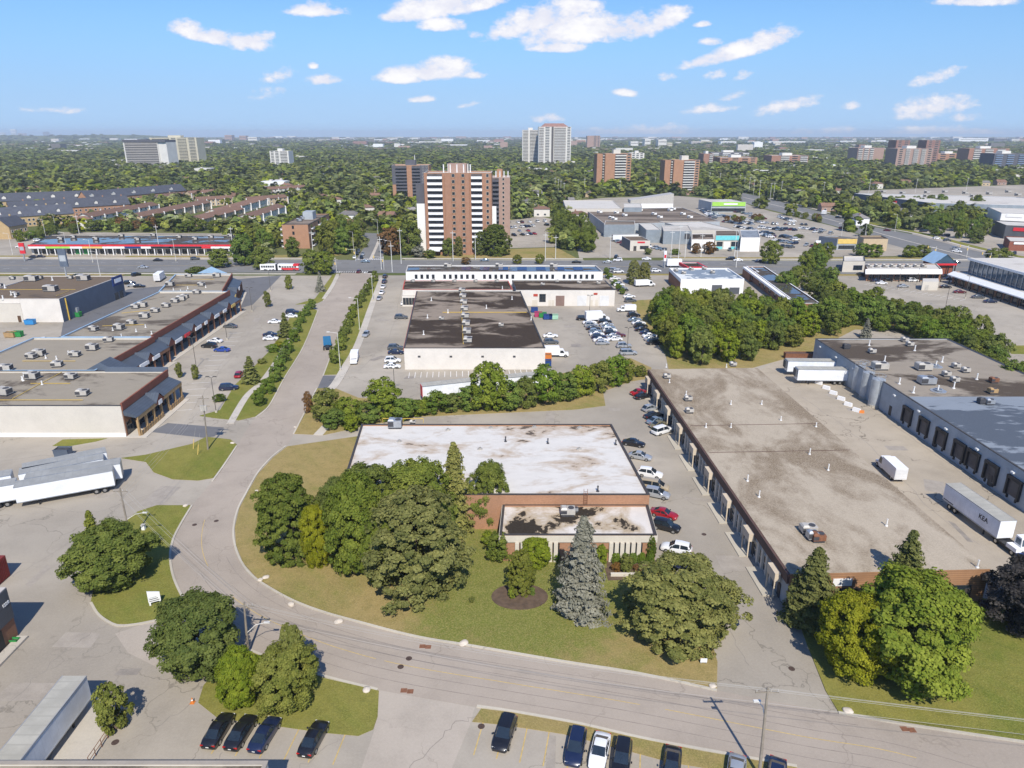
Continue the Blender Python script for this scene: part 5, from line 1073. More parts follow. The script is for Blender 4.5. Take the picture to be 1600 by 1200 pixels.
T2 = tower('apartment_tower', 'orange brick tower with dark grey upper cladding behind the tall white balconied tower', 615, 672, 318, 258, 20, 'brick_orange', 12, [(.1, .40, 'b'), (.54, .76, 'b'), (.82, .87, 'w'), (.92, .97, 'w')], 'cladding_grey', pent='cladding_grey')
T2.put('cladding', T2.mb().box(-.02, L_ if 0 else T2.L*.1, -.06, -.008, T2.h*.5, T2.h-.1).box(T2.L*.76, T2.L*.99, -.06, -.008, T2.h*.5, T2.h-.1), 'cladding_grey')
put('antenna', pipe(9, .25), T2.root, (T2.L*.6, 8, T2.h-.6))
for (nm, xl, xr, yb, yt) in (('brick and white striped apartment tower, left of the matching pair', 944, 985, 294, 240), ('brick and white striped apartment tower, right of the matching pair', 1050, 1091, 301, 250)):
    t_ = tower('apartment_tower', nm, xl, xr, yb, yt, 20, 'brick_orange', 13, [(.38, .80, 'b'), (.84, .97, 's')], 'concrete_light', 'recess', pent='block_cream', ang=.10, group='matching pair of striped towers')
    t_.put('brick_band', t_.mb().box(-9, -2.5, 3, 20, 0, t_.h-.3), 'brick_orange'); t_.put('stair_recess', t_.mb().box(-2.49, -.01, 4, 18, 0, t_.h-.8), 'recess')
    for i in range(13): put('stair_landing', CACHE.setdefault(('land', nm[-3]), MB().box(-2.2, -.4, 2.4, 3.9, 0, .9).mesh('stair_landing', 'concrete_light')), t_.root, (0, 0, i*t_.h/13))
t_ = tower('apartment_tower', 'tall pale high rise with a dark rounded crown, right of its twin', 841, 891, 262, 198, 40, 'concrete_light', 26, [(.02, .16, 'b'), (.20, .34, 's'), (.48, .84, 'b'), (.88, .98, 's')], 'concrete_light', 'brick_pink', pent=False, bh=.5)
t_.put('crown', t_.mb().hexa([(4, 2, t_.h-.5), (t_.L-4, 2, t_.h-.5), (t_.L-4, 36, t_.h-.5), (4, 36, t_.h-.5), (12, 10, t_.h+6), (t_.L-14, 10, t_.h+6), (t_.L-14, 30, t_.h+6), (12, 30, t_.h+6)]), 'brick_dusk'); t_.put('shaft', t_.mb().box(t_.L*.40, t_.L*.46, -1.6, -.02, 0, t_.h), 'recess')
tower('apartment_tower', 'white high rise half hidden by its taller twin with the dark crown', 816, 842, 260, 203, 35, 'concrete_light', 26, [(.05, .35, 'b'), (.45, .95, 'b')], 'concrete_light', 'recess', bh=.5)
t_ = tower('apartment_tower', 'wide dark balconied apartment slab with white end walls at left', 199, 258, 264, 221.5, 26, 'concrete_light', 16, [(.04, .98, 'b')], 'concrete_far', 'recess', ang=-.18, bh=.36, pent='cladding_grey')
t_.put('end_wall', t_.mb().box(t_.L+.02, t_.L+16, 2, 30, 0, t_.h), 'concrete_light'); t_.put('top_band', t_.mb().box(-.2, t_.L+16.2, -1.2, 30.2, t_.h-.2, t_.h+3.2), 'cladding_grey')
tower('apartment_tower', 'beige banded apartment slab behind the wide dark one', 240, 316, 259, 215, 30, 'concrete_beige', 19, [(.05, .42, 'b'), (.46, .56, 's'), (.60, .78, 'b'), (.82, .97, 's')], 'concrete_beige', 'recess', ang=-.1, bh=.55, pent='concrete_beige')
tower('apartment_tower', 'small white apartment tower among trees left of the intersection road', 424, 453, 264, 236, 30, 'concrete_light', 12, [(.05, .22, 's'), (.28, .48, 's'), (.56, .92, 'b')], 'concrete_light', bh=.5)
tower('apartment_tower', 'distant pinkish grey high rise right of the tall pale pair', 917, 937, 235, 212, 40, 'brick_pink', 16, [(.5, .72, 's'), (.8, .95, 's')], pent=False)
tower('apartment_tower', 'plain white mid rise block between the striped pair of towers', 985, 1006, 256, 239, 30, 'concrete_light', 6, [(.1, .3, 's'), (.4, .6, 's'), (.7, .9, 's')])
tower('apartment_tower', 'brick mid rise with white stripes, directly left of the orange low blocks', 1098, 1113, 262, 240, 40, 'brick_far', 8, [(.6, .95, 'b')])
tower('apartment_tower', 'long orange brick low rise with white upper storeys behind trees', 1124, 1182, 262, 246, 50, 'brick_orange', 6, [(.05, .22, 'b'), (.32, .5, 's'), (.6, .75, 'b'), (.82, .95, 's')], 'brick_orange')
tower('apartment_tower', 'white topped apartment row behind the long orange brick low rise', 1110, 1170, 252, 238, 40, 'cladding_grey', 6, [(.02, .2, 'b'), (.3, .5, 'b'), (.6, .72, 'b'), (.82, .98, 'b')], 'white_sign')
tower('apartment_tower', 'red brick and white low rise row right of the orange one', 1204, 1261, 262, 243, 45, 'brick_far', 6, [(.25, .48, 'b'), (.55, .72, 's'), (.78, .98, 'b')], 'concrete_light')
tower('apartment_tower', 'dark and pink brick mid rise left of the tall reddish slab', 1337, 1379, 258, 231, 40, 'brick_pink', 9, [(.02, .18, 'b'), (.24, .40, 'b'), (.46, .60, 'b')], 'concrete_light', 'cladding_grey', ang=.05)
for a, b, s in ((1394, 1415, 'left'), (1441, 1462, 'right')): tower('apartment_tower', 'pinkish brick tower rising at the %s end of the wide slab' % s, a, b, 262, 219, 30, 'brick_dusk', 15, [(.15, .4, 's'), (.6, .9, 's')], pent=False)
tower('apartment_tower', 'wide pinkish brick apartment slab below its two end towers', 1397, 1452, 266, 232, 40, 'brick_pink', 11, [(.06, .16, 's'), (.24, .36, 'b'), (.46, .60, 'b'), (.68, .80, 'b'), (.87, .97, 's')], 'concrete_light')
tower('apartment_tower', 'red and white balconied apartment row at far right', 1510, 1572, 258, 232, 40, 'brick_far', 8, [(.12, .3, 'b'), (.4, .6, 'b'), (.7, .9, 'b')], 'concrete_light')
tower('apartment_tower', 'dark blue fronted apartment block with white fins at the right border', 1549, 1600, 266, 240, 40, 'cladding_grey', 8, [(.05, .25, 'b'), (.40, .6, 'b'), (.75, .95, 'b')], 'siding_blue', 'cladding_grey')
tower('apartment_tower', 'low orange brick row between the pinkish slab and the red and white row', 1462, 1508, 256, 240, 40, 'brick_orange', 5, [(.1, .3, 's'), (.4, .6, 's'), (.7, .9, 's')])
LA = Bld('low_rise_apartments', 'four storey orange brick apartment house with balconies beside the junction', 'apartment building', (440, 351), (481, 351), (478, 334), 13, 'brick_orange', 'roof_mall', .4, 'coping_dark')
bm = MB().box(-2.2, 2.2, -1.3, -.05, 0, .2).box(-2.2, 2.2, -1.35, -1.25, 0, 1.0).mesh('balcony', 'white_sign')
for i in range(4):
    LA.item('window', win(1.0, 1.6, 'coping_dark'), 'f', LA.L*.42, 1.2+i*3.2)
    for v in (.14, .46, .78): LA.item('balcony', bm, 'r', LA.D*v, .6+i*3.1); LA.item('balcony_door', boxmesh('balcony_door', 3.6, .06, 2.2, 'glass'), 'r', LA.D*v, .7+i*3.1)
    LA.item('balcony', bm, 'l', 3, .6+i*3.1); LA.item('window', win(1.6, 1.5, 'coping_dark'), 'r', LA.D*.62, 1.2+i*3.1)
keep(W2([(428, 404), (512, 404), (512, 385), (428, 385)])); LA.put('lift_house', LA.mb().box(LA.L*.35, LA.L*.75, LA.D*.5, LA.D*.66, 12.5, 17), 'block_grey'); LA.unit(468, 346, hvac(3, 2, 1.6, 'steel_grey')); LA.unit(473, 343, hvac(2, 2, 1.6, 'steel_grey'))

# --- townhouse rows
def gable_row(name, label, a, b, width, he, hr, wall, roof, units, group, dormer=None, fins=None, a_world=None):
    A, Bq = P(*a), P(*b); L = math.hypot(Bq[0]-A[0], Bq[1]-A[1]); ang = math.atan2(Bq[1]-A[1], Bq[0]-A[0])
    o = thing(name, label, 'townhouse row', A, ang, group); w = width
    MB().box(0, L, 0, w, 0, he).poly([(0, 0, he), (0, w/2, he+hr*.97), (0, w, he)]).poly([(L, 0, he), (L, w, he), (L, w/2, he+hr*.97)]).build('wall', wall, o)
    r = MB(); e = .5
    r.hexa([(-e, -e, he-.15), (L+e, -e, he-.15), (L+e, w/2, he+hr), (-e, w/2, he+hr), (-e, -e, he+.05), (L+e, -e, he+.05), (L+e, w/2, he+hr+.2), (-e, w/2, he+hr+.2)])
    r.hexa([(-e, w/2, he+hr), (L+e, w/2, he+hr), (L+e, w+e, he-.15), (-e, w+e, he-.15), (-e, w/2, he+hr+.2), (L+e, w/2, he+hr+.2), (L+e, w+e, he+.05), (-e, w+e, he+.05)]); r.build('roof', roof, o)
    k = max(1, units)
    for i in range(k):
        u = L*(i+.5)/k
        for s in (-.22, .22):
            for z in (1.0, 3.8):
                if z+1.4 < he: put('window', win(1.3, 1.4, 'white_sign'), o, (u+s*L/k, 0, z))
        if dormer and i % 2 == 0:
            d = MB(); dw = L/k*.17; z0 = he+hr*.25; z1 = he+hr*.5; y0 = w*.10
            d.poly([(-dw, y0, z0), (dw, y0, z0), (dw, y0, z1), (0, y0, z1+dw*.8), (-dw, y0, z1)], 0); d.poly([(-dw, y0, z0), (-dw, y0, z1), (-dw, w*.4, z1), (-dw, w*.3, z0)], 0); d.poly([(dw, y0, z0), (dw, w*.3, z0), (dw, w*.4, z1), (dw, y0, z1)], 0)
            d.poly([(-dw-.2, y0-.2, z1-.1), (0, y0-.2, z1+dw*.8+.1), (0, w*.48, z1+dw*.8+.1), (-dw-.2, w*.45, z1-.1)], 1); d.poly([(0, y0-.2, z1+dw*.8+.1), (dw+.2, y0-.2, z1-.1), (dw+.2, w*.45, z1-.1), (0, w*.48, z1+dw*.8+.1)], 1)
            put('dormer', d.mesh('dormer', [dormer, roof]), o, (u, 0, 0))
    if fins:
        for i in range(0, k+1): MB().box(L*i/k-.2, L*i/k+.2, -1.0, -.02, 0, he+.6).build('party_wall', 'render_white', o)
    for i in range(k):
        if i % 2: MB().box(L*(i+.5)/k-.4, L*(i+.5)/k+.4, w*.55, w*.62, he+hr*.6, he+hr+1.2).build('chimney', wall, o)
    n_ = (-math.sin(ang), math.cos(ang)); c_ = (math.cos(ang), math.sin(ang))
    fr = 24 if he > 6 else 24; keep([(A[0]+c_[0]*u+n_[0]*v, A[1]+c_[1]*u+n_[1]*v) for u, v in ((-3, -fr), (L+3, -fr), (L+3, w+3), (-3, w+3))])
    return o
GR = 'dark slate roofed townhouse rows'; gl = 'slate roofed townhouse row, %s'
gable_row('townhouse_row', gl % 'nearest the left street corner, buff brick gable end', (18, 374), (46, 369), 12, 7.5, 5.0, 'brick_buff', 'slate_roof', 2, GR)
gable_row('townhouse_row', gl % 'long row behind the buff gable', (-70, 362), (118, 349), 13, 7, 6, 'brick_buff', 'slate_roof', 12, GR, 'siding')
gable_row('townhouse_row', gl % 'middle row with pale dormers', (20, 345), (205, 333), 13, 7, 6, 'brick_orange', 'slate_roof', 12, GR, 'siding')
gable_row('townhouse_row', gl % 'rear row below the woods', (-40, 330), (150, 322), 13, 7, 6, 'brick_buff', 'slate_roof', 10, GR, 'siding')
gable_row('townhouse_row', gl % 'farthest row reaching towards the brown roofs', (140, 324), (292, 309), 13, 7, 6, 'brick_orange', 'slate_roof', 10, GR, 'siding')
GR = 'brown roofed townhouse rows'; gl = 'brown roofed townhouse row, %s'
for i, (a, b, u, d) in enumerate((((145, 352), (249, 331), 6, 'behind the left end of the strip mall'), ((222, 352), (330, 327), 7, 'behind the middle of the strip mall'), ((318, 356), (382, 338), 4, 'above the right end of the strip mall'), ((345, 344), (418, 321), 5, 'short stepped row left of the brick apartments'), ((262, 318), (283, 314), 2, 'small white walled end house'), ((310, 323), (365, 320), 4, 'pale walled row facing the camera'), ((398, 352), (446, 334), 4, 'next to the brick apartments, tan end wall'), ((390, 323), (450, 318), 4, 'farther pale row left of the tree covered slope'), ((300, 312), (350, 308), 3, 'far row among dark trees'), ((420, 305), (480, 301), 4, 'farthest row, mostly roofs'))):
    gable_row('townhouse_row', gl % d, a, b, 11, 5.6, 2.2, 'siding_tan' if i % 3 else 'siding', 'shingle_brown', u, GR, None, True)

# --- detached houses showing between the trees
def house_mesh(i):
    r = random.Random(40+i); w, d, h, hr = r.uniform(10, 15), r.uniform(8, 10), r.uniform(3.4, 6), r.uniform(1.8, 2.8)
    wl = MB().box(0, w, 0, d, 0, h)
    if i % 2: wl.poly([(0, 0, h), (0, d/2, h+hr*.95), (0, d, h)]).poly([(w, 0, h), (w, d, h), (w, d/2, h+hr*.95)])
    rf = MB(); e = .5; k = 0 if i % 2 else d*.42
    rf.poly([(-e, -e, h), (w+e, -e, h), (w-k, d/2, h+hr), (k, d/2, h+hr)]); rf.poly([(w+e, d+e, h), (-e, d+e, h), (k, d/2, h+hr), (w-k, d/2, h+hr)])
    if k: rf.poly([(w+e, -e, h), (w+e, d+e, h), (w-k, d/2, h+hr)]); rf.poly([(-e, d+e, h), (-e, -e, h), (k, d/2, h+hr)])
    else: rf.poly([(-e, -e, h-.02), (-e, d+e, h-.02), (w+e, d+e, h-.02), (w+e, -e, h-.02)])
    return wl.mesh('wall', ['siding', 'brick_pink', 'render_white', 'siding_tan'][i % 4]), rf.mesh('roof', ['shingle_grey', 'shingle_brown', 'shingle_grey'][i % 3]), w, h
HM = [house_mesh(i) for i in range(8)]
HOUSES = []
HG = (('detached house roof among trees on the left, before the dark slab', -900, -180, 430, 1250), ('detached house roof among trees behind the junction', -180, 60, 470, 1300), ('detached house among trees right of the mall', 150, 800, 480, 1250), ('detached house among trees left of the striped towers', 40, 150, 620, 1300))
for lab, x0, x1, y0, y1 in HG:
    k = 0
    for _ in range(900):
        y = rng.uniform(y0**.5, y1**.5)**2; x = rng.uniform(x0, x1)
        if abs(x) > .74*y or any(b[0]-8 < x < b[1]+8 and b[2]-8 < y < b[3]+8 and inside(x, y, b[4]) for b in KEEP) or any(abs(x-q[0])+abs(y-q[1]) < 30 for q in HOUSES): continue
        w, r_, wd, hh = HM[rng.randrange(8)]; a = rng.choice((0, .05, -.1, 1.5, .4))
        hi = HM.index((w, r_, wd, hh)); o = thing('house', '%s walled, %s roofed %s' % (['pale', 'pinkish', 'white', 'tan'][hi % 4], ['grey', 'brown', 'grey'][hi % 3], lab), 'house', (x, y), a, 'houses among the trees'); put('wall', w, o); put('roof', r_, o)
        for s in (.25, .7): put('window', win(1.6, 1.3), o, (wd*s, 0, 1.0))
        put('chimney', CACHE.setdefault('chim', MB().box(-.4, .4, -.4, .4, 0, 2.4).mesh('chimney', 'brick_far')), o, (wd*.3, 5.5, hh+.6))
        HOUSES.append((x, y)); c, n_ = math.cos(a), math.sin(a); keep([(x+c*u-n_*v, y+n_*u+c*v) for u, v in ((-2, -15), (wd+2, -15), (wd+2, 10), (-2, 10))])
        k += 1
        if k > (8 if 'striped' in lab else 58): break

LOWB = []                                    # larger flat roofs further out, left clear of trees
for _ in range(400):
    y = rng.uniform(850**.5, 2300**.5)**2; x = rng.uniform(-.72, .72)*y
    w, d = rng.uniform(14, 46), rng.uniform(10, 24)
    if any(b[0]-20 < x < b[1]+20 and b[2]-20 < y < b[3]+30 for b in KEEP if b[3] > 800): continue
    LOWB.append((x, y, w, d, rng.uniform(4, 9))); keep([(x-4, y-22-y*.012), (x+w+4, y-22-y*.012), (x+w+4, y+d+3), (x-4, y+d+3)])
    if len(LOWB) > 110: break
# --- far buildings on the skyline
SKY = [(18, 26, 213, 202, 'concrete_light'), (0, 8, 213, 207, 'concrete_light'), (29, 40, 214, 208, 'brick_pink'), (68, 76, 214, 206, 'cladding_grey'), (62, 108, 229, 226, 'white_sign'), (352, 363, 222, 211, 'brick_pink'), (375, 385, 222, 212, 'brick_pink'), (388, 402, 223, 214, 'concrete_light'), (690, 730, 231, 226, 'white_sign'), (655, 690, 226, 221, 'concrete_light'), (745, 765, 224, 219, 'white_sign'),
 (985, 997, 232, 221, 'concrete_light'), (1007, 1016, 231, 217, 'concrete_light'), (1028, 1041, 232, 218, 'concrete_light'), (1042, 1050, 232, 223, 'concrete_beige'), (1080, 1095, 228, 221, 'concrete_far'), (1095, 1112, 227, 220, 'concrete_beige'), (1126, 1150, 228, 221, 'white_sign'), (1168, 1188, 226, 221, 'white_sign'), (1200, 1258, 227, 221, 'white_sign'), (1312, 1338, 225, 220, 'white_sign'), (1370, 1384, 224, 219, 'white_sign'), (1475, 1492, 223, 218, 'cladding_grey'), (1497, 1543, 224, 216, 'white_sign'), (1552, 1572, 224, 216, 'cladding_grey'), (1580, 1592, 224, 217, 'concrete_light'), (440, 470, 231, 227, 'white_sign'), (500, 525, 230, 228, 'concrete_light'), (560, 600, 224, 221, 'brick_pink'), (900, 915, 226, 219, 'brick_orange'), (195, 215, 222, 217, 'white_sign')]
for i, (a, b, yb, yt, m) in enumerate(SKY):
    A, Bq = P(a, yb), P(b, yb); h = ZAT(a, yt, A[1]); 
    side = 'left' if a < 320 else 'centre left' if a < 640 else 'centre' if a < 960 else 'centre right' if a < 1280 else 'right'
    Bb = Bld('distant_building', 'small %s building on the far skyline, %s part of the picture' % ({'white_sign': 'white', 'concrete_light': 'pale', 'brick_pink': 'pinkish', 'cladding_grey': 'dark', 'concrete_far': 'grey', 'concrete_beige': 'beige', 'brick_orange': 'orange'}[m], side), 'building', A, Bq, (A[0], A[1]+60), h, m, 'roof_pale', .5, None, 'buildings on the far skyline', True)
    for q in (.3, .7): Bb.put('window_band', Bb.mb().box(Bb.L*.05, Bb.L*.95, -.3, -.02, h*q, h*q+h*.08), 'recess')

# ------------------------------------------------------------------ trailers, trucks, bus
WHM = MB().tube((0, -.14, 0), (0, .14, 0), .50, n=16, mi=0).tube((0, -.15, 0), (0, .15, 0), .27, n=10, mi=1).mesh('wheel', ['tyre', 'rim'])
def trailer(X, Y, ang, L, label, group=None, side='trailer_side', roof='trailer_roof', text=None, reefer=False, door='hvac', fh=4.1):
    o = thing('semi_trailer', label, 'trailer', (X, Y), ang, group); h = L/2
    MB().hexa([(-h, -1.3, 1.15), (h, -1.3, 1.15), (h, 1.3, 1.15), (-h, 1.3, 1.15), (-h, -1.3, fh), (h, -1.3, fh), (h, 1.3, fh), (-h, 1.3, fh)], [0, 1, 0, 0, 0, 0]).build('box_body', [side, roof], o)
    MB().box(-h-.05, -h, -1.2, -.02, 1.25, fh-.1).build('rear_door', door, o); MB().box(-h-.05, -h, .02, 1.2, 1.25, fh-.1).build('rear_door', door, o)
    rl = MB()
    for s in (-1.32, 1.32): rl.box(-h, h, s-.03, s+.03, 1.1, 1.25); rl.box(-h, h, s-.03, s+.03, fh-.12, fh+.02)
    rl.build('rail', 'steel_grey', o)
    for x in (-h+1.7, -h+3.0):
        for s in (-1.0, 1.0): put('wheel', WHM, o, (x, s, .5))
    MB().box(-h+.9, -h+3.8, -.6, .6, .55, 1.1).build('bogie', 'plastic_black', o)
    lg = MB(); [lg.box(h-3.2, h-3.0, s-.08, s+.08, 0, 1.15) for s in (-.9, .9)]; lg.build('landing_gear', 'plastic_black', o)
    if reefer: MB().box(h, h+.5, -1.0, 1.0, 2.0, 3.9).build('cooling_unit', 'wall_dark', o)
    if text:
        for (tx, sz, dx, z) in text: text_part('lettering', tx, sz, 'plastic_black', o, (dx, -1.325, z), (R(90), 0, 0), .01, .01)
    return o
def trailer_px(rear, front, label, side=1, **kw):    # near top edge from rear to front; side +1: body lies to the left of that direction
    A, B = P(*rear, 4.1), P(*front, 4.1); L = math.hypot(B[0]-A[0], B[1]-A[1]); ang = math.atan2(B[1]-A[1], B[0]-A[0]); n = (-math.sin(ang)*1.3*side, math.cos(ang)*1.3*side)
    return trailer((A[0]+B[0])/2+n[0], (A[1]+B[1])/2+n[1], ang, L, label, **kw)
TG = 'white trailers parked side by side'
trailer_px((175, 735), (20, 762), 'white semi trailer nearest the camera in the side by side group at left', -1, group=TG, roof='trailer_top_grey')
trailer_px((187, 724), (37, 748), 'white semi trailer second from the camera, its tail sticking out right', -1, group=TG, roof='trailer_top_grey')
trailer_px((161, 716.5), (28, 741), 'white semi trailer third from the camera in the side by side group', -1, group=TG, roof='trailer_top_grey')
trailer_px((166, 706), (34, 733), 'white semi trailer farthest from the camera in the side by side group', -1, group=TG, roof='trailer_top_grey')
trailer_px((22, 756), (-130, 782), 'white semi trailer cut by the left border, red wheels showing', -1, group=TG, roof='trailer_top_grey')
trailer_px((16, 742), (-120, 766), 'grey roofed trailer mostly outside the left border', -1, group=TG, roof='trailer_top_grey')
KE = trailer_px((1478, 755), (1564, 815), 'white semi trailer lettered KEA hitched to a yard tractor', 1, door='hvac', text=[])
# lettering reads along the side that faces the camera
text_part('lettering', 'KEA', 1.1, 'plastic_black', KE, (3.0, -1.315, 2.35), (R(90), 0, 0), .01, .02)
text_part('lettering', 'logistics', .34, 'plastic_black', KE, (3.3, -1.315, 1.75), (R(90), 0, 0), .008) if 0 else None
MB().box(-7.3+1.2, -7.3+3.6, -1.318, -1.305, 1.35, 1.5).build('marking_strip', 'plastic_black', KE)
trailer_px((118, 1078.5), (30, 1188), 'grey sided semi trailer backed into the loading ramp at lower left', -1, roof='trailer_roof') if 0 else None
o = trailer(-47.85, 54.5, R(90), 16.2, 'ribbed roof semi trailer in the ramp at the lower left corner')
trailer_px((1309, 565), (1232, 564), 'white refrigerated trailer backed to the grey warehouse, farther of two', -1, reefer=True, group='trailers at the grey warehouse')
trailer_px((1327, 578), (1248, 577), 'white refrigerated trailer backed to the grey warehouse beside the silos, nearer of two', -1, reefer=True, group='trailers at the grey warehouse')
trailer_px((660, 604), (770, 592), 'white semi trailer with red doors parked behind the hedge', 1, door='red_sign')
trailer_px((776, 592), (868, 583), 'white semi trailer hidden behind the hedge, right of the red doored one', 1)
trailer_px((955, 359), (985, 358), 'white trailer at the mall loading dock, upper of two', 1)
trailer_px((958, 367), (998, 366), 'white trailer at the mall loading dock, lower of two', 1)
# yard tractor pulling the lettered trailer
c, s_ = math.cos(KE.rotation_euler.z), math.sin(KE.rotation_euler.z); kx, ky = KE.location.x, KE.location.y
yt = thing('yard_tractor', 'white cab yard tractor in front of the lettered trailer', 'truck', (kx+c*6.9, ky+s_*6.9), KE.rotation_euler.z)
MB().box(-1.9, 3.2, -1.05, 1.05, .55, .95).build('chassis', 'plastic_black', yt)
MB().hexa([(1.35, -.15, .95), (2.9, -.15, .95), (2.9, 1.15, .95), (1.35, 1.15, .95), (1.45, -.1, 3.0), (2.6, -.1, 3.0), (2.6, 1.1, 3.0), (1.45, 1.1, 3.0)]).build('cab', 'white_sign', yt)
MB().poly([(2.87, 0, 1.75), (2.87, 1.05, 1.75), (2.68, 1.02, 2.75), (2.68, .02, 2.75)]).poly([(1.6, -.155, 1.8), (2.6, -.155, 1.8), (2.5, -.13, 2.75), (1.65, -.13, 2.75)]).build('windshield', 'glass_blue', yt)
MB().box(1.2, 3.2, -1.15, -.18, .9, 1.55).build('engine_cover', 'white_sign', yt); MB().box(3.2, 3.35, -1.15, 1.15, .45, .95).build('bumper', 'blue_sign', yt)
for x in (-.9, 2.4):
    for q in (-.95, .95): put('wheel', WHM, yt, (x, q, .5))
def truck(name, label, cat, X, Y, ang, Lb, hb, wb, body, cabm, cab_h=2.2, lowcab=True, stripe=None):
    o = thing(name, label, cat, (X, Y), ang); h = Lb/2
    MB().box(-h-1, h-1, -wb/2, wb/2, .75, hb).build('cargo_box', body, o)
    f0, f1 = h-.98, h+1.1; MB().hexa([(f0, -wb*.45, .45), (f1, -wb*.44, .45), (f1, wb*.44, .45), (f0, wb*.45, .45), (f0, -wb*.42, cab_h), (f1-.95, -wb*.40, cab_h), (f1-.95, wb*.40, cab_h), (f0, wb*.42, cab_h)]).build('cab', cabm, o)
    MB().poly([(f1-.48, -wb*.38, 1.32), (f1-.48, wb*.38, 1.32), (f1-.93, wb*.36, cab_h-.1), (f1-.93, -wb*.36, cab_h-.1)]).build('windshield', 'glass', o)
    for s in (-1, 1): MB().poly([(f0+.2, s*wb*.452, 1.3), (f1-.7, s*wb*.447, 1.3), (f1-1.05, s*wb*.425, cab_h-.15), (f0+.2, s*wb*.43, cab_h-.15)][::s]).build('side_window', 'glass', o)
    MB().box(f1-.6, f1+.5, -wb*.43, wb*.43, .45, 1.15).build('hood', cabm, o); MB().box(-h-1.05, -h-1, -wb*.46, wb*.46, .9, hb-.15).build('rear_door', 'rollup', o)
    for x in (-h*.55-.8, f1-.35):
        for s in (-1, 1): put('wheel', WHM, o, (x, s*wb*.40, .45)).scale = (.9, 1, .9)
    return o
def dirpx(a, b): A, B = P(*a), P(*b); return (A[0]+B[0])/2, (A[1]+B[1])/2, math.atan2(B[1]-A[1], B[0]-A[0])
X, Y, a = dirpx((1402, 752), (1380, 731)); truck('step_van', 'white step van parked alone in the yard behind the gravel roof', 'van', X, Y, a, 5.2, 3.0, 2.2, 'white_sign', 'white_sign', 2.6)
X, Y, a = dirpx((919, 502), (944, 501)); truck('box_truck', 'white box truck at the top of the parked car block', 'truck', X, Y, a, 5.6, 3.4, 2.4, 'white_sign', 'white_sign')
X, Y, a = dirpx((853, 557), (880, 557)); truck('cube_van', 'white cube van at the right corner of the factory wall', 'van', X, Y, a, 4.6, 3.0, 2.2, 'white_sign', 'white_sign')
X, Y, a = dirpx((988, 487), (972, 487)); truck('cargo_van', 'white cargo van by the trees at the right of the factory yard', 'van', X, Y, a, 4.0, 2.5, 2.1, 'white_sign', 'white_sign', 2.0)
X, Y, a = dirpx((556, 557), (552, 572)); truck('cargo_van', 'white cargo van driving along the factory side lane', 'van', X, Y, a, 4.0, 2.6, 2.1, 'white_sign', 'white_sign', 2.1)
X, Y, a = dirpx((1046, 417), (1066, 417)); truck('box_truck', 'white box truck beside the red roofed kiosk', 'truck', X, Y, a, 7.0, 3.8, 2.5, 'white_sign', 'wall_slate')
X, Y, a = dirpx((994, 448), (1018, 447)); truck('recreational_van', 'white camper van half hidden by trees near the pines', 'van', X, Y, a, 6.0, 2.8, 2.2, 'white_sign', 'white_sign', 2.4)
X, Y, a = dirpx((1283, 337), (1292, 334)); truck('box_truck', 'white box truck on the cross street at right', 'truck', X, Y, a, 6.0, 3.4, 2.4, 'white_sign', 'white_sign')
X, Y, a = dirpx((245, 442), (256, 434)); truck('box_truck', 'white box truck behind the farthest plaza section', 'truck', X, Y, a, 8.0, 3.6, 2.5, 'white_sign', 'white_sign')
# blue highway tractor without a trailer
X, Y, a = dirpx((511, 553), (513, 533)); o = thing('highway_tractor', 'blue highway tractor without trailer driving up the road', 'truck', (X, Y), a)
MB().box(-3.6, 2.8, -.55, .55, .6, .95).build('chassis', 'plastic_black', o); MB().hexa([(-.6, -1.15, .8), (1.6, -1.15, .8), (1.6, 1.15, .8), (-.6, 1.15, .8), (-.6, -1.1, 3.6), (.9, -1.05, 3.3), (.9, 1.05, 3.3), (-.6, 1.1, 3.6)]).build('cab', 'paint_teal_car', o); MB().hexa([(1.6, -.9, .8), (3.3, -.8, .8), (3.3, .8, .8), (1.6, .9, .8), (1.6, -.9, 2.0), (3.2, -.75, 1.7), (3.2, .75, 1.7), (1.6, .9, 2.0)]).build('hood', 'paint_teal_car', o)
MB().poly([(1.62, -1, 2.1), (1.62, 1, 2.1), (1.0, 1, 3.2), (1.0, -1, 3.2)]).build('windshield', 'glass', o)
for x in (-3.0, -1.7, 2.4):
    for s in (-1, 1): put('wheel', WHM, o, (x, s, .5))
# articulated bus
A, B_ = P(407, 423.5), P(467, 423.5); L = B_[0]-A[0]; o = thing('articulated_bus', 'white and red articulated bus stopped at the junction', 'bus', (A[0], A[1]+1.2), 0)
for (u0, u1, m) in ((0, .40, 'white_sign'), (.46, 1, 'white_sign')): MB().box(L*u0, L*u1, -1.25, 1.25, .45, 3.1).build('bus_body', m, o)
MB().box(L*.40, L*.46, -1.1, 1.1, .5, 2.95).build('bellows', 'plastic_black', o); MB().box(L*.55, L*1.0+.01, -1.27, -1.251, .5, 1.5).box(L*.86, L+.02, -1.275, 1.27, 2.3, 3.13).build('red_panel', 'red_sign', o)
for i in range(7): u = .03+i*.058 if i < 6 else .49; MB().box(L*u, L*u+L*.045, -1.28, -1.252, 1.6, 2.5).build('window', 'glass', o)
for i in range(7): u = .50+i*.065; MB().box(L*u, L*u+L*.05, -1.28, -1.252, 1.6, 2.25).build('window', 'glass', o)
for u in (.12, .34, .58, .88): put('wheel', WHM, o, (L*u, -1.15, .48)); put('wheel', WHM, o, (L*u, 1.15, .48))

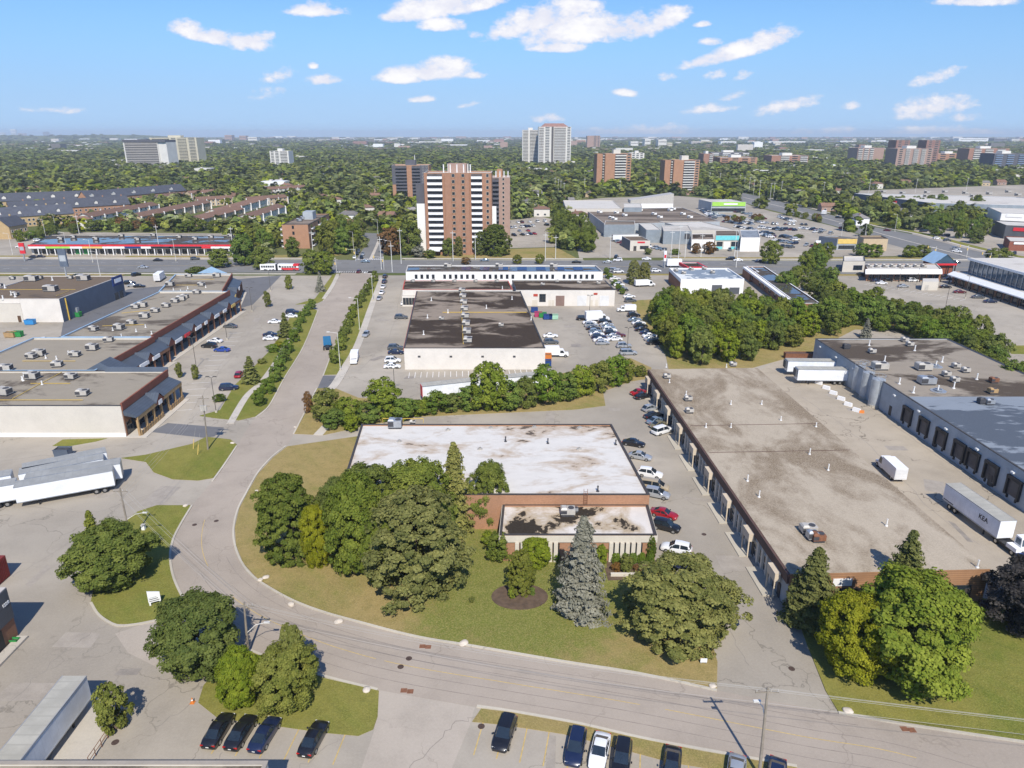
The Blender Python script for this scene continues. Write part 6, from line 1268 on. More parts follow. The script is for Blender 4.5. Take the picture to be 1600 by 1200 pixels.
# ------------------------------------------------------------------ cars
CG = 'cars parked in the street front lot'
for r_, f_, k, c, l in (((329, 1168), (355, 1126), 'sedan', 'black', 'black sedan, leftmost of the row under the foreground trees'), ((364, 1171), (391, 1129), 'sedan', 'black', 'black sedan, second from left under the foreground trees'), ((401, 1175), (428, 1132), 'sedan', 'navy', 'dark sedan, third from left under the foreground trees'), ((478, 1183), (503, 1137), 'sedan', 'black', 'black sedan standing apart at the right end of the tree shaded row'),
  ((797, 1129), (780, 1178), 'suv', 'black', 'black sport utility vehicle nearest the wide driveway at the bottom'), ((905, 1146), (893, 1205), 'suv', 'navy', 'dark blue sport utility vehicle left of the white sedan at the bottom'), ((943, 1151), (930, 1210), 'sedan', 'white', 'white sedan among the dark cars at the bottom edge'), ((975, 1164), (967, 1222), 'suv', 'black', 'black sport utility vehicle right of the white sedan at the bottom edge'), ((1052, 1174), (1046, 1232), 'sedan', 'black', 'black sedan cut by the bottom edge, by the grass strip'), ((1152, 1187), (1146, 1245), 'sedan', 'silver', 'silver sedan whose nose is cut by the bottom edge'), ((1215, 1192), (1208, 1250), 'sedan', 'navy', 'dark blue car at the bottom edge beside the wooden pole')): car_px(r_, f_, k, c, l, CG)
CG = 'cars parked beside the white roofed building'
for r_, f_, k, c, l in (((978, 694), (1002, 698), 'sedan', 'black', 'black car half hidden behind the back corner of the white roof'), ((986, 714), (1014, 719), 'sedan', 'silver', 'silver sedan second from the back along the white roofed building'), ((1001, 742), (1030, 747), 'suv', 'white', 'white sport utility vehicle beside the beige minivan'), ((1008, 761), (1038, 766), 'van', 'beige', 'beige minivan by the white roofed building'), ((1011, 773), (1041, 779), 'suv', 'silver', 'silver sport utility vehicle in front of the beige minivan'), ((1018, 802), (1056, 812), 'sedan', 'red', 'bright red sedan beside the office wing'), ((1021, 822), (1060, 832), 'suv', 'black', 'black sport utility vehicle next to the red sedan'), ((1079, 866), (1034, 858), 'suv', 'white', 'white sport utility vehicle with sunroof near the columnar cedar'), ((1084, 890), (1044, 884), 'sedan', 'navy', 'dark car half hidden behind the broad pine')): car_px(r_, f_, k, c, l, CG)
CG = 'cars parked along the brown fascia'
for r_, f_, k, c, l in (((988, 618), (1009, 614), 'sedan', 'red', 'red sedan at the far end of the long gravel roofed building'), ((993, 624), (1016, 620), 'sedan', 'black', 'black sedan next to the red one by the brown fascia'), ((1004, 644), (1028, 638), 'hatch', 'silver', 'silver hatchback by the brown fascia'), ((1008, 655), (1034, 650), 'sedan', 'black', 'black sedan touching the pale blue car by the brown fascia'), ((1012, 664), (1037, 657), 'sedan', 'steel blue', 'pale blue sedan by the brown fascia'), ((1017, 670), (1043, 664), 'sedan', 'olive', 'olive brown sedan mostly behind the white minivan'), ((1020, 681), (1049, 672), 'van', 'white', 'white minivan nearest the camera by the brown fascia')): car_px(r_, f_, k, c, l, CG)
def park(lst, fmt, group, full=False, half=2.3):
    for (x, y, k, c, a, ex) in lst:
        X, Y = P(x, y); car(X, Y, R(a), k, c, fmt % ((c if k != 'x' else '')+' '+KW[k], ex) if '%' in fmt else fmt, group, full)
park([(602, 434, 'suv', 'black', 88, 'farthest of the line of five'), (601, 442, 'suv', 'navy', 88, 'second of the line of five'), (599, 450, 'sedan', 'white', 88, 'third of the line of five'), (597, 459, 'sedan', 'white', 88, 'fourth of the line of five'), (593, 468, 'sedan', 'silver', 88, 'nearest of the line of five'), (636, 477, 'suv', 'white', 2, 'in front of the glazed porch'), (627, 498, 'suv', 'grey', 2, 'alone below the porch'), (572, 525, 'hatch', 'silver', -95, 'rolling towards the camera'), (618, 546, 'suv', 'grey', 2, 'at the wall corner, farthest of four'), (619, 553, 'sedan', 'navy', 2, 'at the wall corner, second of four'), (614, 566, 'suv', 'white', 3, 'at the wall corner, third of four'), (613, 575, 'sedan', 'white', 3, 'at the wall corner, nearest of four')], '%s left of the factory, %s', 'cars left of the factory', True)
park([(360, 512, 'sedan', 'grey', 170, 'by the tall lamp post'), (336, 535, 'sedan', 'white', 172, 'behind the black one'), (327, 543, 'suv', 'black', 172, 'next to the white car'), (347, 549, 'sedan', 'blue', 175, 'right of the black one'), (374, 588, 'hatch', 'red', 95, 'beside the lone spruce'), (358, 609, 'suv', 'navy', 8, 'near the patio fence'), (423, 525, 'sedan', 'navy', 4, 'behind the white car at the spruce'), (423, 531, 'sedan', 'white', 4, 'left of the large spruce'), (457, 490, 'suv', 'navy', 3, 'by the upper driveway, dark one'), (456, 496, 'sedan', 'white', 3, 'by the upper driveway, white one'), (430, 505, 'sedan', 'white', 4, 'behind the large spruce')], '%s in the plaza car park, %s', 'cars in the plaza car park', True)
park([(70, 534, 'sedan', 'white', 5, 'farther of two'), (59, 537, 'sedan', 'navy', 5, 'nearer of two')], '%s in the service lane behind the plaza, %s', 'cars behind the plaza', True)
park([(203, 444, 'suv', 'black', 10, 'leftmost'), (208, 448, 'sedan', 'silver', 12, 'beside the sign'), (218, 449, 'sedan', 'black', 8, 'rightmost'), (213, 431, 'suv', 'black', 70, 'driving out to the arterial')], '%s at the box store door, %s', 'cars at the box store', False)
# the crowded yard right of the factory
cc = ['white', 'silver', 'black', 'steel blue', 'white', 'navy', 'white', 'silver', 'grey', 'black', 'white', 'silver', 'steel blue']
L1 = [(911, 500, 'suv', 'black')] + [(921+2.9*i, 506+4.6*i, ['sedan', 'suv', 'sedan', 'hatch'][i % 4], cc[i % 13]) for i in range(8)] + [(945+2.6*i, 505+4.5*i, ['suv', 'sedan', 'sedan', 'suv'][i % 4], cc[(i*5+2) % 13]) for i in range(7)] + [(966, 526, 'sedan', 'maroon')]
for i, (x, y, k, c) in enumerate(L1): X, Y = P(x, y); car(X, Y, R(4), k, c, '%s %s in the tight car block right of the factory' % (c, KW[k]), 'tight block of parked cars', True)
L2 = [(990, 495, 'suv', 'black'), (992, 502, 'sedan', 'steel blue'), (998, 507, 'sedan', 'white'), (1001, 512, 'suv', 'black'), (1003, 517, 'sedan', 'black'), (1011, 522, 'sedan', 'navy'), (1015, 527, 'sedan', 'white'), (1018, 532, 'sedan', 'silver'), (1022, 538, 'suv', 'black'), (983, 465, 'sedan', 'white'), (985, 472, 'suv', 'grey'), (972, 452, 'sedan', 'silver'), (973, 455, 'sedan', 'black'), (967, 447, 'suv', 'white'), (963, 443, 'sedan', 'navy'), (961, 437, 'sedan', 'white'), (951, 434, 'sedan', 'silver')]
for i, (x, y, k, c) in enumerate(L2): X, Y = P(x, y); car(X, Y, R(8), k, c, '%s %s parked along the tree edge of the factory yard' % (c, KW[k]), 'cars along the trees', True)
park([(975, 543, 'suv', 'silver', 4, 'behind the other'), (982, 554, 'van', 'silver', 4, 'nearest the hedge'), (860, 527, 'sedan', 'white', 4, 'beside the wall'), (861, 537, 'suv', 'grey', 4, 'by the wall, pulling a box')], '%s standing loose in the factory yard, %s', 'loose cars in the factory yard', True)
# traffic and far lots
park([(224, 419, 'sedan', 'silver', 0, 'on the arterial at left'), (554, 403.5, 'sedan', 'white', -80, 'waiting at the light, left lane front'), (558, 398, 'suv', 'black', -80, 'waiting at the light, left lane second'), (560.5, 394, 'suv', 'grey', -80, 'waiting at the light, left lane third'), (565, 404, 'suv', 'black', -80, 'waiting at the light, right lane front'), (567, 398.5, 'sedan', 'silver', -80, 'waiting at the light, right lane second'), (571, 410, 'sedan', 'steel blue', 0, 'crossing the junction'), (561, 426, 'hatch', 'maroon', 88, 'entering the junction'), (757, 408, 'sedan', 'steel blue', 180, 'on the arterial before the tower'), (901, 411, 'sedan', 'black', 0, 'on the arterial behind the office block'), (949, 411, 'sedan', 'silver', 180, 'on the arterial near the pines'), (963, 403, 'suv', 'black', 70, 'turning into the mall'), (965, 408, 'suv', 'white', 180, 'on the arterial below the mall entry'), (1010, 406, 'sedan', 'white', 180, 'on the arterial before the diner'), (1141, 406, 'suv', 'black', 180, 'on the arterial, left of two'), (1153, 408, 'sedan', 'white', 180, 'on the arterial, right of two'), (1187, 410, 'sedan', 'navy', 0, 'on the arterial by the gas station'), (1025, 425, 'suv', 'white', 4, 'behind the white garage'), (1178, 433, 'suv', 'white', 4, 'at the gas station kiosk'), (1196, 444, 'suv', 'black', 4, 'at the gas station corner'), (1225, 466, 'sedan', 'navy', 0, 'under the gas station trees'), (966, 426, 'van', 'white', 10, 'in the side lot by the pines'), (960, 424, 'van', 'silver', 10, 'in the side lot, left of the white one'), (1492, 411, 'sedan', 'navy', 160, 'turning by the blue gable'), (1450, 406, 'sedan', 'black', 0, 'at the right junction'), (1495, 394, 'sedan', 'white', -40, 'waiting on the cross street, first'), (1493, 390, 'suv', 'silver', -40, 'waiting on the cross street, second'), (1350, 355, 'sedan', 'navy', -38, 'on the cross street, upper of three'), (1361, 357, 'suv', 'black', -38, 'on the cross street, middle of three'), (1386, 361, 'sedan', 'maroon', -38, 'on the cross street, lower of three'), (1310, 341, 'suv', 'black', -38, 'on the cross street behind the box truck'), (1316, 358, 'suv', 'red', -38, 'on the near side of the cross street')], '%s %s', 'traffic', False)
park([(1344, 431, 'suv', 'black', 95, ''), (1351, 431, 'sedan', 'black', 95, ''), (1358, 432, 'sedan', 'white', 95, ''), (1371, 431, 'sedan', 'navy', 95, ''), (1382, 431, 'suv', 'maroon', 95, ''), (1393, 432, 'sedan', 'white', 95, ''), (1369, 440, 'sedan', 'navy', 4, ''), (1377, 444, 'sedan', 'white', 4, ''), (1387, 439, 'sedan', 'black', 4, ''), (1426, 440, 'suv', 'white', 4, ''), (1411, 449, 'sedan', 'silver', 4, ''), (1434, 431, 'sedan', 'silver', 95, ''), (1477, 450, 'sedan', 'black', -5, ''), (1499, 458, 'sedan', 'maroon', -5, ''), (1528, 466, 'sedan', 'grey', -5, ''), (1547, 473, 'sedan', 'navy', -5, ''), (1538, 453, 'van', 'silver', 170, ''), (1577, 466, 'sedan', 'teal', 175, ''), (1595, 473, 'sedan', 'black', 175, ''), (1495, 442, 'sedan', 'white', 170, ''), (1510, 446, 'sedan', 'white', 170, ''), (1481, 437, 'sedan', 'navy', 170, ''), (1475, 434, 'suv', 'black', 170, '')], '%s in the car park of the white canopied plaza%s', 'cars before the white canopied plaza', True)
park([(53, 403, 'sedan', 'black', 0, 'left of two'), (64, 402.5, 'sedan', 'black', 0, 'right of two'), (95, 396, 'suv', 'black', 90, 'at the green shop window'), (208, 396, 'sedan', 'navy', 90, 'before the middle shops'), (232, 396, 'suv', 'black', 90, 'before the dark signs, left'), (241, 396, 'suv', 'black', 90, 'before the dark signs, right'), (247, 408, 'sedan', 'black', 0, 'on the lot edge'), (305, 406, 'suv', 'grey', 30, 'near the street trees'), (285, 394, 'sedan', 'white', 0, 'at the right shops'), (60, 377, 'van', 'white', 5, 'behind the left end'), (32, 387, 'sedan', 'white', 5, 'at the left end'), (72, 361, 'suv', 'navy', 20, 'on the left street'), (391, 411, 'sedan', 'black', 0, 'in the tree shade')], '%s by the red striped strip mall, %s', 'cars at the strip mall', False)
def rows(segs, seed, occ, label, group, angs=(90,), pal=None):
    r = random.Random(seed); pal = pal or ['black', 'black', 'navy', 'grey', 'white', 'white', 'silver', 'silver', 'steel blue', 'maroon', 'black', 'white']
    for (a, b) in segs:
        A, B = P(*a), P(*b); L = math.hypot(B[0]-A[0], B[1]-A[1]); n = int(L/2.75); an = math.atan2(B[1]-A[1], B[0]-A[0])
        for i in range(n):
            if r.random() > occ: continue
            f = (i+.5)/n; c = r.choice(pal); k = r.choice(['sedan', 'sedan', 'suv', 'suv', 'hatch', 'van'])
            car(A[0]+(B[0]-A[0])*f, A[1]+(B[1]-A[1])*f, an+R(90)*r.choice((-1, 1)), k, c, label % (c, KW[k]), group, False)
rows([((1096, 329), (1116, 342)), ((1104, 328), (1124, 340)), ((1112, 334), (1140, 341)), ((1110, 328), (1140, 330)), ((1146, 331), (1172, 336)), ((1140, 340), (1160, 345)), ((1172, 339), (1196, 343)), ((1204, 351), (1262, 352)), ((1212, 357), (1245, 361)), ((1148, 355), (1178, 360)), ((1160, 349), (1178, 352)), ((1175, 361), (1208, 367)), ((1190, 369), (1240, 372)), ((1180, 364), (1206, 372)), ((1208, 376), (1245, 382)), ((1225, 370), (1245, 376)), ((1255, 384), (1300, 388)), ((1218, 340), (1240, 347)), ((1150, 378), (1178, 380)), ((1270, 363), (1302, 366)), ((1105, 391), (1145, 392)), ((1120, 326), (1160, 329)), ((1165, 345), (1200, 350)), ((1130, 347), (1158, 351)), ((1185, 356), (1225, 361)), ((1248, 357), (1290, 362)), ((1200, 382), (1240, 388))], 5, .92, '%s %s among the many cars in the mall car park', 'cars in the mall car park')
rows([((795, 357), (862, 352)), ((795, 363), (835, 361)), ((800, 369), (838, 366)), ((800, 349), (866, 346))], 9, .7, '%s %s in the car park behind the brick tower', 'cars behind the tower', pal=['white', 'white', 'maroon', 'black', 'white', 'silver', 'red', 'navy'])
rows([((965, 378), (978, 384)), ((1020, 388), (1040, 392)), ((1035, 378), (1062, 380)), ((1010, 386), (1030, 386))], 11, .7, '%s %s around the small diner', 'cars around the diner')
rows([((1440, 362), (1480, 370)), ((1450, 371), (1500, 381)), ((1530, 393), (1590, 398)), ((1335, 325), (1352, 330))], 13, .6, '%s %s among trees beyond the right cross street', 'cars beyond the cross street')

# ------------------------------------------------------------------ foreground trees, one by one
for a in ((652, 912, 92, 766, 'pine', 'pine', 'broad olive pine in front of the maple clump, nearest the road'), (455, 868, 55, 738, 'pine', 'dark', 'dark pine at the left edge of the tree clump'), (497, 885, 26, 786, 'hi', 'yellow', 'narrow yellowing tree between the dark pine and the maples'),
 (535, 855, 42, 745, 'hi', 'dark', 'dark maple just behind the yellowing tree'), (563, 893, 56, 738, 'hi', 'maple', 'dark green maple right of the yellowing tree'), (650, 845, 64, 716, 'hi', 'maple', 'green maple against the white roof in the clump'), (580, 845, 58, 722, 'hi', 'dark', 'dark maple at the back left of the clump'), (600, 905, 40, 790, 'hi', 'maple', 'low green maple tucked left of the broad olive pine'), (690, 840, 30, 775, 'hi', 'maple', 'small green maple below the thin spruce'), (680, 872, 42, 785, 'hi', 'maple', 'maple crown behind the broad olive pine'), (712, 826, 34, 690, 'spr', 'pine', 'thin tall spruce standing before the white roof'), (764, 815, 34, 718, 'hi', 'maple', 'small round maple touching the office wing'),
 (907, 955, 44, 806, 'spr', 'bluespruce', 'grey blue spruce on the front lawn'), (1057, 983, 97, 876, 'pine', 'pine', 'broad rounded pine beside the driveway'), (813, 925, 26, 858, 'pine', 'olive', 'small pine in the mulch ring'), (838, 882, 28, 840, 'hi', 'bright', 'small bright green tree in front of the cream panels'), (1415, 1052, 106, 903, 'hi', 'bright', 'large bright green maple on the lower right lawn'), (1328, 1045, 62, 932, 'hi', 'yellow', 'yellow green maple half merged with the large bright one'),
 (1262, 975, 42, 855, 'spr', 'spruce', 'dark spruce at the front corner of the long building'), (1402, 955, 38, 828, 'spr', 'spruce', 'spruce rising behind the large bright maple'), (1612, 978, 82, 884, 'hi', 'purple', 'dark purple leaved tree at the right border'), (180, 912, 67, 820, 'hi', 'maple', 'round green maple on the left lawn by the road bend'), (160, 902, 22, 797, 'spr', 'olive', 'scraggly spruce top poking out of the left maple'), (318, 1045, 80, 934, 'hi', 'dark', 'big dark maple left of the road in the foreground'), (380, 1100, 38, 1012, 'hi', 'bright', 'bright green tree between the big dark maple and the olive tree'),
 (452, 1096, 58, 1010, 'hi', 'olive', 'olive green tree above the parked black sedans'), (463, 1080, 25, 972, 'pine', 'olive', 'spruce top rising behind the olive green tree'), (182, 1138, 30, 1072, 'mid', 'olive', 'thin small tree beside the ramp railing')):
    tree_px(*a[:6], a[6], None)
# shrubs
def shrub(bx, by, hw, ty, color, label, group=None, name='shrub'):
    X, Y = P(bx, by); m = PXM(X, Y, 1); o = thing(name, label, 'shrub', (X, Y), rng.uniform(0, 6), group); c = put('foliage', MID[int(bx) % 5], o); w = 2*hw/m; c.scale = (w/10, w/10, max(.8, ZAT(bx, ty, Y))/10)
    c.material_slots[0].link = 'OBJECT'; c.material_slots[0].material = LEAF[color]; put('stem', TRK[0], o).scale = (.12, .12, .06); return o
shrub(778, 876, 22, 834, 'maple', 'dark green shrub at the left corner of the office wing'); shrub(762, 850, 14, 832, 'bright', 'small bright shrub left of the office wing'); shrub(940, 880, 12, 852, 'bright', 'pale green shrub at the entrance behind the blue spruce'); shrub(978, 893, 13, 868, 'olive', 'brownish shrub before the clipped hedge'); shrub(963, 893, 9, 880, 'rust', 'low brown shrub in the mulch bed'); shrub(995, 893, 8, 883, 'rust', 'small dry shrub at the right of the mulch bed'); shrub(878, 872, 7, 845, 'bluespruce', 'grey green column shrub between the cream panels'); shrub(800, 935, 7, 918, 'bright', 'bright low shrub in the mulch ring'); shrub(868, 876, 10, 862, 'hedge', 'small round shrub left of the blue spruce'); shrub(737, 942, 5, 932, 'olive', 'tiny sapling on the front lawn'); shrub(832, 930, 6, 918, 'hedge', 'low green tuft at the right of the mulch ring'); shrub(343, 627, 11, 616, 'cedar', 'round golden shrub at the plaza lawn tip'); shrub(436, 543, 8, 533, 'yellow', 'yellow shrub by the plaza spruce'); shrub(427, 550, 12, 538, 'hedge', 'green shrub on the plaza verge'); shrub(410, 568, 8, 560, 'olive', 'low shrub along the plaza verge')
shrub(330, 605, 4, 600, 'rust', 'tiny dry planting in the plaza lot') if 0 else None
X, Y = P(1016, 877); o = thing('columnar_cedar', 'narrow upright cedar at the right end of the office wing', 'tree', (X, Y)); c = put('crown', PINE[0], o); c.scale = (.17, .17, .44); c.material_slots[0].link = 'OBJECT'; c.material_slots[0].material = LEAF['cedar']; put('trunk', TRKC[0], o).scale = (.3, .3, .3)
X, Y = P(955, 880); o = thing('clipped_hedge', 'boxy clipped hedge before the cream panels of the office wing', 'hedge', (X, Y))
for i in range(5): c = put('foliage', PINE[i % 2], o, (.7+i*1.25, 0, 0), i*1.3); c.scale = (.17, .14, .17); c.material_slots[0].link = 'OBJECT'; c.material_slots[0].material = LEAF['hedge']
# hedge row between the white roof and the factory
HG_ = 'wild hedge trees behind the white roof'
for i, a in enumerate(((483, 645, 9, 612, 'rust'), (512, 655, 30, 610, 'olive'), (545, 660, 24, 622, 'bright'), (575, 660, 24, 632, 'hedge'), (600, 652, 33, 592, 'bright'), (632, 655, 24, 622, 'hedge'), (655, 648, 22, 625, 'bright'), (682, 645, 24, 612, 'hedge'), (707, 642, 22, 616, 'maple'), (735, 640, 24, 605, 'hedge'), (764, 640, 32, 567, 'bright'), (795, 640, 24, 596, 'hedge'), (822, 636, 24, 590, 'maple'), (852, 632, 27, 572, 'hedge'), (882, 626, 24, 584, 'hedge'), (908, 618, 24, 572, 'bright'), (935, 612, 22, 565, 'olive'), (960, 603, 22, 556, 'hedge'), (978, 597, 16, 562, 'olive'), (525, 668, 22, 640, 'hedge'), (550, 672, 18, 648, 'bright'), (1000, 588, 12, 572, 'olive'))):
    tree_px(a[0], a[1], a[2], a[3], 'mid', a[4], '%s hedge tree in the wild row behind the white roof, %s' % ({'rust': 'brownish', 'olive': 'olive', 'bright': 'bright green', 'hedge': 'mid green', 'maple': 'deep green'}[a[4]], 'left end' if a[0] < 580 else 'left of the middle' if a[0] < 720 else 'middle' if a[0] < 850 else 'right end'), HG_)
# street trees
SG = 'small trees along the plaza road'; ORD = 'first second third fourth fifth sixth seventh eighth ninth tenth eleventh'.split()
for i_, (x, y) in enumerate(((586, 440), (579, 452), (573, 462), (567, 472), (560, 482), (552, 497), (548, 510), (543, 522), (538, 534), (533, 548), (524, 568))): tree_px(x, y, 6+(y-440)*.03, y-17-(y-440)*.08, 'mid', 'maple', 'small street tree right of the plaza road, %s from the junction' % ORD[i_], SG)
for i_, (x, y) in enumerate(((488, 484), (480, 494), (472, 505), (466, 520), (460, 535), (451, 552), (445, 566), (438, 580), (430, 597), (420, 615), (406, 634))): tree_px(x, y, 7+(y-480)*.04, y-17-(y-480)*.06, 'mid', 'hedge', 'small street tree left of the plaza road, %s from the junction' % ORD[i_], SG)
tree_px(447, 527, 13, 488, 'midc', 'spruce', 'dark spruce on the plaza verge beside parked cars', None); tree_px(393, 598, 16, 556, 'midc', 'spruce', 'broad spruce on the plaza verge by the red car', None); tree_px(501, 456, 8, 424, 'midc', 'bluespruce', 'pale blue spruce near the junction', None)
for x, y, h, l in ((419, 480, 455, 'by the far lamp posts'), (306, 593, 570, 'right of the patio fence'), (281, 590, 567, 'nearest the patio fence'), (452, 452, 430, 'nearest the junction')): tree_px(x, y, 7, h, 'mid', 'olive', 'thin young tree in the plaza car park, '+l, 'young lot trees')
# belts of trees right of the factory and behind the gravel roof
def belt(px, n, seed, h0, h1, label, group, cols, wid=(5, 8), kinds=('mid',), minsep=4.2):
    r = random.Random(seed); pl = W2(px); xs = [p[0] for p in pl]; ys = [p[1] for p in pl]; out = []; tr = 0
    while len(out) < n and tr < 6000:
        tr += 1; x, y = r.uniform(min(xs), max(xs)), r.uniform(min(ys), max(ys))
        if not inside(x, y, pl) or any((x-a)**2+(y-b)**2 < minsep**2 for a, b in out): continue
        out.append((x, y)); c = r.choice(cols); k = r.choice(kinds)
        w = {'maple': 'green', 'dark': 'dark green', 'olive': 'olive', 'bright': 'bright green', 'hedge': 'mid green', 'spruce': 'dark conifer', 'pine': 'pine green', 'yellow': 'yellowish', 'rust': 'brownish'}[c]
        q1 = ('left' if x < (min(xs)*2+max(xs))/3 else 'right' if x > (min(xs)+2*max(xs))/3 else 'middle'); q2 = 'near' if y < (min(ys)+max(ys))/2 else 'far'; tree(x, y, r.uniform(h0, h1), r.uniform(*wid), k, c, label % w + ', %s %s part' % (q1, q2), group)
belt([(1012, 492), (1060, 482), (1130, 490), (1180, 497), (1262, 500), (1262, 535), (1160, 568), (1062, 572), (1038, 545), (1016, 515)], 64, 3, 6.5, 11, '%s tree in the dense grove right of the factory yard', 'grove right of the factory yard', ['hedge', 'hedge', 'bright', 'olive', 'olive', 'maple', 'bright', 'dark'], (6, 9))
belt([(1268, 505), (1300, 478), (1345, 484), (1420, 500), (1480, 510), (1545, 545), (1565, 590), (1620, 625), (1640, 640), (1640, 665), (1560, 604), (1440, 535), (1425, 524), (1335, 518), (1290, 530)], 58, 4, 6, 9.5, '%s tree in the belt behind the grey dock warehouse', 'belt behind the dock warehouse', ['maple', 'dark', 'hedge', 'olive', 'hedge', 'dark'], (6, 9))
belt([(1195, 455), (1240, 440), (1300, 445), (1320, 470), (1280, 492), (1262, 480)], 10, 6, 6, 9.5, '%s tree around the gas station', 'trees around the gas station', ['maple', 'hedge', 'dark'], (7, 10))
belt([(1262, 412), (1300, 402), (1290, 425), (1270, 440), (1245, 425)], 6, 8, 8, 12, '%s tree between the gas station and the pale shop', 'trees by the pale shop', ['maple', 'hedge'], (7, 9))
tree_px(1352, 528, 9, 497, 'midc', 'bluespruce', 'small blue spruce behind the grey warehouse', None); tree_px(989, 444, 12, 405, 'pine', 'pine', 'left of two leaning pines behind the white garage', None); tree_px(1006, 444, 13, 408, 'pine', 'pine', 'right of two leaning pines behind the white garage', None); tree_px(1203, 412, 17, 376, 'mid', 'maple', 'round tree on the arterial verge right of the cream shop', None)
for x, y in ((952, 436), (960, 446), (972, 460), (947, 428), (966, 453)): shrub(x, y, 6, y-10, 'hedge', 'low hedge bush along the side lane right of the factory bays', 'side lane hedge')
# beyond the arterial
for (x, y, hw, t_, k, c, l) in ((343, 418, 20, 389, 'mid', 'maple', 'round tree at the end of the strip mall, left of three'), (383, 414, 22, 366, 'mid', 'hedge', 'bright topped tree at the end of the strip mall'), (412, 420, 20, 386, 'mid', 'maple', 'tree between the strip mall and the bus'), (458, 402, 14, 371, 'mid', 'dark', 'round tree against the orange brick apartments'), (488, 428, 20, 391, 'mid', 'maple', 'street tree at the junction, left of two'), (508, 428, 20, 393, 'mid', 'maple', 'street tree at the junction, right of two'), (518, 396, 24, 345, 'mid', 'olive', 'olive tree right of the orange brick apartments'), (535, 397, 20, 356, 'mid', 'hedge', 'green tree left of the side road'), (612, 398, 22, 356, 'mid', 'rust', 'rust coloured tree right of the side road'), (640, 398, 24, 348, 'mid', 'dark', 'dark tree left of the brick tower'), (655, 402, 12, 385, 'mid', 'bluespruce', 'pale bush before the brick tower'), (672, 404, 10, 390, 'mid', 'dark', 'low bush at the brick tower entrance'), (700, 400, 11, 372, 'mid', 'dark', 'slim dark tree before the brick tower, left'), (717, 400, 8, 368, 'pine', 'pine', 'slim pine before the brick tower'), (752, 398, 16, 358, 'pine', 'dark', 'dark pine at the right foot of the brick tower'), (775, 399, 24, 348, 'pine', 'dark', 'broad dark pine right of the brick tower'), (728, 413, 9, 402, 'mid', 'rust', 'small brown tree on the arterial verge by the tower'), (809, 412, 9, 398, 'mid', 'olive', 'small brown green tree on the verge, left of two'), (843, 412, 9, 397, 'mid', 'olive', 'small brown green tree on the verge, right of two'), (1087, 396, 9, 380, 'mid', 'rust', 'small rust tree before the pale shop, left'), (1108, 397, 11, 378, 'mid', 'rust', 'small rust tree before the pale shop, right'), (1012, 398, 7, 388, 'mid', 'dark', 'dark bush before the small diner'), (1055, 398, 9, 389, 'mid', 'hedge', 'clipped bush between the diner and pale shop'), (1248, 372, 9, 366, 'mid', 'dark', 'low tree in the mall lot by the yellow store'), (1345, 400, 14, 380, 'mid', 'hedge', 'tree before the yellow store, left'), (1365, 402, 14, 382, 'mid', 'hedge', 'tree before the tan block shop'), (1420, 402, 14, 384, 'mid', 'maple', 'tree on the plaza verge, left of two'), (1440, 401, 14, 383, 'mid', 'maple', 'tree on the plaza verge, right of two'), (1560, 410, 22, 388, 'mid', 'maple', 'round tree behind the glazed block'), (60, 432, 0.1, 431, 'low', 'olive', '') , (308, 428, 18, 417, 'mid', 'dark', 'wide low tree behind the blue gable')):
    if l: tree_px(x, y, hw, t_, k, c, l, None)
belt([(868, 395), (935, 396), (920, 372), (885, 352), (868, 345)], 22, 21, 9, 14, '%s tree in the clump between the tower lot and the mall', 'clump between tower and mall', ['dark', 'maple', 'dark'], (8, 11))
belt([(365, 398), (440, 400), (430, 372), (375, 380)], 9, 22, 7, 11, '%s tree left of the orange brick apartments', 'trees left of the brick apartments', ['hedge', 'olive', 'maple'], (7, 10))
belt([(500, 385), (560, 384), (570, 372), (530, 365), (505, 372)], 8, 23, 10, 15, '%s tree behind the olive tree at the junction', 'trees by the side road', ['hedge', 'bright', 'maple'], (8, 11))
belt([(1430, 366), (1560, 388), (1570, 372), (1500, 352), (1440, 352)], 16, 24, 7, 12, '%s tree among the lots beyond the cross street', 'trees beyond the cross street', ['maple', 'hedge', 'dark'], (7, 10))
belt([(1340, 338), (1420, 355), (1560, 345), (1560, 332), (1455, 322), (1345, 322)], 24, 25, 8, 14, '%s tree between the cross street and the huge pale roof', 'trees before the big box store', ['maple', 'olive', 'dark', 'hedge'], (8, 12))
belt([(1125, 345), (1190, 340), (1200, 346), (1140, 350)], 8, 26, 3, 5, '%s small tree in the mall car park', 'small mall lot trees', ['maple', 'olive', 'rust'], (4, 6))
belt([(1240, 336), (1290, 346), (1300, 352), (1250, 344)], 6, 27, 4, 6, '%s small tree on the mall edge of the cross street', 'small mall edge trees', ['maple', 'olive', 'rust'], (4, 6))
belt([(100, 366), (250, 362), (340, 364), (350, 358), (240, 357), (110, 360)], 20, 28, 6, 9, '%s tree behind the strip mall', 'trees behind the strip mall', ['maple', 'dark', 'rust', 'dark'], (7, 10))
belt([(20, 380), (45, 378), (100, 366), (80, 364), (50, 372)], 6, 29, 5, 8, '%s tree on the left street corner', 'trees on the left street', ['dark', 'maple', 'hedge'], (5, 8))

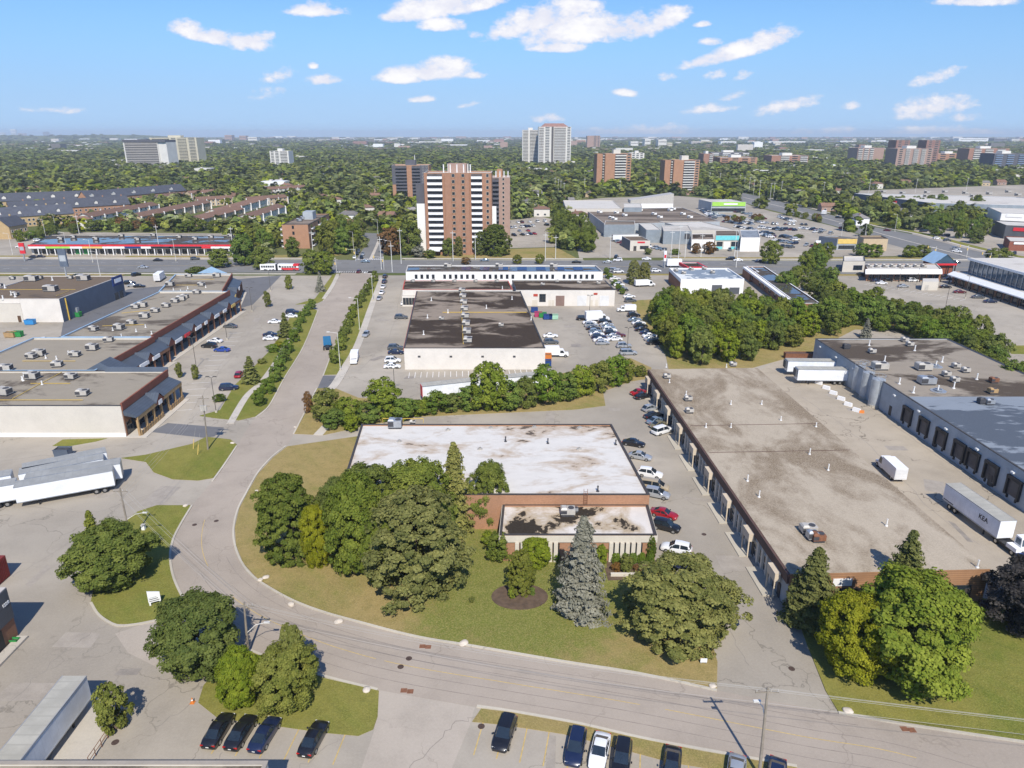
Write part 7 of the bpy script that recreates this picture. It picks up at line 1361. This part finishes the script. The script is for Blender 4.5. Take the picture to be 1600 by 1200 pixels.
# ------------------------------------------------------------------ woods beyond, one mass
def keepout(x, y):
    for b in KEEP:
        if b[0] <= x <= b[1] and b[2] <= y <= b[3] and inside(x, y, b[4]): return True
    return False
npr = np.random.RandomState(5)
pts = []
def scatter(y0, y1, sp, frac, hmin, hmax, wf):
    y = y0
    while y < y1:
        X = .76*y+60; n = int(2*X/sp)
        for i in range(n):
            if npr.rand() > frac: continue
            x = -X+(i+npr.rand())*sp; yy = y+npr.rand()*sp
            if yy < 2400 and keepout(x, yy): continue
            h = npr.uniform(hmin, hmax); pts.append((x, yy, h, h*npr.uniform(*wf)))
        y += sp
scatter(AY1+14, 700, 9.6, .86, 5, 11.5, (.95, 1.4))
scatter(700, 1500, 12, .93, 6, 13, (1.2, 1.7))
scatter(1500, 3200, 17, .95, 8, 14, (1.6, 2.3))
NEAR = sorted([p for p in pts if p[1] < 520], key=lambda p: p[1]); made = max(0, 300-NTREE); near = NEAR[:made]; ns = set(near)
for (x, y, h, w) in near:
    tree(x, y, h, w, 'mid' if y < 440 else 'low', rng.choice(['maple', 'dark', 'hedge', 'olive', 'maple']), 'leafy tree at the near edge of the suburban woods, %s' % ('left of the side road' if x < -60 else 'between the side road and the mall' if x < 60 else 'right of the mall'), 'trees at the near edge of the woods')
rest = [p for p in pts if p not in ns]
scol = bpy.data.collections.new('woodland_sources')
for i, me in enumerate(LOW+LOWC):
    so = bpy.data.objects.new('woodland_crown', me); scol.objects.link(so)
def gn_scatter(name, P_, label):
    me = bpy.data.meshes.new(name); arr = np.array(P_, dtype=np.float32); n = len(arr)
    me.vertices.add(n); co = np.zeros((n, 3), np.float32); co[:, :2] = arr[:, :2]; co[:, 2] = arr[:, 4] if arr.shape[1] > 4 else -.1; me.vertices.foreach_set('co', co.ravel())
    sc_ = np.stack([arr[:, 3]/10, arr[:, 3]/10, arr[:, 2]/10], 1).astype(np.float32); a = me.attributes.new('sc', 'FLOAT_VECTOR', 'POINT'); a.data.foreach_set('vector', sc_.ravel())
    rt = np.zeros((n, 3), np.float32); rt[:, 2] = npr.rand(n)*6.28; a = me.attributes.new('rt', 'FLOAT_VECTOR', 'POINT'); a.data.foreach_set('vector', rt.ravel())
    a = me.attributes.new('ix', 'INT', 'POINT'); a.data.foreach_set('value', np.where(npr.rand(n) < .06, 5, npr.randint(0, 5, n)).astype(np.int32))
    o = bpy.data.objects.new(name, me); COL.objects.link(o); tag(o, label, 'woods', None, 'stuff')
    ng = bpy.data.node_groups.new(name, 'GeometryNodeTree'); ng.interface.new_socket('Geometry', in_out='INPUT', socket_type='NodeSocketGeometry'); ng.interface.new_socket('Geometry', in_out='OUTPUT', socket_type='NodeSocketGeometry')
    N = ng.nodes; gi = N.new('NodeGroupInput'); go = N.new('NodeGroupOutput'); ip = N.new('GeometryNodeInstanceOnPoints'); ci = N.new('GeometryNodeCollectionInfo'); mp = N.new('GeometryNodeMeshToPoints')
    ci.inputs['Collection'].default_value = scol; ci.inputs['Separate Children'].default_value = True; ci.inputs['Reset Children'].default_value = True; ip.inputs['Pick Instance'].default_value = True
    def at(nm, ty): q = N.new('GeometryNodeInputNamedAttribute'); q.data_type = ty; q.inputs[0].default_value = nm; return q.outputs[0]
    l = ng.links.new; l(gi.outputs[0], mp.inputs[0]); l(mp.outputs[0], ip.inputs['Points']); l(ci.outputs[0], ip.inputs['Instance']); l(at('ix', 'INT'), ip.inputs['Instance Index']); l(at('rt', 'FLOAT_VECTOR'), ip.inputs['Rotation']); l(at('sc', 'FLOAT_VECTOR'), ip.inputs['Scale']); l(ip.outputs[0], go.inputs[0])
    md = o.modifiers.new('scatter', 'NODES'); md.node_group = ng; return o
gn_scatter('woodland', rest, 'mass of green suburban trees stretching to the horizon')
far = []
def fscatter(y0, y1, sp, frac):
    y = y0
    while y < y1:
        X = .76*y+60
        for i in range(int(2*X/sp)):
            x = -X+(i+npr.rand())*sp; yy = y+npr.rand()*sp
            dens = math.sin(x*.0021+yy*.0013)+math.sin(x*.0009-yy*.0031)+math.sin(yy*.0047+1)
            if npr.rand() < frac*(.62+.22*dens):
                h = npr.uniform(9, 17); zz = 0
                far.append((x, yy, h, npr.uniform(26, 60), -.1))
        y += sp
fscatter(3200, 6200, 38, 1.0); fscatter(6200, 11500, 85, .8)
hp = [(ray(x, y)[0]/ray(x, y)[1]*(YR+900), max(ZAT(x, y, YR+900), 2)) for x, y in prof]
for i in range(len(hp)-1):
    for k in range(26):
        f = npr.rand(); s = npr.rand(); z = (hp[i][1]*(1-f)+hp[i+1][1]*f)*s; far.append((hp[i][0]*(1-f)+hp[i+1][0]*f, YR+900*s, npr.uniform(9, 15), npr.uniform(30, 70), z-1))
gn_scatter('distant_woodland', far, 'hazy band of far tree masses below the skyline')
# far suburbs: countless small pale boxes between the far trees
mb = MB(); mats = ['concrete_light', 'brick_pink', 'concrete_far', 'white_sign', 'shingle_grey', 'brick_dusk']
for i in range(2600):
    y = npr.uniform(2300**.5, 11000**.5)**2; x = npr.uniform(-.75, .75)*y; k = 1+y/3500; w, d, h = npr.uniform(10, 34)*k, npr.uniform(10, 22)*k, npr.uniform(5, 13)*(1 if npr.rand() < .93 else 2.4)
    mb.box(x, x+w, y, y+d, 0, h, int(npr.randint(0, 6)))
for (x, y, w, d, h) in LOWB: mb.box(x, x+w, y, y+d, 0, h, int(npr.choice([0, 3, 2, 0, 4]))); mb.box(x+w*.3, x+w*.4, y+d*.3, y+d*.6, h, h+1.6, 2)
tag(mb.build('distant_suburb', mats), 'speckled band of far low buildings under the skyline', 'city', None, 'stuff')

# ------------------------------------------------------------------ poles, lamps, wires
def lean(a, b, h): return None
POLES = {}
def utility_pole(key, base, top, label, h=None, lamp=None, transformers=False, arms=True):
    X, Y = P(*base); hh = h or ZAT(top[0], top[1], Y); t = ray(*top); tx = t[0]*Y/t[1]; dx = max(-.6, min(.6, tx-X))
    o = thing('utility_pole', label, 'utility pole', (X, Y)); MB().tube((0, 0, -.1), (dx, 0, hh), .17, .11, 10).build('shaft', 'wood_pole', o)
    if arms: MB().box(dx-1.1, dx+1.1, -.06, .06, hh-.7, hh-.55).build('crossarm', 'wood_pole', o); [MB().tube((dx+s, 0, hh-.55), (dx+s, 0, hh-.3), .06, .04, 6).build('insulator', 'hvac', o) for s in (-1, 0.35, 1)]
    if transformers: [MB().tube((dx*.8+s*.42, -.25, hh-3.1), (dx*.8+s*.42, -.25, hh-2.0), .26, n=12).build('transformer', 'hvac', o) for s in (-1, 0, 1)]; MB().box(dx-1.2, dx+1.2, -.3, -.2, hh-2.2, hh-2.05).build('crossarm', 'wood_pole', o)
    if lamp:
        lx, ly, lz = lamp; MB().tube((dx*.7, 0, hh*lz), (lx*.5, ly*.5, hh*lz+.9), .05, .045, 6).tube((lx*.5, ly*.5, hh*lz+.9), (lx, ly, hh*lz+1.1), .045, .04, 6).build('lamp_arm', 'pole_white', o); MB().box(lx-.35, lx+.35, ly-.12, ly+.12, hh*lz+.98, hh*lz+1.14).build('lamp_head', 'pole_white', o)
    POLES[key] = (X+dx, Y, hh); return o
utility_pole('R', (1186, 1214), (1200, 1073), 'wooden utility pole at the bottom right with street lamp', lamp=(-.8, 1.1, .66))
utility_pole('M', (388, 1022), (381, 940), 'wooden utility pole between the big dark maple and the road', lamp=(2.6, .5, .42))
utility_pole('L', (205, 848), (187, 762), 'leaning wooden pole with lamp arm on the left lawn', lamp=(2.8, .4, .42))
utility_pole('T', (325, 703), (317, 618), 'wooden pole with three transformers on the plaza corner lawn', transformers=True)
def wire(a, b, sag, label, dz=0.0, dx=0.0, r=.014):
    A = Vector((a[0]+dx, a[1], a[2]-.3-dz)); B = Vector((b[0]+dx, b[1], b[2]-.3-dz)); n = 14; mb = MB(); prev = A
    for i in range(1, n+1):
        f = i/n; p = A.lerp(B, f); p.z -= sag*4*f*(1-f); mb.tube(prev, p, r, r, 5, 0, False); prev = p
    tag(mb.build('power_line', 'wire'), label, 'power line', 'overhead wires')
ends = {'far': (-70, 220, 11), 'right': (130, 40, 10)}
for i, (dx, dz) in enumerate(((-1, 0), (.35, 0), (1, 0), (0, 1.6))):
    nm = ['outer left', 'middle', 'outer right', 'lower'][i]
    wire(POLES['R'], POLES['M'], 1.2, '%s overhead wire between the bottom right pole and the maple pole' % nm, dz, dx*.9); wire(POLES['M'], POLES['L'], .7, '%s overhead wire from the maple pole to the leaning pole' % nm, dz, dx*.9); wire(POLES['L'], POLES['T'], .8, '%s overhead wire from the leaning pole to the transformer pole' % nm, dz, dx*.9); wire(POLES['R'], ends['right'], 1.0, '%s overhead wire leaving the bottom right pole to the right' % nm, dz, dx*.9)
def lamp_post(base, h, label, group=None, mat='pole_dark', arm=(1.6, 0), double=False, r=.09):
    X, Y = P(*base); o = thing('lamp_post', label, 'lamp post', (X, Y), 0, group); MB().tube((0, 0, .5), (0, 0, h), r, r*.7, 8).build('shaft', mat, o); MB().tube((0, 0, 0), (0, 0, .55), .28, n=10).build('footing', 'kerb_concrete', o)
    for s in ((1, -1) if double else (1,)): MB().tube((0, 0, h-.1), (arm[0]*s, arm[1]*s, h+.25), .05, .04, 6).build('arm', mat, o); MB().box(arm[0]*s-.4, arm[0]*s+.4, arm[1]*s-.16, arm[1]*s+.16, h+.15, h+.32).build('lamp_head', mat, o)
    return o
for b, l in (((338, 645), 'nearest'), ((307, 575), 'second'), ((355, 531), 'third'), ((394, 487), 'fourth'), ((423, 455), 'fifth, near the young tree')): lamp_post(b, 8.5, 'dark lamp post in the plaza car park, %s from the camera' % l, 'plaza lot lamps', arm=(.8, 0), double=True)
for b, l in (((532, 579), 'nearest'), ((562, 516), 'second'), ((583, 470), 'third')): lamp_post(b, 10.5, 'white street lamp on the verge right of the plaza road, %s from the camera' % l, 'white street lamps', 'pole_white', (-2.4, 0))
for b, l in (((617, 615), 'behind the hedge beside the trailer'), ((921, 493), 'above the tight block of cars'), ((980, 549), 'among the loose cars')): lamp_post(b, 6.5 if b[0] == 617 else 7, 'dark lamp post %s, factory yard' % l, None, arm=(.7, 0), double=True)
for b, l in (((1403, 452), 'left'), ((1477, 482), 'middle'), ((1508, 466), 'right'), ((1432, 445), 'by the cream box')): lamp_post(b, 8.5, 'thin lamp post in the white canopied plaza lot, %s' % l, 'right plaza lamps', 'pole_dark', arm=(.7, 0), double=True)
for b, l in (((612, 412), 'right of the junction'), ((553, 395), 'left of the side road'), ((591, 372), 'at the side road bend'), ((658, 372), 'behind the rust tree'), ((20, 398), 'at the left border'), ((72, 372), 'on the left street, nearer'), ((88, 362), 'on the left street, farther'), ((1313, 380), 'by the cross street'), ((1398, 362), 'beyond the cross street'), ((1350, 378), 'at the tan shop'), ((106, 396), 'before the strip mall, left'), ((145, 410), 'before the strip mall, middle'), ((157, 432), 'behind the box store'), ((275, 408), 'before the strip mall, right')): lamp_post(b, 11, 'pale street lamp %s' % l, 'street lamps', 'pole_white', (-2.2, 0), r=.10)
def tall_pole(base, h, label, group): X, Y = P(*base); o = thing('concrete_pole', label, 'utility pole', (X, Y), 0, group); MB().tube((0, 0, 0), (0, 0, h), .17, .11, 8).build('shaft', 'pole_white', o); MB().box(-1.2, 1.2, -.1, .1, h-1.2, h-1.0).build('crossarm', 'pole_white', o); return o
for b, h in (((627, 412), 17), ((596, 421), 15), ((613, 425), 13), ((708, 408), 15), ((743, 406), 13), ((852, 408), 14), ((868, 405), 12), ((953, 404), 12), ((1048, 403), 14), ((1060, 404), 17), ((1070, 403), 14), ((1095, 402), 12), ((1147, 404), 15), ((1036, 418), 9), ((1150, 418), 9), ((490, 404), 14), ((250, 396), 15), ((365, 396), 14), ((124, 366), 12)): tall_pole(b, h, 'pale utility pole along the arterial, %s' % ('left of the junction' if b[0] < 500 else 'around the junction' if b[0] < 640 else 'before the tower and office block' if b[0] < 900 else 'before the mall'), 'arterial poles')
for b, h in (((867, 303), 17), ((872, 306), 17), ((876, 309), 17), ((881, 312), 16), ((913, 303), 16), ((968, 305), 15), ((1023, 298), 15), ((1155, 295), 16), ((1162, 299), 16), ((1170, 302), 17), ((1177, 305), 16), ((1186, 308), 17), ((1203, 312), 16), ((1208, 312), 16), ((1219, 313), 18), ((1285, 312), 17), ((1357, 303), 16), ((1430, 301), 15), ((1509, 299), 15), ((1108, 290), 16), ((1124, 292), 16)): tall_pole(b, h, 'pale distant pole in the pole line %s' % ('left of the mall' if b[0] < 900 else 'behind the mall' if b[0] < 1060 else 'along the cross street' if b[0] < 1230 else 'behind the big box store'), 'distant pole lines')
# traffic signals
for b, l in (((600, 421), 'at the near right corner of the junction'), ((556, 408), 'at the far left corner of the junction'), ((526, 426), 'at the near left corner of the junction'), ((1460, 404), 'at the right junction, left'), ((1510, 402), 'at the right junction, middle'), ((1545, 415), 'at the right junction, right')):
    X, Y = P(*b); o = thing('traffic_signal', 'traffic signal pole with yellow heads %s' % l, 'traffic light', (X, Y), 0, 'traffic signals'); MB().tube((0, 0, 0), (0, 0, 6.2), .12, .09, 8).build('shaft', 'pole_white', o); MB().tube((0, 0, 5.6), (-4.5, 0, 6.0), .07, .05, 6).build('arm', 'pole_white', o)
    for x, z in ((-4.4, 5.3), (-.4, 3.6)): MB().box(x-.22, x+.22, -.25, .05, z, z+1.1).build('signal_head', 'yellow_sign', o)
# ------------------------------------------------------------------ yard things
for i, (x, y, r_) in enumerate(((1325, 600, 1.1), (1338, 610, 1.25), (1351, 621, 1.3), (1366, 634, 1.45), (1344, 606, 1.1))):
    X, Y = P(x, y); o = thing('storage_silo', 'upright grey steel silo beside the dock warehouse, %s' % ['small one at the trailer', 'second from the trailer', 'third from the trailer', 'nearest the camera', 'behind the others'][i], 'silo', (X, Y), 0, 'silos at the dock warehouse'); h = [4.6, 6.2, 6.4, 6.6, 6.0][i]
    MB().tube((0, 0, .5), (0, 0, h), r_, n=24, cap=False).build('shell', 'tank', o, True); MB().tube((0, 0, h), (0, 0, h+.35), r_*1.01, r_*.25, 24).build('cap', 'tank', o); MB().tube((0, 0, 0), (0, 0, .5), r_*1.05, n=20).build('plinth', 'kerb_concrete', o)
    ld = MB(); [ld.box(-.25, .25, -r_-.18, -r_-.12, .6+.4*k, .64+.4*k) for k in range(int(h/.4))]; ld.box(-.28, -.23, -r_-.2, -r_-.1, .4, h+.8); ld.box(.23, .28, -r_-.2, -r_-.1, .4, h+.8); ld.build('ladder', 'steel_grey', o)
    rr = MB()
    for k in range(10): a = k*.628; rr.tube((math.cos(a)*r_*.95, math.sin(a)*r_*.95, h), (math.cos(a)*r_*.95, math.sin(a)*r_*.95, h+1), .035, n=5); b = a+.628; rr.tube((math.cos(a)*r_*.95, math.sin(a)*r_*.95, h+1), (math.cos(b)*r_*.95, math.sin(b)*r_*.95, h+1), .035, n=5)
    rr.build('guard_rail', 'steel_grey', o)
jm = MB().hexa([(-.9, -.35, 0), (.9, -.35, 0), (.9, .35, 0), (-.9, .35, 0), (-.85, -.2, .85), (.85, -.2, .85), (.85, .2, .85), (-.85, .2, .85)]).mesh('barrier_block', 'render_white')
for i, (x, y) in enumerate(((1279, 600), (1291, 608), (1302, 616), (1314, 625), (1325, 634), (1338, 643))): o = put('concrete_block', jm, None, (*P(x, y), .007), -.9); tag(o, 'white concrete block in the row of six before the silos, %s from the far end' % ['first', 'second', 'third', 'fourth', 'fifth', 'last'][i], 'barrier', 'white blocks before the silos')
o = put('orange_barrier', jm, None, (*P(1346, 645), .007), -.3); o.scale = (.6, .8, .7); tag(o, 'small orange barrier at the near end of the white blocks', 'barrier'); o.material_slots[0].link = 'OBJECT'; o.material_slots[0].material = MATS['orange_sign']
def dumpster(x, y, m, label, L=3.4, w=1.8, h=1.6, rz=0.0, roll=False):
    o = thing('dumpster', label, 'dumpster', (*P(x, y), .0), rz); MB().hexa([(-L/2, -w/2*.85, .15), (L/2, -w/2*.85, .15), (L/2, w/2*.85, .15), (-L/2, w/2*.85, .15), (-L/2, -w/2, h), (L/2, -w/2, h), (L/2, w/2, h), (-L/2, w/2, h)], skip=(1,)).build('bin_body', m, o)
    MB().box(-L/2+.06, L/2-.06, -w/2+.06, w/2-.06, h-.3, h-.2).build('load', 'hvac_dark', o); MB().box(-L/2-.06, L/2+.06, -w/2-.06, -w/2+.04, h-.05, h+.07).box(-L/2-.06, L/2+.06, w/2-.04, w/2+.06, h-.05, h+.07).build('rim', m, o)
    for s in (-.8, .8): MB().tube((s*L/2.4, -w/2*.7, .12), (s*L/2.4, w/2*.7, .12), .12, n=8).build('roller', 'iron', o)
for x, y, m, l, L in ((876, 476, 'bin_red', 'orange red open dumpster at the factory bays', 4.5), (888, 476, 'bin_blue', 'dark blue bin beside the orange red dumpster', 2.6), (954, 473, 'bin_sky', 'bright blue bin at the right end of the factory bays', 2.6), (835, 488, 'bin_blue', 'round topped blue bin, first of the coloured row by the roof edge', 2.4), (841, 495, 'bin_pink', 'pink red bin in the coloured row by the roof edge', 2.6), (848, 496, 'bin_green', 'green bin in the coloured row by the roof edge', 2.6), (856, 499, 'bin_blue', 'navy bin in the coloured row by the roof edge', 3.0), (865, 499, 'bin_mint', 'pale mint bin at the end of the coloured row', 3.0), (856, 572, 'bin_blue', 'small navy bin at the front corner of the factory', 1.8), (856, 562, 'orange_sign', 'orange skip under the cube van', 2.0), (120, 495, 'bin_green', 'bright green bin nearest the box store corner', 3.0), (125, 488, 'bin_green', 'green bin behind the bright green one at the box store', 3.4), (142, 483, 'bin_blue', 'dark blue bin along the box store wall', 3.0), (48, 507, 'bin_sky', 'sky blue bin beside the stock building', 3.0), (28, 526, 'bin_green', 'dark green bin in the service lane', 3.0), (17, 527, 'wood_timber', 'rusty open bin left of the dark green one', 3.0), (100, 713, 'wall_slate', 'dark slate bin behind the parked trailers', 2.8), (1250, 560, 'rust', 'long rusty red bin behind the dock trailers', 9), (104, 470, 'yellow_sign', 'yellow compactor at the gas riser of the box store', 2.0), (23, 1004, 'bin_green', 'small green box on the step of the dark corner building', .9)): dumpster(x, y, m, l, L, 1.8 if L > 1 else .6, 1.7 if L > 1 else .5)
# boulders on the lawns
r = random.Random(3)
bb = bpy.data.meshes.new('boulder'); v_, f_ = [], []
import bmesh
bmm = bmesh.new(); bmesh.ops.create_icosphere(bmm, subdivisions=3, radius=1)
for v in bmm.verts:
    n_ = math.sin(v.co.x*3.1+1)*math.cos(v.co.y*2.7)+math.sin(v.co.z*4+v.co.x*2); v.co *= 1+.10*n_; v.co.z *= .62
bmm.to_mesh(bb); bmm.free(); bb.materials.append(MATS['boulder'])
for x, y, s, l in ((407, 907, .75, 'left of the pair by the tree clump'), (416, 903, .85, 'right of the pair by the tree clump'), (455, 945, .85, 'below the dark pine'), (530, 972, .95, 'on the road edge below the broad pine'), (725, 1006, 1.0, 'by the catch basins, flat grey one'), (1113, 1073, .75, 'at the driveway corner'), (1324, 1112, .95, 'under the yellow green maple'), (401, 768, .6, 'at the bend inside'), (573, 1079, .9, 'on the foreground grass by the wide driveway'), (290, 791, .8, 'at the left lawn tip'), (363, 693, .7, 'on the plaza corner lawn'), (461, 668, .5, 'at the hedge driveway')):
    o = put('boulder', bb, None, (*P(x, y), .1), r.uniform(0, 6), (s*.66, s*.5, s*.5)); tag(o, 'pale boulder %s' % l, 'boulder', 'pale boulders along the kerb')
# sign board on the left lawn
X, Y = P(243, 945); o = thing('sign_board', 'white slanted topped property sign on two posts by the road bend', 'sign', (X, Y), R(28)); pn = MB().hexa([(-.75, -.08, .55), (.75, -.08, .55), (.75, .08, .55), (-.75, .08, .55), (-.75, -.08, 2.35), (.75, -.08, 1.85), (.75, .08, 1.85), (-.75, .08, 2.35)]).build('panel', 'white_sign', o)
for x in (-.6, .6): MB().box(x-.1, x+.1, -.07, .07, 0, .56).build('post', 'white_sign', o)
for i, (w, z) in enumerate(((.95, 1.25), (1.1, 1.0), (1.25, .72))): MB().box(-.65, -.65+w, -.10, -.082, z, z+.10 if i else z+.07).build('text_line', 'wall_dark' if i else 'block_grey', pn)
# yellow bollard posts by the transformer pole
for x, y in ((302, 702), (309, 711)): X, Y = P(x, y); o = thing('guy_marker', 'yellow guy wire marker on the plaza corner lawn, %s' % ('left' if x < 305 else 'right'), 'marker', (X, Y)); MB().tube((0, 0, 0), (.35, .2, 2.2), .07, n=8).build('sleeve', 'yellow_sign', o); MB().tube((.35, .2, 2.2), (.9, .5, 4.5), .015, n=5).build('guy_wire', 'wire', o)
# pylon signs
for b, h, w, m, l in (((105, 436), 13, 3.4, 'wall_slate', 'tall dark pylon sign behind the box store'), ((39, 408), 9, 2.6, 'red_sign', 'red pylon sign before the strip mall'), ((1038, 419), 8, 1.2, 'white_sign', 'slim white pylon with red top by the box truck'), ((1275, 400), 8, 2.6, 'white_sign', 'white pylon sign at the cross street')):
    X, Y = P(*b); o = thing('pylon_sign', l, 'sign', (X, Y)); MB().box(-.25, .25, -.25, .25, 0, h*.5).build('post', 'steel_grey', o); MB().box(-w/2, w/2, -.35, .35, h*.42, h).build('panel', m, o); MB().box(-w*.4, w*.4, -.38, -.352, h*.6, h*.8).build('lettering', 'block_grey' if m != 'white_sign' else 'red_sign', o)
# gas station canopies
for x, y in ((1209, 450), (1218, 462)): X, Y = P(x, y); o = thing('pump_shelter', 'white T shaped pump shelter at the gas station, %s' % ('farther' if y < 455 else 'nearer'), 'shelter', (X, Y)); MB().box(-.15, .15, -.15, .15, 0, 3.6).build('post', 'white_sign', o); MB().box(-2.2, 2.2, -1.2, 1.2, 3.6, 3.9).build('top', 'white_sign', o); MB().box(-.4, .4, -.9, -.4, 0, 1.6).build('pump', 'bin_red', o)
# ------------------------------------------------------------------ lower left corner
X0, Y0 = P(29, 993); h0 = ZAT(14.4, 918.7, Y0)
D1 = Bld('corner_building', 'dark clad brick building numbered 1220 at the left border', 'building', (X0-22, Y0-16), (X0, Y0-16), (X0-22, Y0), h0, 'brick_brown', 'roof_pale', .3, 'coping_light', None, True)
D1.put('cladding', D1.mb().box(D1.L+.004, D1.L+.15, 0, D1.D, 2.9, h0-.05).box(0, D1.L, D1.D+.004, D1.D+.15, 2.9, h0-.05), 'wall_dark')
text_part('house_number', '1220', .62, 'white_sign', D1.root, (D1.L+.17, D1.D-.78, 5.12), (R(90), 0, R(90)), .03, .015)
D1.put('door', D1.mb().box(D1.L+.01, D1.L+.1, D1.D-4.6, D1.D-2.4, .3, 2.7), 'plastic_black'); D1.put('step', D1.mb().box(D1.L+.16, D1.L+1.5, D1.D-9, D1.D-.4, 0, .3), 'concrete_walk'); D1.put('door_plate', D1.mb().box(D1.L+.11, D1.L+.13, D1.D-3.9, D1.D-3.5, 1.7, 2.1), 'white_sign')
X1, Y1 = P(9, 918); o = thing('shipping_container', 'red container cut by the left border beyond the dark corner building', 'container', (X1-4.2, Y1+1.6)); MB().box(-3, 3, -1.25, 1.25, .1, 3.4).build('body', 'container_red', o); rb_ = MB(); [rb_.box(3.0, 3.05, -1.1+.3*i, -1.0+.3*i, .2, 3.3) for i in range(8)]; rb_.build('rib', 'container_red', o); [MB().box(s-.2, s+.2, -1.2, 1.2, 0, .1).build('foot', 'iron', o) for s in (-2.7, 2.7)]
RX = P(418, 1190, 7.5); D2 = Bld('near_roof', 'tar stained flat roof edge running along the bottom left of the picture', 'building', (RX[0]-40, RX[1]-14), (RX[0], RX[1]-14), (RX[0]-40, RX[1]+.0), 7.5, 'block_cream', 'roof_plaza', .2, 'coping_gravel', None, True)
D2.item('window', win(1.6, 1.4), 'b', 10, 3); D2.item('roll_up_door', boxmesh('roll_up_door', 3.2, .06, 3.4, 'rollup'), 'b', 24, .05)
A, B_ = P(140, 1196), P(178, 1140); o = thing('ramp_railing', 'rusty pipe railing beside the loading ramp at lower left', 'railing', A, math.atan2(B_[1]-A[1], B_[0]-A[0])); L = math.hypot(B_[0]-A[0], B_[1]-A[1])
for z in (.55, 1.05): MB().tube((0, 0, z), (L, 0, z), .035, n=6).build('rail', 'rust', o)
for i in range(5): MB().tube((L*i/4, 0, 0), (L*i/4, 0, 1.05), .04, n=6).build('post', 'rust', o)
X, Y = P(301, 1098); o = thing('traffic_cone', 'small orange cone at the edge of the foreground grass', 'cone', (X, Y)); MB().tube((0, 0, .05), (0, 0, .7), .18, .04, 12).build('cone_body', 'orange_sign', o); MB().box(-.25, .25, -.25, .25, 0, .05).build('base', 'orange_sign', o); MB().tube((0, 0, .35), (0, 0, .48), .125, .09, 12).build('band', 'white_sign', o)
X, Y = P(1099, 1038); o = thing('lawn_sign', 'tiny white notice at the foot of the broad rounded pine', 'sign', (X, Y)); MB().box(-.4, .4, -.03, .03, .3, .85).build('panel', 'white_sign', o); [MB().box(s-.03, s+.03, -.02, .02, 0, .3).build('stake', 'steel_grey', o) for s in (-.3, .3)]
X, Y = P(225, 828); o = thing('utility_pedestal', 'small white utility pedestal on the left lawn', 'pedestal', (X, Y)); MB().box(-.25, .25, -.25, .25, 0, .9).build('cabinet', 'white_sign', o); MB().box(-.3, .3, -.3, .3, .9, 1.0).build('lid', 'hvac', o)
# people on the arcade walk
def person(x, y, rz, top, legs, label):
    X, Y = P(x, y); o = thing('person', label, 'person', (X, Y, .0), rz)
    me = bpy.data.meshes.new('body'); V = [(0, 0, .95), (0, 0, 1.2), (0, 0, 1.42), (0, 0, 1.52), (0, 0, 1.68), (.2, 0, 1.40), (.27, .04, 1.12), (.27, .14, .88), (-.2, 0, 1.40), (-.27, .0, 1.12), (-.25, -.08, .88), (.1, .0, .9), (.11, .12, .5), (.11, .10, .07), (.11, .22, .04), (-.1, 0, .9), (-.11, -.08, .5), (-.11, -.16, .08), (-.11, -.04, .04)]
    E_ = [(0, 1), (1, 2), (2, 3), (3, 4), (2, 5), (5, 6), (6, 7), (2, 8), (8, 9), (9, 10), (0, 11), (11, 12), (12, 13), (13, 14), (0, 15), (15, 16), (16, 17), (17, 18)]
    rad = [.15, .15, .14, .06, .105, .07, .05, .04, .07, .05, .04, .09, .065, .045, .04, .09, .065, .045, .04]
    me.from_pydata(V, E_, []); b = put('body', me, o); sk = b.modifiers.new('skin', 'SKIN'); 
    for i, q in enumerate(me.skin_vertices[0].data): q.radius = (rad[i]*(1.25 if i in (0, 1, 2) else 1), rad[i]*(.8 if i in (0, 1, 2) else 1)); q.use_root = i == 0
    b.modifiers.new('sub', 'SUBSURF').levels = 1; b.modifiers['sub'].render_levels = 1; me.materials.append(MATS[top])
    MB().tube((0, 0, 1.66), (0, 0, 1.78), .105, .06, 10).build('hair', 'plastic_black', o)
person(273, 536, 1.2, 'red_sign', '', 'pedestrian in red walking along the plaza arcade'); person(290, 508, 4, 'plastic_black', '', 'pedestrian in dark clothes farther along the plaza arcade')
# ------------------------------------------------------------------ haze of the far distance
hz_m = bpy.data.materials.new('haze'); hz_m.use_nodes = True; t = NT(hz_m.node_tree); pv = t.n('ShaderNodeVolumePrincipled'); pv.inputs['Color'].default_value = (.78, .88, 1, 1); pv.inputs['Density'].default_value = 1.0e-4; pv.inputs['Anisotropy'].default_value = .0
oo = t.n('ShaderNodeOutputMaterial'); t.l(pv.outputs[0], oo.inputs['Volume'])
MATS['haze'] = hz_m
hzo = MB().box(-15800, 15800, -190, 14900, -2, 110).build('haze', 'haze'); tag(hzo, 'faint blue air haze over the far distance', 'haze', None, 'stuff')
